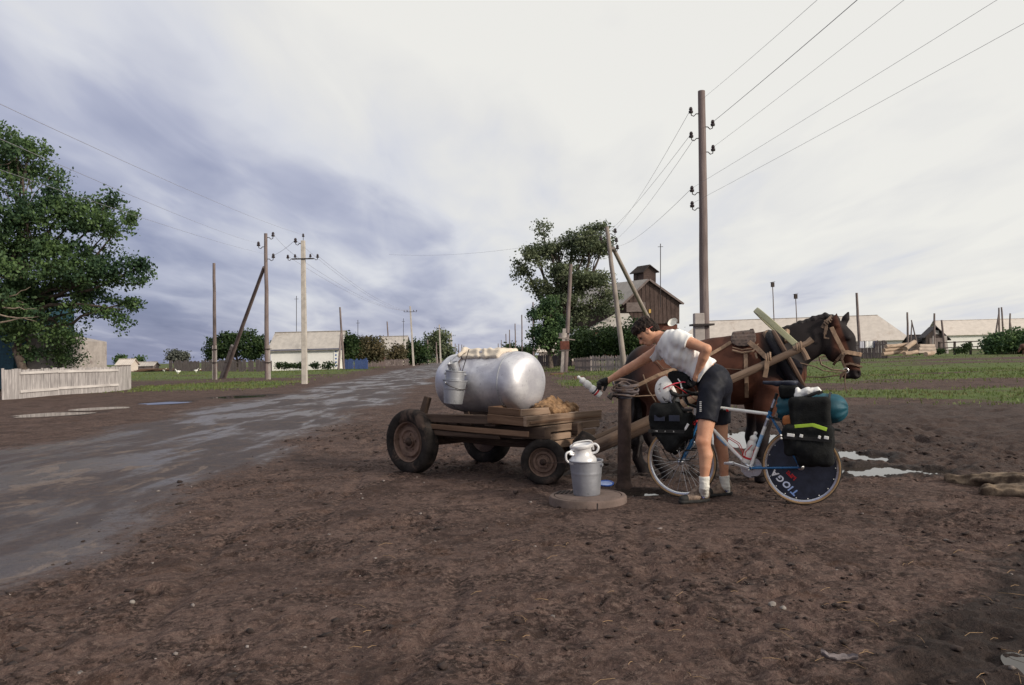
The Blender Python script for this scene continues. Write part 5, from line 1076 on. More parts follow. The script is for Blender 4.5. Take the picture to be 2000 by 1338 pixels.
# ================================================================ horse
def horse():
    o = thing('horse','bay draught horse in harness standing between the cart shafts','horse',HP(1400,930,0)*1)
    o.location = V((o.location.x,o.location.y,0))
    lo = V((1.0,7.35,-.05)); hi = V((3.75,9.45,2.0)); S = SDF(lo,hi,.0135); n = HN
    Z_ = lambda p,z: V((p.x,p.y,z))
    # trunk
    hip = HP(1283,724); bar = HP(1368,729); gir = HP(1450,724); che = HP(1512,720)
    S.cap(hip,bar,.285,.325,.10,n,1.16); S.cap(bar,gir,.325,.335,.10,n,1.16); S.cap(gir,che,.335,.27,.10,n,1.22); S.ell(HP(1262,722),(.235,.25,.27),(HX,HN,V((0,0,1))),.10)
    S.cap(HP(1400,692),HP(1500,682),.17,.17,.08,n,1.5)                                       # back and withers
    S.cap(HP(1500,700),HP(1535,728,.0),.26,.20,.10,n,1.1)
    # neck, head
    S.cap(HP(1515,698),HP(1567,673),.225,.185,.09,n,1.75); S.cap(HP(1567,673),HP(1612,655),.185,.145,.07,n,1.8)
    S.cap(HP(1508,668),HP(1600,634),.09,.07,.07,n,1.9)                                        # crest
    S.cap(HP(1634,646),HP(1648,668),.103,.105,.05,n,1.5); S.ell(HP(1630,685),(.10,.085,.125),(HX,HN,V((0,0,1))),.05); S.cap(HP(1648,664),HP(1664,706),.100,.076,.05,n,1.35); S.cap(HP(1663,704),HP(1669,727),.076,.066,.04,n,1.15)
    S.ell(HP(1654,733),(.05,.045,.038),(HX,HN,V((0,0,1))),.03); S.ell(HP(1671,731),(.05,.05,.055),(HX,HN,V((0,0,1))),.03)
    for s in (-1,1):
        S.ell(HP(1655,660,.085*s),(.03,.02,.022),(HX,HN,V((0,0,1))),.03); S.ell(HP(1677,730,.038*s),(.018,.016,.022),(HX,HN,V((0,0,1))),.012,-1)
    S.cap(HP(1631,634,.055),HP(1632,624,.065),.040,.034,.02,HX,.8); S.cap(HP(1632,624,.065),HP(1634,613,.07),.034,.008,.015)
    S.cap(HP(1646,636,-.055),HP(1652,622,-.06),.036,.030,.02,HX,1.1); S.cap(HP(1652,622,-.06),HP(1658,608,-.065),.030,.006,.015)
    # legs
    def leg(pts,rads,k=.05): S.chain(pts,rads,k)
    def g0z(px,Ylat,z): p = HP(px,800,Ylat); return V((p.x,p.y,z))
    # front: near slightly forward, far slightly back
    for (xe,xk,xf,xh,lat) in ((1494,1488,1482,1478,.16),(1478,1470,1466,1460,-.16)):
        leg([g0z(xe+12,lat,.98),g0z(xe,lat,.80),g0z(xk,lat,.47),g0z(xk-2,lat,.42),g0z(xf,lat,.16),g0z(xh+3,lat,.09)],[.16,.115,.066,.062,.046,.050])
        S.cap(g0z(xf,lat,.15),g0z(xh+4,lat,.07),.05,.058,.03); S.cap(g0z(xh+4,lat,.07),g0z(xh+6,lat,.02),.06,.072,.02,clip=((g0z(xh,lat,.0),(0,0,-1)),))
    for (xs_,xk,xf,xh,lat) in ((1300,1266,1284,1296,.17),(1262,1240,1243,1250,-.17)):
        leg([g0z(xs_-18,lat,1.02),g0z(xs_-6,lat,.86)],[.24,.17],.08); leg([g0z(xs_-6,lat,.86),g0z((xs_+xk)/2,lat,.66),g0z(xk,lat,.50),g0z(xk+2,lat,.44),g0z(xf,lat,.17),g0z(xh,lat,.09)],[.17,.105,.062,.058,.046,.05])
        S.cap(g0z(xk-4,lat,.53),g0z(xk,lat,.46),.045,.045,.02); S.cap(g0z(xh-2,lat,.10),g0z(xh+3,lat,.07),.052,.058,.03); S.cap(g0z(xh+3,lat,.07),g0z(xh+5,lat,.02),.06,.072,.02,clip=((g0z(xh,lat,.0),(0,0,-1)),))
    S.wob(.0040,11,3)
    m,t,b = mat_base('bay coat'); co = t.coord('Object'); A = t.new('ShaderNodeAttribute',attribute_name='dark').outputs['Fac']; n1 = t.noise(co,3.5,5.,.6); n2 = t.noise(t.map(co,(4,4,16)),18.,4.,.7)
    c = t.mix(t.sstep(n1,.3,.7),(.056,.021,.014),(.104,.040,.025)); c = t.mix(t.m('MULTIPLY',t.sstep(n2,.4,.7),.35),c,(.06,.022,.015)); c = t.mix(t.m('MULTIPLY',t.sstep(t.noise(co,1.4,6.,.6),.55,.72),.35),c,(.19,.10,.065))
    c = t.mix(t.sstep(t.m('ADD',A,t.m('MULTIPLY_ADD',n1,.3,-.15)),.25,.8),c,(.016,.012,.013)); t.put(b,'Base Color',c); t.put(b,'Roughness',.68); t.put(b,'Specular IOR Level',.18); t.put(b,'Normal',t.bump(n2,.25,.006))
    v,f = S.mesh(); bd = npart('body',v,f,m,o)
    # darkness as coat pattern: black legs, dark neck, muzzle
    u = (v[:,0]-HA.x)*HX.x+(v[:,1]-HA.y)*HX.y; z = v[:,2]; un = lambda px,py: (HP(px,py)-HA).dot(HX)
    dark = 1-sst(z,.50,.82); nk = sst(u,un(1505,700),un(1545,700))*(1-sst(u,un(1612,650),un(1645,650)))*sst(z,1.05,1.25); dark = np.maximum(dark,nk*.82)
    fc_ = un(1640,650); lf = (u-un(1641,640)) - (1.47-z)*.30; dark = np.maximum(dark,.8*sst(u,un(1612,650),un(1630,650))*sst(lf,.0,.06)*sst(z,1.12,1.25)); dark = np.maximum(dark,.6*sst(u,un(1608,690),un(1622,690))*(1-sst(z,1.30,1.44))*(1-sst(u,un(1640,700),un(1656,700)))*sst(z,1.1,1.2)); mz = HP(1667,734); dm = np.linalg.norm(v-P3(mz),axis=1); dark = np.maximum(dark,(1-sst(dm,.06,.12))*.85); dark = np.maximum(dark,.75*sst(u,un(1470,700),un(1500,700))*(1-sst(u,un(1530,700),un(1560,700)))*sst(z,.95,1.15))
    er = HP(1633,620); dark = np.maximum(dark,(1-sst(np.linalg.norm(v-P3(er),axis=1),.05,.12))*.7); dark = np.maximum(dark,.75*sst(z,.7,.95)*(1-sst(u,un(1228,700),un(1300,700))))
    a = bd.data.attributes.new('dark','FLOAT','POINT'); a.data.foreach_set('value',dark.astype(np.float32))
    BLK = M('black horse hair',(.016,.012,.013),.7,.4,20.,bump=.8,bscale=40.)
    # tail and mane
    c0 = HP(1228,712); S = SDF(c0-V((.3,.3,1.1)),c0+V((.3,.3,.15)),.013); S.chain([HP(1238,702),HP(1229,722),HP(1232,760),HP(1238,810),HP(1242,860),HP(1243,890)],[.05,.055,.075,.085,.07,.02],.04); X,Yy,Z = S.pts(); S.f += (.010*np.sin(X*80+2*np.sin(Z*5))+.008*np.sin(Yy*90+1.5*np.sin(Z*7))).astype(np.float32); S.part('tail',BLK,o)
    c0 = HP(1560,640); S = SDF(c0-V((.45,.3,.3)),c0+V((.45,.3,.35)),.011); S.chain([HP(1512,649,.0),HP(1535,643),HP(1562,634),HP(1590,624),HP(1612,618),HP(1626,622)],[.02,.030,.034,.034,.034,.03],.03,n=HN,q=1.5); S.chain([HP(1625,622),HP(1636,632),HP(1643,645)],[.035,.035,.01],.03)
    X,Yy,Z = S.pts(); S.f += (.0035*np.sin(X*95+Z*30)).astype(np.float32); S.part('mane',BLK,o)
    m = MB()
    for s in (-1,1): m.ball(HP(1657,661,.081*s),.018,12,8)
    part('eye',m,M('dark eye',(.012,.008,.007),.12,.1),o,True)
    # ------------------------------------------------ bridle
    br = MB(); w_ = .036
    def strap(mb,pts,w=.034,th=.010,up=None):
        pts = [V(p) for p in pts]
        for i in range(len(pts)-1):
            d = (pts[i+1]-pts[i]); nn = HN if up is None else V(up); mb.beam(pts[i]-d.normalized()*.006,pts[i+1]+d.normalized()*.006,w,th,nn)
    def round_head(pts): return pts
    m = MB(); strap(m,[HP(1624,640,.115),HP(1631,655,.118),HP(1640,672,.112),HP(1648,688,.097)],.042); bd_ = part('bridle',m,LEATHL,o,False,.003)
    m = MB(); strap(m,[HP(1645,690,.098),HP(1655,688,.094),HP(1666,690,.080),HP(1678,692,.045),HP(1682,693,.0),HP(1678,692,-.045)],.042); part('noseband',m,LEATHL,bd_,False,.003)
    m = MB(); strap(m,[HP(1649,690,.097),HP(1644,702,.098),HP(1648,713,.085),HP(1653,722,.070)],.024); strap(m,[HP(1648,713,.085),HP(1660,710,.080),HP(1672,713,.072),HP(1681,716,.04),HP(1683,717,0)],.022); strap(m,[HP(1644,692,.105),HP(1634,704,.09),HP(1628,712,.05)],.026); part('mouth_strap',m,LEATH,bd_,False,.003)
    m = MB(); q = HP(1652,724,.078); d,x,y = frame(HN); m.tube([q+x*.026*math.cos(a)+y*.026*math.sin(a) for a in np.linspace(0,6.28,18,endpoint=False)],.006,6,closed=True); part('bit_ring',m,M('bright bit steel',(.6,.6,.62),.3,.1,metal=.9),bd_,True)
    m = MB(); strap(m,[HP(1606,640,.12),HP(1613,629,.11),HP(1621,622,.085),HP(1626,617,.0)],.036); strap(m,[HP(1612,626,.115),HP(1614,640,.125),HP(1611,652,.13)],.03); strap(m,[HP(1611,640,.13),HP(1610,660,.132),HP(1618,661,.125)],.014)
    for k in range(7): m.ball(HP(1610+k*2.2,632-k*1.2+3*(k%2),.128),.012,8,6)
    part('brow_band',m,LEATH,bd_,False,.003)
    m = MB(); m.tube([HP(1652,724,.085),HP(1635,727,.16),HP(1608,724,.2),HP(1592,716,.22),HP(1562,709,.30)],.012,7,flat=.5); m.tube([HP(1651,725,.085),HP(1640,732,.1),HP(1610,737,.12),HP(1575,736,.15)],.007,6); m.tube([HP(1650,724,.08),HP(1625,722,.14),HP(1604,712,.15),HP(1600,698,.14),HP(1612,695,.12)],.009,6); part('rein',m,LEATH,bd_,True)
    m = MB(); m.tube([HP(1652,727,.08),HP(1650,740,.085),HP(1651,755,.085),HP(1654,768,.085)],[.008,.007,.006,.005],6); m.tube([HP(1650,727,.08),HP(1643,734,.09),HP(1640,741,.09)],[.012,.016,.004],6); part('lead_strap',m,LEATH,bd_,True)
    # ------------------------------------------------ collar with wooden hames
    cc = HP(1530,706); up = (HP(1500,652)-HP(1560,760)); L = up.length/2; up.normalize()
    pts = [cc+up*(math.cos(a)*L*.96)+HN*(math.sin(a)*.265) for a in np.linspace(0,2*math.pi,40,endpoint=False)]
    m = MB(); m.tube(pts,[.058+.022*max(0,-math.cos(a)) for a in np.linspace(0,2*math.pi,40,endpoint=False)],12,closed=True); col_ = part('collar',m,M('black collar leather',(.014,.013,.018),.6,.4,14.,bump=.4,spec=.25),o,True)
    fw = V((up.z,0,-up.x)); fw = HX*abs(up.z)+V((0,0,1))*.45; fw.normalize()
    for s in (-1,1):
        pts = [cc+fw*.055+up*(math.cos(a)*L*1.0)+HN*(s*math.sin(a)*.325) for a in np.linspace(.22,2.95,16)]; pts += [pts[-1]+(-up)*.10]
        m = MB(); m.tube(pts,[.026]*15+[.028,.024],8); part('hame',m,WOOD('hame wood',(.09,.055,.042),(.17,.11,.08),.75,12.),col_,True)
    m = MB(); q = HP(1497,652,.06); m.tube([q,HP(1503,664,.16)],[.042,.035],10); q = HP(1537,646,.05); m.tube([q,HP(1536,668,.16)],[.03,.02],8); part('collar_pad',m,LEATHL,col_,True)
    m = MB(); S2 = SDF(HP(1540,742)-V((.35,.5,.3)),HP(1540,742)+V((.35,.3,.3)),.012); S2.ell(HP(1538,722,.20),(.15,.06,.13),(HX,HN,V((0,0,1))),.03); S2.ell(HP(1500,690,.22),(.11,.05,.20),(up,HN,fw),.03); S2.part('side_pad',M('black felt pad',(.012,.011,.015),.9,.3,12.,bump=.5,spec=.1),col_)
    # back pad, girth and straps
    def surf(px,py,off=.012):     # a point on the near flank, found by walking the field inwards
        p = HP(px,py,.60)
        for _ in range(60):
            i = np.round((np.array(p)-lo_)/S0.h).astype(int)
            if np.all(i>=0) and np.all(i<S0.n) and S0.f[tuple(i)] < off+.006: break
            p = p - HN*.01
        return p
    return o, surf, strap
class _S0: pass
_orig_mesh = SDF.mesh
_keep = {}
def _mesh_keep(s):
    _keep.setdefault('first', s); return _orig_mesh(s)
SDF.mesh = _mesh_keep
_keep.clear(); horse_o, surf, strap = horse(); S0 = _keep['first']; lo_ = S0.lo; SDF.mesh = _orig_mesh
pad_pts = [(1425,676),(1428,660),(1440,653),(1456,650),(1470,653),(1479,664),(1480,676),(1470,684),(1450,687),(1432,684)]
def pad():
    c = HP(1452,668,.2); S = SDF(c-V((.45,.5,.3)),c+V((.45,.7,.3)),.010)
    S.f[:] = .5; X,Yy,Z = S.pts()
    # a shell over the horse's back: offset of its own field, cut to the pad outline
    i0 = np.array([(S.lo[k]+S.h*np.arange(S.n[k])-lo_[k])/S0.h for k in range(3)],dtype=object); ix = [np.clip(np.round(a.astype(float)).astype(int),0,S0.n[k]-1) for k,a in enumerate(i0)]
    fld = S0.f[np.ix_(*ix)]; u = (X-c.x)*HX.x+(Yy-c.y)*HX.y; w = (X-HA.x)*HN.x+(Yy-HA.y)*HN.y
    ctr = c; hw = .135; S.f = np.maximum(np.abs(fld-.022)-.020, np.maximum(((np.abs(u)/(.105+.32*np.clip(1.60-Z,0,.2)))**2.6+(np.maximum(1.595-Z,0)/.180)**3.-1)*.04, -w-.22)).astype(np.float32); return S.part('back_pad',LEATH,horse_o)
LEATH_ = LEATH; LEATH = M('dark saddle leather',(.075,.050,.042),.6,.4,12.,bump=.4,bscale=40.); pd = pad(); LEATH = LEATH_
m = MB(); e = [(1428,684),(1448,689),(1470,686),(1481,677)]
m.tube([surf(x,y)+HN*.03 for x,y in e],.011,6); m.tube([surf(x,y-6)+HN*.03 for x,y in e],.006,6); part('pad_trim',m,LEATHL,pd,True)
m = MB(); strap(m,[surf(1455,690),surf(1456,720),surf(1457,750),surf(1457,780)],.04,.012); part('girth',m,LEATHL,horse_o,False,.003)
m = MB(); strap(m,[surf(1462,668)+HN*.05,surf(1478,680)+HN*.05,surf(1493,695)+HN*.06,HP(1503,703,.47)],.05,.012); strap(m,[surf(1475,690)+HN*.02,surf(1478,700)+HN*.02],.02,.01); part('back_strap',m,LEATHL,horse_o,False,.003)
m = MB(); strap(m,[surf(1424,668)+HN*.02,surf(1405,680)+HN*.02,surf(1384,692)+HN*.02,surf(1360,706)+HN*.02],.034,.010); part('breech_strap',m,LEATHL,horse_o,False,.003)
m = MB(); m.tube([surf(1455,724)+HN*.01,surf(1420,722)+HN*.01,surf(1390,718)+HN*.01,surf(1340,700)+HN*.01],.006,6); m.tube([surf(1274,706)+HN*.01,surf(1290,722)+HN*.01,surf(1320,722)+HN*.01],.006,6); part('side_cord',m,LEATH,horse_o,True)
m = MB(); m.tube([surf(1250,733)+HN*.01,surf(1262,765)+HN*.01,surf(1275,788)+HN*.01],.008,6); part('breeching',m,LEATH,horse_o,True)
# ---- painted wooden bow (arched between the shaft ends)
def bow():
    top = HP(1478,607); e0 = HP(1556,678,.0); up = top-e0; L = up.length; up.normalize(); o = thing('shaft_bow','pale green wooden bow arched over the horse between the shaft tips','harness bow',e0); m = MB(); pts = []
    for a in np.linspace(0,math.pi,25): pts.append(e0+up*(L*min(1,math.sin(a)**.62))+HN*(.41*math.cos(a)))
    n = len(pts)
    _,x,y = frame(up,HN); side = up.cross(HN).normalized()
    ctr = e0+up*L*.25; off = 3.3; acc = 0.
    for i in range(n):
        tg = (pts[min(i+1,n-1)]-pts[max(i-1,0)]).normalized(); rd_ = tg.cross(side).normalized(); o_ = len(m.v)
        m.v += [pts[i]+side*(.031*sx)+rd_*(.022*sy) for sx,sy in ((-1,-1),(1,-1),(1,1),(-1,1))]
        if i:
            l_ = (pts[i]-pts[i-1]).length
            for q in range(4): r = (q+1)%4; m.face((o_-4+q,o_-4+r,o_+r,o_+q),[(acc,q*.1),(acc,q*.1+.08),(acc+l_,q*.1+.08),(acc+l_,q*.1)])
            acc += l_
    m.face((3,2,1,0),[(0,0)]*4); m.face([len(m.v)-4+k for k in range(4)],[(0,0)]*4)
    part('arch',m,WOOD('pale green painted wood',(.33,.325,.20),(.50,.49,.33),.7,10.,.3),o,False,.006)
    for s in (1,-1):
        q = e0+HN*(.43*s); m = MB(); m.tube([q+V((-.05,0,-.02)),q+HX*.08+V((0,0,.035)),q+HX*.13+V((0,0,.075))],[.03,.028,.034],8); m.tube([q+HX*.02,q+HX*.06+V((0,0,-.075)),q+HX*.08+V((0,0,-.13))],[.028,.026,.030],8); part('tug_peg',m,CWL,o,True)
        m = MB(); 
        for k in range(3): cpt = q+HX*(-.015+.018*k)+V((0,0,-.008+.008*k)); m.tube([cpt+HN*(.042*math.cos(a))+V((0,0,.042*math.sin(a))) for a in np.linspace(0,6.28,14,endpoint=False)],.011,6,closed=True)
        part('tug_loop',m,LEATHL,o,True)
    return o
bow()
m = MB(); q = HP(1500,700,.45)
for k in range(3): cpt = q+HX*(-.02+.020*k)+V((0,0,-.008+.010*k)); m.tube([cpt+HN*(.046*math.cos(a))+V((0,0,.046*math.sin(a))) for a in np.linspace(0,6.28,14,endpoint=False)],.012,6,closed=True)
strap(m,[HP(1498,706,.50),HP(1497,720,.50),HP(1494,736,.49)],.045,.012); tag(part('shaft_strap',m,LEATHL,loc=q,bevel=.003),'tan leather strap looped round the near shaft with its end hanging','strap')
m = MB(); strap(m,[pt+V((.07,-.02,.09)),W(1285,733,8.12),W(1318,721,8.15),HP(1372,704,.5)],.036,.012,(0,-1,0)); tag(part('rein_strap',m,LEATHL,loc=pt,bevel=.003),'long tan strap running from the standpipe up to the horse flank','rein')
m = MB(); m.tube([pt+V((.07,-.01,.005)),W(1282,772,8.05),W(1300,769,8.1)],.011,7,flat=.6); tag(part('tether_strap',m,LEATHL,loc=pt,smooth=True),'short level tan strap from the standpipe toward the white helmet','strap')
# ================================================================ bicycle
BA, BD = V((2.56,7.06,0)), V((1.60-2.56,7.56-7.06,0)).normalized(); BN = V((BD.y,-BD.x,0)); BN = BN if BN.y<0 else -BN
ZU = V((0,0,1))
def B(px,py,lat=0.): return HIT(px,py,BA+BN*lat,BN)
BLACKF = M('black nylon',(.009,.0095,.010),.85,.4,14.,bump=.5,bscale=90.,spec=.18); NAVY = M('dark navy vinyl',(.022,.026,.045),.55,.3,12.); CHROME = M('brushed alloy',(.66,.67,.70),.30,.1,10.,metal=.9); WHITEF = M('white frame paint',(.78,.78,.77),.3,.04); BLUEF = M('blue frame paint',(.025,.14,.34),.3,.2); BLACKR = M('black rubber',(.018,.017,.017),.75,.3,20.); TANW = M('tan tyre wall',(.40,.255,.135),.8,.2,16.); REDP = M('red anodised',(.50,.025,.03),.4,.2); TEAL = M('teal stuff sack',(.005,.062,.092),.6,.25,9.,bump=.5,bscale=14.); LIME = M('lime strap',(.42,.62,.06),.6,.1); PLAS = M('white plastic',(.78,.77,.75),.4,.05); ORNG = M('tan orange bag',(.34,.115,.035),.8,.3)
bike = thing('touring_bicycle','loaded white and blue touring bicycle with a dark rear disc wheel','bicycle',B(1455,975)); bike.location = V((bike.location.x,bike.location.y,0))
RH, FH, BBk = B(1565,911), B(1331,901), B(1465,914)
SCp, HT, HB = B(1503,809), B(1373,790), B(1366,816)
R_ = .335; RH = V((RH.x,RH.y,R_)); FH = V((FH.x,FH.y,R_))
def ring(c, ax, R, r, mat, name, parent, seg=72, flat=1.):
    m = MB(); d,x,y = frame(ax); m.lathe([(R+r*math.cos(a),r*flat*math.sin(a)) for a in np.linspace(0,2*math.pi,11)],c,ax,seg); return part(name,m,mat,parent,True,auto=60)
def bwheel(c, disc):
    m = MB(); d,x,y = frame(BN); m.lathe([(.298,.010),(.312,.012),(.314,-.012),(.298,-.010),(.292,-.006),(.292,.006),(.298,.010)],c,BN,72); w = part('wheel',m,CHROME,bike,True,auto=40)
    ring(c,BN,.3215,.0155,BLACKR,'tyre',w)
    m = MB(); 
    for s in (-1,1): m.lathe([(.310,s*.0135),(.319,s*.0172),(.3285,s*.0145)],c,BN,72)
    part('tyre_wall',m,TANW,w,True)
    m = MB(); m.lathe([(.006,-.055),(.018,-.05),(.030,-.034),(.014,-.028),(.013,.028),(.030,.034),(.018,.05),(.006,.055)],c,BN,18); part('hub',m,CHROME,w,True)
    if disc:
        m = MB(); m.lathe([(.012,.020),(.292,.0095),(.292,.007),(.012,.016)],c,BN,72); dk = part('wheel_disc',m,NAVY,w,True,auto=60)
        m = MB()
        for k in range(18):
            a = k*2*math.pi/18; p = c+x*(.283*math.cos(a))+y*(.283*math.sin(a))+BN*.0105; m.ball(p,.0052,8,6)
        part('lacing_stud',m,PLAS,dk,True)
        return w,dk
    m = MB()
    for k in range(36):
        a = k*2*math.pi/36; s = 1 if k%2 else -1; b = a+(.5 if (k//2)%2 else -.5); m.tube([c+x*(.028*math.cos(b))+y*(.028*math.sin(b))+BN*(.03*s),c+x*(.295*math.cos(a))+y*(.295*math.sin(a))+BN*.003*s],.0013,4)
    part('spoke',m,CHROME,w,True); return w,None
bwheel(FH,False); rw,disc = bwheel(RH,True)
# lettering on the disc
def text_obj(s, size, origin, ex, ey, mat, name, parent, ext=.0006, shear=0.):
    cu = bpy.data.curves.new('t','FONT'); cu.body = s; cu.size = size; cu.extrude = ext; cu.align_x = 'CENTER'; cu.align_y = 'CENTER'; cu.shear = shear; cu.offset = size*.035
    tmp = bpy.data.objects.new('t',cu); COL.objects.link(tmp); dg = bpy.context.evaluated_depsgraph_get(); me = bpy.data.meshes.new_from_object(tmp.evaluated_get(dg)); bpy.data.objects.remove(tmp); bpy.data.curves.remove(cu)
    n = V(ex).cross(V(ey)); base = root_loc(parent); M4 = Matrix(((ex.x,ey.x,n.x,origin.x-base.x),(ex.y,ey.y,n.y,origin.y-base.y),(ex.z,ey.z,n.z,origin.z-base.z),(0,0,0,1))); me.transform(M4); me.materials.clear(); me.materials.append(mat); o = bpy.data.objects.new(name,me); COL.objects.link(o); o.parent = parent; return o
E1 = -BD
ta = math.atan2(35,-37); ex = E1*math.cos(ta)+ZU*math.sin(ta); ey = E1*math.cos(ta+math.pi/2)+ZU*math.sin(ta+math.pi/2)
LETM = M('pale blue white lettering',(.66,.69,.80),.5,.03)
tc_ = B(1532,942,.0165)
for ch_,off_,mx_ in (('T',-.122,.05),('I',-.076,.25),('O',-.030,.55),('G',.042,.8),('A',.108,1.)):
    text_obj(ch_,.078,tc_+ex*off_,ex,ey,M('disc letter '+ch_,tuple(a_*(1-mx_)+b_*mx_ for a_,b_ in zip((.20,.34,.72),(.80,.80,.83))),.5,.03),'letter',disc,.0012,.12)
rc = B(1545,929,.0185)
m = MB()
for k in range(7):
    for r_ in (0,1):
        if (k*3+r_*2)%7==5: continue
        p = rc+ex*((k-3)*.0135)+ey*(r_*.02-.012); m.beam(p-ey*.008+ex*.002,p+ey*.008-ex*.002,.0095,.003,BN)
part('red_lettering',m,REDP,disc)
# frame
def tb(name,a,b,r,mat,parent=bike,r2=None,seg=14):
    m = MB(); m.tube([a,b],[r,r2 or r],seg); return part(name,m,mat,parent,True)
fr_ = tb('top_tube',HT+(SCp-HT)*.03-ZU*.012,SCp,.0155,WHITEF); tb('decal_band',B(1419,800.5,.0),B(1423,801,.0),.0163,REDP,fr_); tb('dark_band',B(1408,800,.0),B(1413,800,0),.0162,BLACKR,fr_)
st_ = tb('seat_tube',SCp,BBk,.0158,WHITEF); a_,b_ = SCp,BBk; tb('chrome_lug',a_.lerp(b_,.10),a_.lerp(b_,.22),.0168,CHROME,st_); tb('decal_band',a_.lerp(b_,.38),a_.lerp(b_,.60),.0163,M('light blue decal',(.25,.45,.72),.35),st_)
dt_ = tb('down_tube',HB+ZU*.02,BBk,.0172,WHITEF); a_,b_ = HB,BBk; tb('decal_band',a_.lerp(b_,.36),a_.lerp(b_,.55),.0178,M('light blue decal b',(.25,.45,.72),.35),dt_); tb('chrome_band',a_.lerp(b_,.72),a_.lerp(b_,.98),.0178,CHROME,dt_)
tb('head_tube',HB-ZU*.005,HT+ZU*.01,.0195,BLUEF); sl = tb('seat_lug',SCp-(BBk-SCp)*.05,SCp+(BBk-SCp)*.07,.0195,BLUEF)
for s in (-1,1):
    tb('seat_stay',SCp+BN*(.012*s),RH+BN*(.062*s),.0085,BLUEF); tb('chain_stay',BBk+BN*(.02*s),RH+BN*(.062*s),.0095,BLUEF)
    m = MB(); cr = HB-ZU*.02+BN*(.035*s); m.tube([HB-ZU*.015,cr,cr.lerp(FH+BN*(.05*s),.6)-BD*.018,FH+BN*(.05*s)],[.014,.0135,.011,.008],10); part('fork_blade',m,BLUEF,bike,True)
m = MB(); m.lathe([(.02,-.036),(.022,-.034),(.022,.034),(.02,.036)],BBk,BN,18); part('bottom_bracket',m,CHROME,bike,True)
# cranks, rings, chain, pedals
m = MB(); cr0 = BBk-BN*.05; m.lathe([(.03,-.002),(.095,-.002),(.097,.002),(.03,.002)],cr0,BN,40); m.lathe([(.03,-.012),(.073,-.012),(.075,-.008),(.03,-.008)],cr0,BN,40); cs_ = part('chain_ring',m,CHROME,bike,True,auto=30)
ce = B(1426,903,.075); m = MB(); m.beam(BBk+BN*.055,ce,.028,.017,BN,.85); part('crank_arm',m,CHROME,cs_,False,.005)
m = MB(); m.beam(BBk-BN*.065,BBk-BN*.085-(ce-BBk-BN*.055),.028,.017,BN,.85); part('crank_arm',m,CHROME,cs_,False,.005)
for p in (ce,BBk-BN*.085-(ce-BBk-BN*.055)):
    s = 1 if p is ce else -1; m = MB(); c = p+BN*(.05*s); m.beam(c-BD*.04,c+BD*.04,.075,.022,ZU); m.tube([p,c],.009,8); part('pedal',m,CHROME if s>0 else IRON,cs_,False,.004)
m = MB(); ch0 = cr0+V((0,0,.085)); 
for (p,q) in ((cr0+ZU*.088,RH-BN*.05+ZU*.038),(cr0-ZU*.088,RH-BN*.05-ZU*.07)): m.tube([p,q],.0065,6)
part('chain',m,IRON,bike,True)
m = MB(); m.lathe([(.012,-.06),(.04,-.055),(.052,-.045),(.03,-.04)],RH,BN,24); m.beam(RH-BN*.06-ZU*.02,RH-BN*.06-ZU*.13+BD*.03,.02,.014,BN); part('derailleur',m,IRON,bike)
# seat post, saddle
sp_ = SCp+(SCp-BBk).normalized()*.20; m = MB(); m.tube([SCp,sp_],.0135,12); spo = part('seat_post',m,BLACKR,bike,True); a_ = SCp.lerp(sp_,.32); tb('silver_decal',a_,SCp.lerp(sp_,.72),.0139,CHROME,spo)
S = SDF(B(1520,752)-V((.25,.25,.12)),B(1520,752)+V((.25,.25,.12)),.006); nose,mid_,tail_ = B(1493,747),B(1517,748),B(1544,747)
S.cap(nose,mid_,.017,.026,.02); S.cap(mid_,tail_,.028,.045,.02); S.ell(tail_+BN*.045,(.060,.035,.034),(BD,BN,ZU),.03); S.ell(tail_-BN*.045,(.060,.035,.034),(BD,BN,ZU),.03); S.cut(B(1517,744),ZU); S.part('saddle',NAVY,bike)
# bars, levers
HC = B(1371,772); m = MB(); m.tube([HT,HT+(HT-HB).normalized()*.09,HC,HC+BD*.09+ZU*.01],[.0125,.0125,.013,.013],10); part('stem',m,BLACKR,bike,True); bc_ = HC+BD*.09+ZU*.01
m = MB()
for s in (-1,1):
    q = bc_; pts = [q,q+BN*.17*s,q+BN*.20*s+BD*.03,q+BN*.205*s+BD*.10-ZU*.005,q+BN*.21*s+BD*.125-ZU*.05,q+BN*.21*s+BD*.10-ZU*.11,q+BN*.21*s+BD*.02-ZU*.135,q+BN*.21*s-BD*.05-ZU*.135]; m.tube(pts,.0145,10)
hb_ = part('handlebar',m,BLACKR,bike,True)
for s in (-1,1):
    q = bc_+BN*.208*s+BD*.10; m = MB(); m.tube([q-BD*.02,q+BD*.035+ZU*.02,q+BD*.05+ZU*.05],[.021,.020,.014],10); hd = part('brake_hood',m,BLACKR,hb_,True); m = MB(); m.tube([q+BD*.045+ZU*.02,q+BD*.05-ZU*.05,q+BD*.015-ZU*.11],[.008,.007,.006],8); part('brake_lever',m,CHROME,hd,True)
    m = MB(); m.tube([q+BD*.05+ZU*.05,q+BD*.02+ZU*.10,q-BD*.06+ZU*.05,HT-BN*0+ZU*.0+BN*.03*s,HB+BN*.02*s-ZU*.03],.0032,6); part('brake_cable',m,REDP if s>0 else BLACKR,hd,True)
m = MB(); m.beam(HB-ZU*.05+BN*.055+BD*.04,HB-ZU*.05-BN*.055+BD*.04,.02,.03); m.beam(HB-ZU*.05+BN*.055+BD*.04,HB-ZU*.02+BN*.07,.014,.05,BN); part('front_brake',m,REDP,bike,False,.004)
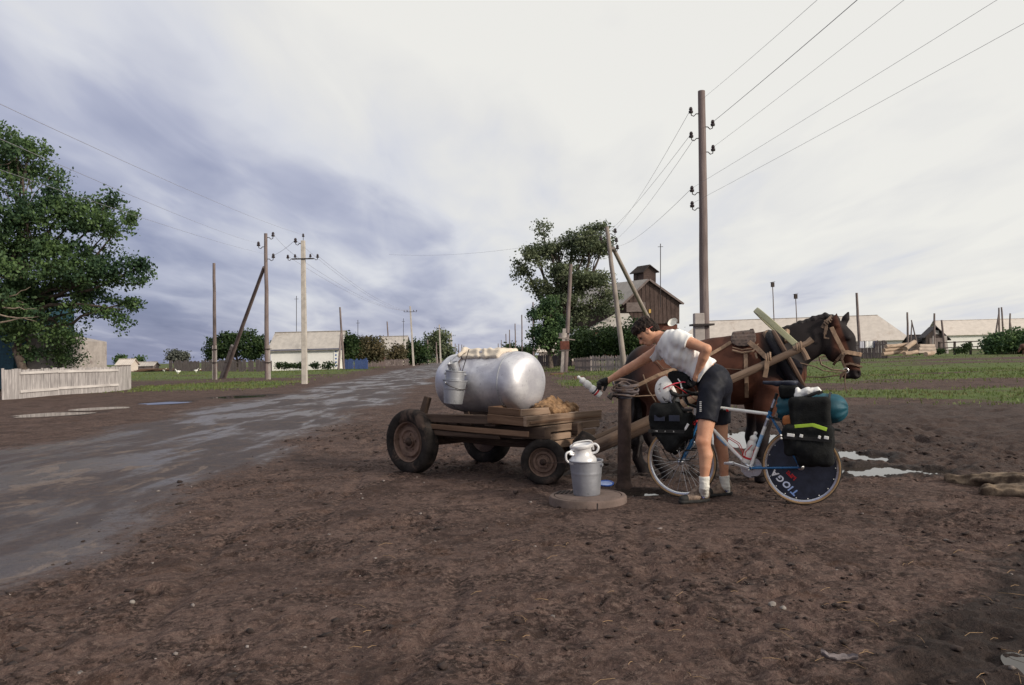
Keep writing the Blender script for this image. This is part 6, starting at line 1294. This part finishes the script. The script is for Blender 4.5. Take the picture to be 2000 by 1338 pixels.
# racks
m = MB()
for s in (-1,1):
    r0_ = RH+BN*.075*s; tf,tr = SCp+BN*.05*s-ZU*.05-BD*.16, RH+ZU*.40+BN*.05*s-BD*.12; tf = RH+ZU*.40+BN*.05*s+BD*.15
    m.tube([SCp-ZU*.02+BN*.02*s,tf,tr],.005,6); m.tube([r0_,tf],.005,6); m.tube([r0_,tr],.005,6); m.tube([r0_,(tf+tr)/2],.005,6)
part('rear_rack',m,BLACKR,bike,True)
m = MB()
for s in (-1,1):
    q = FH+BN*.075*s; m.tube([FH+BN*.055*s,q+ZU*.11-BD*.05,q+ZU*.12-BD*.15],.005,6); m.tube([q+ZU*.12+BD*.16,q+ZU*.12-BD*.16,q+ZU*.02-BD*.10,q+ZU*.02+BD*.10,q+ZU*.12+BD*.16],.005,6)
part('front_rack',m,BLACKR,bike,True)
m = MB(); a_ = BBk.lerp(HB,.30)+ZU*.016; up_ = (SCp-BBk).normalized(); d_ = (HB-BBk).normalized(); nn = BN.cross(d_).normalized(); nn = nn if nn.z>0 else -nn
for s in (-1,1): m.tube([a_-d_*.07+nn*.01,a_+d_*.10+nn*.01,a_+d_*.12+nn*.05+BN*.036*s,a_+d_*.02+nn*.075+BN*.036*s,a_-d_*.06+nn*.05+BN*.03*s,a_-d_*.08+nn*.02],.0038,6)
part('bottle_cage',m,REDP,bike,True)
m = MB(); a2 = BBk.lerp(SCp,.30); d2 = (SCp-BBk).normalized(); n2 = BD
for s in (-1,1): m.tube([a2-d2*.10+n2*.02,a2+d2*.05+n2*.02,a2+d2*.07+n2*.05+BN*.039*s,a2-d2*.0+n2*.085+BN*.039*s,a2-d2*.10+n2*.06+BN*.03*s,a2-d2*.12+n2*.03],.0038,6)
part('bottle_cage',m,REDP,bike,True)
def water_bottle(label,base,ax,band=None,k=1.36):
    ax = V(ax).normalized(); o = thing('water_bottle',label,'bottle',base); m = MB()
    m.lathe([(r_*1.04,z_*k) for r_,z_ in [(0,0),(.034,0),(.0375,.006),(.0375,.075),(.036,.084),(.030,.093),(.030,.099),(.036,.109),(.0372,.122),(.036,.142),(.029,.153),(.0285,.160),(.030,.166)]],base,ax,28); b = part('body',m,PLAS,o,True,auto=60)
    m = MB(); m.lathe([(r_*1.04,z_*k) for r_,z_ in [(.0285,.163),(.0325,.165),(.0325,.178),(.026,.186),(.016,.192),(.013,.20),(.016,.205),(.016,.214),(.010,.22),(0,.22)]],base,ax,24); part('cap',m,PLAS,o,True,auto=40)
    m = MB(); m.lathe([(.0394,.040),(.0400,.041),(.0400,.058),(.0394,.059)],base,ax,28); part('red_stripe',m,REDP,b,True)
    if band:
        m = MB(); m.lathe([(.0394,.066),(.0402,.067),(.0402,.080),(.0394,.081)],base,ax,28); part('dark_stripe',m,NAVY,b,True)
    return o
water_bottle('white water bottle in the red cage on the bicycle frame',a2-d2*.105+n2*.062,d2)
# ---- luggage
def bag(name,label,cat,c,half,mat,seed=0,r=.05,axes=None,wob=.006,extra=None,bite=None):
    c = V(c); ax_ = axes or (BD,BN,ZU); m_ = max(half)+.16; S = SDF(c-V((m_,m_,m_)),c+V((m_,m_,m_)),.010); S.box(c,half,ax_,r,.03)
    if extra: extra(S,c)
    S.wob(wob,18,seed); o = thing(name,label,cat,c-ZU*half[2]); b = S.part('body',mat,o); return o,b
def straps(o,c,half,z,n=2,mat=BLACKR,buck=True):
    for k in range(n):
        u = (k-(n-1)/2)*half[0]*.9; p = V(c)+BD*(u)+BN*(half[1]+.006)+ZU*z; m = MB(); m.beam(p+ZU*.11,p-ZU*.11,.025,.008,BN); s = part('strap',m,mat,o)
        if buck: m = MB(); m.beam(p-ZU*.012+BN*.008,p+ZU*.012+BN*.008,.036,.012,BN); part('buckle',m,PLAS,s,False,.003)
fc = B(1309,836,.17)
for s,lab in ((1,'black front pannier on the near side of the bicycle'),(-1,'black front pannier on the far side of the front wheel')):
    c = fc if s>0 else B(1316,840,-.17); hf = (.18,.085,.235)
    o,b = bag('front_pannier',lab,'pannier',c,hf,BLACKF,3+s,.06,extra=lambda S,c: (S.ell(c+ZU*.12-BD*.02,(.20,.10,.11),(BD,BN,ZU),.05), S.ell(c-ZU*.12-BD*.09,(.10,.09,.10),(BD,BN,ZU),.04), S.ell(c+ZU*.02-BD*.14,(.075,.08,.13),(BD,BN,ZU),.05), S.box(c-ZU*.25+BD*.19,(.16,.25,.11),((BD*.8-ZU*.6),BN,(ZU*.8+BD*.6)),.02,.03,-1), S.box(c-ZU*.25-BD*.22,(.16,.25,.11),((BD*.8+ZU*.6),BN,(ZU*.8-BD*.6)),.02,.03,-1), S.box(c+ZU*.24-BD*.20,(.10,.25,.06),((BD*.8-ZU*.6),BN,(ZU*.8+BD*.6)),.02,.03,-1)))
    if s>0:
        for u,l_ in ((.115,.055),(.02,.018),(-.06,.016)):
            p = c+BD*u+BN*.092-ZU*.02; m = MB(); m.beam(p-BD*l_*.5,p+BD*l_*.5-ZU*.004,.018,.012,BN); part('buckle',m,PLAS,o,False,.003)
        p = c-BD*.145+BN*.085; m = MB(); m.beam(p+BD*.045-ZU*.025,p-BD*.02+ZU*.0,.022,.01,BN); m.beam(p-BD*.02,p-BD*.05+ZU*.05,.022,.01,BN); part('buckle',m,PLAS,o,False,.003)
        m = MB(); p = c+BN*.094-ZU*.022; m.beam(p+BD*.18,p-BD*.16,.03,.008,BN); part('strap',m,BLACKR,o)
        for u in (.07,-.07):
            m = MB(); p = c+BD*u+BN*.103+ZU*.10; m.beam(p-BD*.05,p+BD*.05,.055,.006,BN); part('pocket_patch',m,NAVY,o,False,.002)
hbg = B(1331,742,.02); bag('handlebar_bag','black handlebar bag behind the white helmet','bag',hbg,(.10,.115,.075),BLACKF,9,.03)
rp = B(1580,869,.17)
for s,lab in ((1,'black rear pannier hanging over the disc wheel, near side'),(-1,'black rear pannier on the far side of the disc wheel')):
    c = rp if s>0 else B(1580,872,-.15); hf = (.205,.092,.178); o,b = bag('rear_pannier',lab,'pannier',c,hf,BLACKF,12+s,.05,extra=lambda S,c: (S.ell(c+BN*.05-ZU*.03-BD*.02,(.15,.07,.11),(BD,BN,ZU),.04), S.box(c-ZU*.18+BD*.19,(.10,.2,.09),(BD,BN,ZU),.03,.03,-1)))
    if s>0:
        m = MB(); p = c+BN*.112+ZU*.075; m.beam(p+BD*.19,p-BD*.20-ZU*.02,.03,.008,BN); part('strap',m,BLACKR,o)
        for u,l_ in ((.13,.06),(.045,.026),(-.10,.02),(-.155,.036)): p = c+BD*u+BN*.118+ZU*(.083+.05*u); m = MB(); m.beam(p-BD*l_*.5,p+BD*l_*.5+ZU*.006,.026,.012,BN); part('buckle',m,PLAS,o,False,.003)
        for zz,u in ((.085,.215),(.06,.213)): m = MB(); m.ball(c+BD*u+BN*.09+ZU*zz,.010,8,6); part('rivet',m,PLAS,o,True)
tr_ = B(1585,797,-.03); S = SDF(tr_-V((.5,.4,.25)),tr_+V((.5,.4,.25)),.010); S.cap(tr_+BD*.20,tr_-BD*.165,.122,.132,.03); S.cut(tr_+BD*.285,BD); X,Yy,Z = S.pts(); u = (X-tr_.x)*BD.x+(Yy-tr_.y)*BD.y
w_ = np.arctan2((Z-tr_.z),((X-tr_.x)*BN.x+(Yy-tr_.y)*BN.y)); S.f += (.005*np.sin(w_*9+u*8)*sst(np.abs(u),.12,.28)+.0025*np.sin(u*26+np.sin(w_*3))+.003*np.sin(u*14+w_*3)).astype(np.float32)
o = thing('sleeping_bag_roll','teal stuff sack strapped along the rear rack','stuff sack',tr_-ZU*.12); S.part('body',TEAL,o)
m = MB(); q = tr_-BD*.16
m.tube([q+BN*(.137*math.cos(a))+ZU*(.137*math.sin(a)) for a in np.linspace(0,6.28,24,endpoint=False)],.010,6,closed=True,flat=.6); part('strap',m,BLACKR,o,True)
ub = B(1583,809,.13); o,b = bag('top_bag','black upper bag in front of the teal sack with a lime strap below','bag',ub,(.165,.085,.148),BLACKF,21,.04,wob=.005)
straps(o,ub,(.17,.07,.1),.0,2,BLACKR,False); m = MB(); p0,p1,p2 = B(1552,833,.268),B(1588,830,.275),B(1615,839,.268); m.beam(p0,p1,.028,.008,BN); m.beam(p1-BD*-.002,p2,.030,.008,BN); part('lime_strap',m,LIME,o,False,.002)
ob = B(1538,822,.15); bag('small_pouch','small tan orange pouch tucked behind the seat stay','pouch',ob,(.05,.05,.05),ORNG,23,.03)
sb = B(1540,765,.03); bag('saddle_bag','dark bag slung under the back of the saddle','bag',sb,(.078,.065,.062),BLACKF,24,.03)
m = MB(); p = B(1628,838,.05); m.beam(p,p-BD*.06-ZU*.01,.05,.02); tag(part('tail_strap',m,BLACKR,loc=p,bevel=.004),'loose dark strap end sticking out behind the rear bags','strap')
def old_shoes():
    c = B(1577,768,.10); S = SDF(c-V((.25,.25,.12)),c+V((.25,.25,.14)),.006); S.cap(B(1557,760,.10),B(1560,772,.10),.016,.03,.02); S.cap(B(1560,772,.10),B(1578,768,.10),.032,.03,.03); S.ell(B(1574,762,.1),(.03,.03,.025),(BD,BN,ZU),.03); S.cap(B(1578,766,.12),B(1597,759,.12),.028,.022,.03); S.cap(B(1588,765,.12),B(1601,763,.12),.02,.018,.02); S.wob(.003,50,3)
    o = thing('spare_shoes','crumpled white shoes strapped on top of the rear bags','shoes',c); S.part('upper',PLAS,o); m = MB(); m.tube([B(1572,776,.15),B(1588,770,.16),B(1603,764,.155)],[.014,.016,.010],8); m.beam(B(1596,770,.15),B(1607,765,.14),.03,.02); part('sole',m,BLACKR,o,True)
old_shoes()
# ---- helmet and bungee on the front bag
def helmet():
    c = B(1308,764,.09); fa = (E1*.46-ZU*.89).normalized(); ua = (-E1*.80-ZU*.36-BN*-.42).normalized(); ua = (ua-fa*ua.dot(fa)).normalized(); sa = fa.cross(ua).normalized(); ax_ = (fa,sa,ua)
    S = SDF(c-V((.24,.24,.24)),c+V((.24,.24,.24)),.006); S.ell(c,(.150,.122,.135),ax_,.01); S.ell(c-ua*.03,(.128,.100,.11),ax_,.01,-1); S.cut(c-ua*.035,-ua)
    for (f_,s_) in ((.07,.06),(.07,-.06),(-.06,.06),(-.06,-.06)):
        q = c+fa*f_+sa*s_; d = (fa*f_*1.0+sa*s_*1.3+ua*.08).normalized(); p = c+d*.118; S.box(p,(.036,.008,.03),(fa,sa,ua),.006,.006,-1)
    o = thing('bike_helmet','white cycling helmet hung on the handlebar bag under a red cord','helmet',c); sh = S.part('shell',M('white helmet',(.76,.74,.71),.45,.06,6.),o)
    m = MB(); pts = [c+ax_[1]*(.1185*math.cos(a))+ax_[2]*(.1285*math.sin(a))-fa*.055 for a in np.linspace(.0,3.14,20)]; k = math.sqrt(1-(.055/.15)**2); pts = [c-fa*.055+(p-(c-fa*.055))*(k+.012) for p in pts]; m.tube(pts,.0025,6); part('trim_line',m,BLACKR,sh,True)
    m = MB(); q = c+fa*.08+BN*.10+E1*.0; m.tube([B(1296,777,.20),B(1299,784,.205),B(1309,785,.21),B(1316,780,.20)],.005,6); part('vent_edge',m,IRON,sh,True)
    m = MB(); m.tube([B(1285,774,.12),B(1290,764,.19),B(1301,756,.225),B(1318,749,.20),B(1334,746,.15),B(1345,748,.12)],.0055,7); tag(part('bungee_cord',m,M('red elastic cord',(.62,.06,.10),.6,.1),loc=c,smooth=True),'red elastic cord stretched over the white helmet','cord')
    m = MB(); m.tube([B(1324,740,.15),B(1329,747,.16),B(1331,757,.16)],.006,6); m.ball(B(1332,758,.16),.011,8,6); part('chin_strap',m,PLAS,o,True)
helmet()
# ================================================================ the cyclist
def cyclist():
    o = thing('person','person in white t-shirt and black shorts astride the bicycle, holding out a bottle','person',(G(1385,975).x,7.35,0))
    m,t,b = mat_base('tanned skin'); co = t.coord('Object'); c = t.mix(t.sstep(t.noise(co,5.,5.),.3,.7),(.50,.235,.145),(.62,.335,.215)); c = t.mix(t.m('MULTIPLY',t.sstep(t.noise(co,70.,3.),.5,.7),.22),c,(.28,.115,.065)); t.put(b,'Base Color',c); t.put(b,'Roughness',.5); t.put(b,'Subsurface Weight',.06); t.put(b,'Subsurface Radius',(.02,.008,.004)); t.put(b,'Specular IOR Level',.35); SKM = m
    hipL,hipR = W(1388,765,7.29),W(1403,767,7.53); kneeL,kneeR = W(1374,862,7.19),W(1409,866,7.58); ankL,ankR = W(1376,950,7.20),W(1416,948,7.57)
    pel = W(1395,748,7.41); wai = W(1370,722,7.43); che = W(1327,687,7.50); ucs = W(1306,668,7.54); nkb = W(1294,662,7.565)
    shL,shR = W(1327,661,7.36),W(1288,684,7.76); elL,wrL = W(1380,682,7.20),W(1361,732,7.33); elR,wrR = W(1238,714,7.88),W(1188,743,8.00)
    ax_t = (nkb-pel).normalized(); side = (shR-shL).normalized(); fr2 = ax_t.cross(side).normalized()       # towards the belly or back
    hc = W(1261,645,7.61); eu = V((-.64,.14,.74)).normalized(); ef = V((-.74,.06,-.66)); ef = (ef-eu*ef.dot(eu)).normalized(); el = eu.cross(ef).normalized(); el = el if el.y<0 else -el
    def torso(S,off=0.,arms=True,k=.06):
        S.ell(pel,(.135+off,.165+off,.15+off),(ax_t,side,fr2),k); S.cap(pel,wai,.118+off,.108+off,k,side,.86); S.cap(wai,che,.108+off,.128+off,k,side,.80); S.cap(che,ucs,.128+off,.105+off,k,side,.72)
        S.cap(shL.lerp(shR,.08),shR.lerp(shL,.08),.066+off,.066+off,.07)
    hand_axes = {}
    def hand(S,wr,d,pn,curl=(1.,1.,1.,1.),thumb=1,off=0.,fing=True,plen=.088,fl=1.):
        d = V(d).normalized(); pn = V(pn); pn = (pn-d*pn.dot(d)).normalized(); tt = d.cross(pn).normalized()*thumb
        S.cap(wr,wr+d*plen*.5,.026+off,.030+off,.02,pn,1.15); S.box(wr+d*plen*.55,(plen*.5+off,.040+off,.013+off),(d,tt,pn),.012+off,.02)
        for i,(len_,lat) in enumerate(((.070,.030),(.078,.010),(.072,-.011),(.056,-.031))):
            p = wr+d*plen+tt*lat; ang = .35*curl[i]; r = .0088+off; L = [len_*.45,len_*.32,len_*.26]
            if not fing: L = L[:1]
            dd = d.copy()
            for j,l_ in enumerate(L):
                dd = (d*math.cos(ang)+pn*math.sin(ang)); q = p+dd*(l_*fl); S.cap(p,q,r,r*.92,.008); p = q; ang += .75*curl[i]; r *= .95
        p = wr+d*plen*.28+tt*.034; dd = (d*.55+tt*.62+pn*.45).normalized(); q = p+dd*.038; S.cap(p,q,.0125+off,.0105+off,.012)
        if fing: S.cap(q,q+(dd*.4+d*.55+pn*.55).normalized()*.032,.0105+off,.0088+off,.008)
    botA = (W(1137,743,7.98)-W(1174,774,8.01)).normalized(); botB = W(1172,772,8.01)
    handR = dict(wr=wrR, d=W(1163,752,7.99)-wrR, pn=V((-.25,-.55,-.55)), curl=(1.35,1.4,1.45,1.5), thumb=-1)
    handL = dict(wr=wrL, d=W(1353,752,7.385)-wrL, pn=V((-.75,.3,-.35)), curl=(1.5,1.55,1.6,1.6), thumb=1)
    S = SDF((.86,6.95,-.02),(2.02,8.2,1.72),.0075); torso(S,-.006)
    S.cap(nkb+ax_t*-.02,hc-eu*.055-ef*.02,.064,.058,.03)
    # legs
    for h_,k_,a_,s in ((hipL,kneeL,ankL,1),(hipR,kneeR,ankR,-1)):
        cal = k_.lerp(a_,.30)+V((.018,0,0)); S.cap(h_,h_.lerp(k_,.55),.092,.080,.05); S.cap(h_.lerp(k_,.55),k_,.080,.063,.006); S.cap(k_,k_.lerp(a_,.14)+V((.004,0,0)),.063,.060,.006); S.cap(k_.lerp(a_,.14)+V((.004,0,0)),cal,.060,.0625,.006); S.cap(cal,k_.lerp(a_,.55)+V((.010,0,0)),.0625,.050,.006); S.cap(k_.lerp(a_,.55)+V((.010,0,0)),k_.lerp(a_,.80),.050,.038,.006); S.cap(k_.lerp(a_,.80),a_,.038,.034,.006); S.ell(k_+V((-.038,-.01,.004)),(.030,.034,.040),k=.03)
    # arms
    for s_,e_,w_ in ((shL,elL,wrL),(shR,elR,wrR)):
        S.cap(s_,s_.lerp(e_,.5),.060,.052,.04); S.cap(s_.lerp(e_,.5),e_,.052,.044,.006); S.cap(e_,e_.lerp(w_,.30),.044,.046,.012); S.cap(e_.lerp(w_,.30),e_.lerp(w_,.65),.046,.036,.006); S.cap(e_.lerp(w_,.65),w_,.036,.028,.006)
    hand(S,**handL); hand(S,**handR)
    # head
    ax_h = (ef,el,eu); S.ell(hc,(.098,.076,.094),ax_h,.02); S.ell(hc+ef*.030-eu*.060,(.062,.058,.072),ax_h,.04); S.ell(hc+ef*.062-eu*.112,(.030,.032,.024),ax_h,.03); S.cap(hc-eu*.07-ef*.015+el*.05,hc+ef*.055-eu*.11+el*.018,.018,.018,.03); S.cap(hc-eu*.07-ef*.015-el*.05,hc+ef*.055-eu*.11-el*.018,.018,.018,.03)
    S.cap(hc+ef*.088-eu*.022,hc+ef*.116-eu*.060,.010,.0155,.02); S.ell(hc+ef*.103-eu*.062,(.017,.019,.011),ax_h,.015); S.cap(hc+ef*.085+el*.035-eu*.008,hc+ef*.085-el*.035-eu*.008,.013,.013,.02)
    for s in (-1,1):
        S.ell(hc+ef*.093-eu*.030+el*.033*s,(.014,.017,.011),ax_h,.012,-1); S.ell(hc-ef*.004-eu*.022+el*.078*s,(.019,.009,.032),ax_h,.012); S.ell(hc+ef*.002-eu*.020+el*.086*s,(.009,.005,.017),ax_h,.006,-1)
    S.cap(hc+ef*.094-eu*.088+el*.022,hc+ef*.094-eu*.088-el*.022,.0105,.0105,.012); S.cap(hc+ef*.104-eu*.090+el*.02,hc+ef*.104-eu*.090-el*.02,.0035,.0035,.006,sign=-1)
    S.part('body',SKM,o)
    m = MB()
    for s in (-1,1): m.ball(hc+ef*.087-eu*.030+el*.032*s,.011,10,8)
    part('eye',m,M('eye dark',(.05,.035,.03),.2,.2),o,True)
    # hair: shell over skull and nape, parted by waves
    S = SDF(hc-V((.16,.16,.16)),hc+V((.16,.16,.16)),.005); S.ell(hc+eu*.016-ef*.012,(.107,.089,.104),ax_h,.02); S.ell(hc-ef*.070-eu*.045,(.042,.066,.055),ax_h,.04); S.ell(hc+ef*.060+eu*.062,(.055,.066,.045),ax_h,.04); S.ell(hc+eu*.075-ef*.03,(.07,.06,.04),ax_h,.04)
    S.box(hc+ef*.105-eu*.075,(.075,.14,.085),(ef,el,eu),.03,.02,-1); S.box(hc+ef*.045-eu*.115,(.075,.14,.075),(ef,el,eu),.03,.02,-1)
    for s in (-1,1): S.ell(hc-ef*.006-eu*.030+el*.086*s,(.024,.022,.040),ax_h,.01,-1)
    X,Yy,Z = S.pts(); S.f += (.0028*np.sin(X*120+Z*70+2*np.sin(Yy*60))+.0025*np.sin(Z*130-X*60+Yy*50)+.003*np.sin(X*230+Yy*180+2*np.sin(Z*90))).astype(np.float32); hr = S.part('hair',M('dark brown hair',(.012,.008,.007),.65,.5,30.,col2=(.038,.023,.018),bump=.8,bscale=110.,spec=.2),o)
    m = MB(); pts = [hc-eu*.012+ef*(.104*math.cos(a))+el*(.086*math.sin(a))+eu*(-.018*math.cos(a)) for a in np.linspace(0,6.28,36,endpoint=False)]
    m.tube([hc-ef*.002-eu*.006+el*.086]+[hc-eu*(.010+.018*math.sin(a))-ef*(.104*math.sin(a))+el*(.091*math.cos(a)) for a in np.linspace(.15,2.99,16)]+[hc-ef*.002-eu*.006-el*.086],.008,7,flat=.45); part('headband',m,M('pink red strap',(.62,.16,.15),.6,.15),hr,True)
    # t-shirt
    S = SDF((1.15,6.95,.95),(2.05,8.15,1.72),.0075); torso(S,.008)
    for s_,e_,k_ in ((shL,elL,.36),(shR,elR,.36)):
        cp = s_.lerp(e_,k_); S.cap(s_,s_.lerp(e_,k_*1.5),.076,.074,.05,clip=((cp,e_-s_),))
    S.cap(ucs,nkb+ax_t*.015,.085,.068,.04)
    X,Yy,Z = S.pts(); S.cut(nkb+ax_t*.012+V((0,0,.0)),(ax_t+(hc-nkb).normalized()*.6)); hem = W(1377,728,7.43); S.cut(hem,-ax_t)
    u = (X-pel.x)*ax_t.x+(Yy-pel.y)*ax_t.y+(Z-pel.z)*ax_t.z; w = (X-pel.x)*side.x+(Yy-pel.y)*side.y+(Z-pel.z)*side.z; q = (X-pel.x)*fr2.x+(Yy-pel.y)*fr2.y+(Z-pel.z)*fr2.z
    fold = np.clip(np.sin(u*9+w*7+q*5+.6),0,1); S.f -= (.007*fold*(1-np.abs(np.sin(u*15+w*13+q*9+1.1*np.sin(q*11+u*6))))**4).astype(np.float32)
    S.f += (.0030*np.sin(u*60+w*38+1.8*np.sin(q*25))*sst(u,.0,.15)+.0022*np.sin(u*30-w*70+q*30)+.0028*np.sin(u*95+q*60+1.5*np.sin(w*22))-.010*sst(-u,-.26,-.05)).astype(np.float32)
    S.part('t_shirt',M('white cotton',(.82,.81,.80),.92,.03,7.),o)
    # shorts
    S = SDF((1.6,6.95,.6),(2.12,8.0,1.38),.0075); S.ell(pel,(.145,.176,.160),(ax_t,side,fr2),.05); S.cap(pel,wai.lerp(pel,.25),.128,.116,.05,side,.86); S.ell(W(1404,752,7.36),(.10,.09,.11),k=.06); S.ell(W(1411,752,7.50),(.09,.09,.11),k=.06)
    for h_,k_ in ((hipL,kneeL),(hipR,kneeR)):
        cp = h_.lerp(k_,.60); S.cap(h_,h_.lerp(k_,.9),.113,.088,.05,clip=((cp,k_-h_),))
    S.cut(wai.lerp(pel,.22),ax_t); S.wob(.0016,40,6); sh_ = S.part('shorts',M('navy black lycra',(.008,.009,.016),.6,.3,10.,spec=.22,bump=.2,bscale=150.),o)
    m = MB(); 
    for k in range(6): p = W(1368,785+k*3.6,7.172); m.beam(p-V((.008,-.001,0)),p+V((.010,-.001,.0)),.004,.009,(0,0,1))
    part('leg_print',m,M('grey print',(.32,.32,.34),.6),sh_)
    # gloves: palm and knuckles covered
    GL = M('black glove',(.014,.014,.015),.7,.3,30.,bump=.5)
    for nm,hd in (('R',handR),('L',handL)):
        c = V(hd['wr']); S = SDF(c-V((.20,.20,.20)),c+V((.20,.20,.20)),.005); h2 = dict(hd); hand(S,off=.0045,fing=True,**h2); S.cut(c+V(hd['d']).normalized()*(-.012 if nm=='R' else .05),-V(hd['d'])); S.part('glove',GL,o)
    # socks and shoes
    SOCK = M('white ribbed sock',(.70,.68,.63),.95,.06,30.,bump=.5,bscale=60.)
    for k_,a_,toe,heel,s in ((kneeL,ankL,G(1327,984),G(1383,979),1),(kneeR,ankR,G(1385,970),G(1427,966),-1)):
        S = SDF(a_-V((.2,.2,.12)),a_+V((.2,.2,.2)),.006); S.cap(k_.lerp(a_,.70),a_,.049,.043,.006,clip=((k_.lerp(a_,.77),k_-a_),)); S.cap(a_,V((heel.x,heel.y,0))+(V((toe.x,toe.y,0))-V((heel.x,heel.y,0))).normalized()*.05+V((0,0,.05)),.043,.046,.006); X,Yy,Z = S.pts(); S.f += (.0009*np.sin(Z*190+X*25)+.0012*np.sin(Z*85+X*60)).astype(np.float32); S.part('sock',SOCK,o)
        toe = V((toe.x,toe.y,0)); heel = V((heel.x,heel.y,0)); d = (toe-heel).normalized(); L = (toe-heel).length; L = .295; toe = heel+d*L; n_ = V((-d.y,d.x,0))
        S = SDF(heel-V((.35,.35,.01)),heel+V((.35,.35,.2)),.006); A = lambda u,z,l=0.: heel+d*(L*u)+ZU*z+n_*l
        S.cap(A(.12,.055),A(.45,.055),.040,.044,.03); S.cap(A(.45,.05),A(.86,.040),.044,.034,.03,ZU,1.15); S.cap(A(.10,.08),A(.16,.115),.042,.046,.03); S.cap(A(.2,.10),A(.34,.095),.044,.04,.03); S.cap(A(.22,.105),A(.5,.065),.038,.036,.04); S.cut(A(0,.022),(0,0,-1))
        sh = S.part('shoe',M('tan and black shoe',(.125,.082,.062),.75,.35,26.,col2=(.30,.22,.17),stain=(.022,.018,.018),stain_scale=9.,stain_at=.55),o)
        S = SDF(heel-V((.35,.35,.02)),heel+V((.35,.35,.1)),.005); S.cap(A(.10,.018),A(.45,.018),.043,.047,.02); S.cap(A(.45,.018),A(.90,.018),.047,.038,.02); S.cut(A(0,.032),(0,0,1)); S.cut(A(0,.002),(0,0,-1)); S.part('sole',BLACKR,sh)
        m = MB(); p = A(.40,.082,0); m.beam(A(.30,.045,-.056),A(.34,.112,-.028),.040,.009,n_*-1+ZU); m.beam(A(.34,.116,-.030),A(.34,.116,.030),.040,.009,ZU); m.beam(A(.34,.114,.028),A(.24,.045,.058),.044,.009,n_+ZU); part('strap',m,M('blue black strap',(.030,.035,.12),.6,.2),sh,False,.003)
        S = SDF(heel-V((.35,.35,.01)),heel+V((.35,.35,.2)),.005); S.cap(A(.72,.044),A(.88,.040),.0405,.0365,.02,ZU,1.1,clip=((A(.74,.04),-d),)); S.cut(A(0,.024),(0,0,-1)); S.part('toe_cap',BLACKR,sh)
        m = MB()
        for k in range(4): q = A(.46+.08*k,.092-.012*k); m.tube([q-n_*.024-ZU*.006,q+ZU*.004,q+n_*.024-ZU*.006],.004,5)
        part('lace',m,SOCK,sh,True)
    return botA,botB
botA,botB = cyclist()
water_bottle('white water bottle held out in the gloved hand over the mud',botB,botA,True)
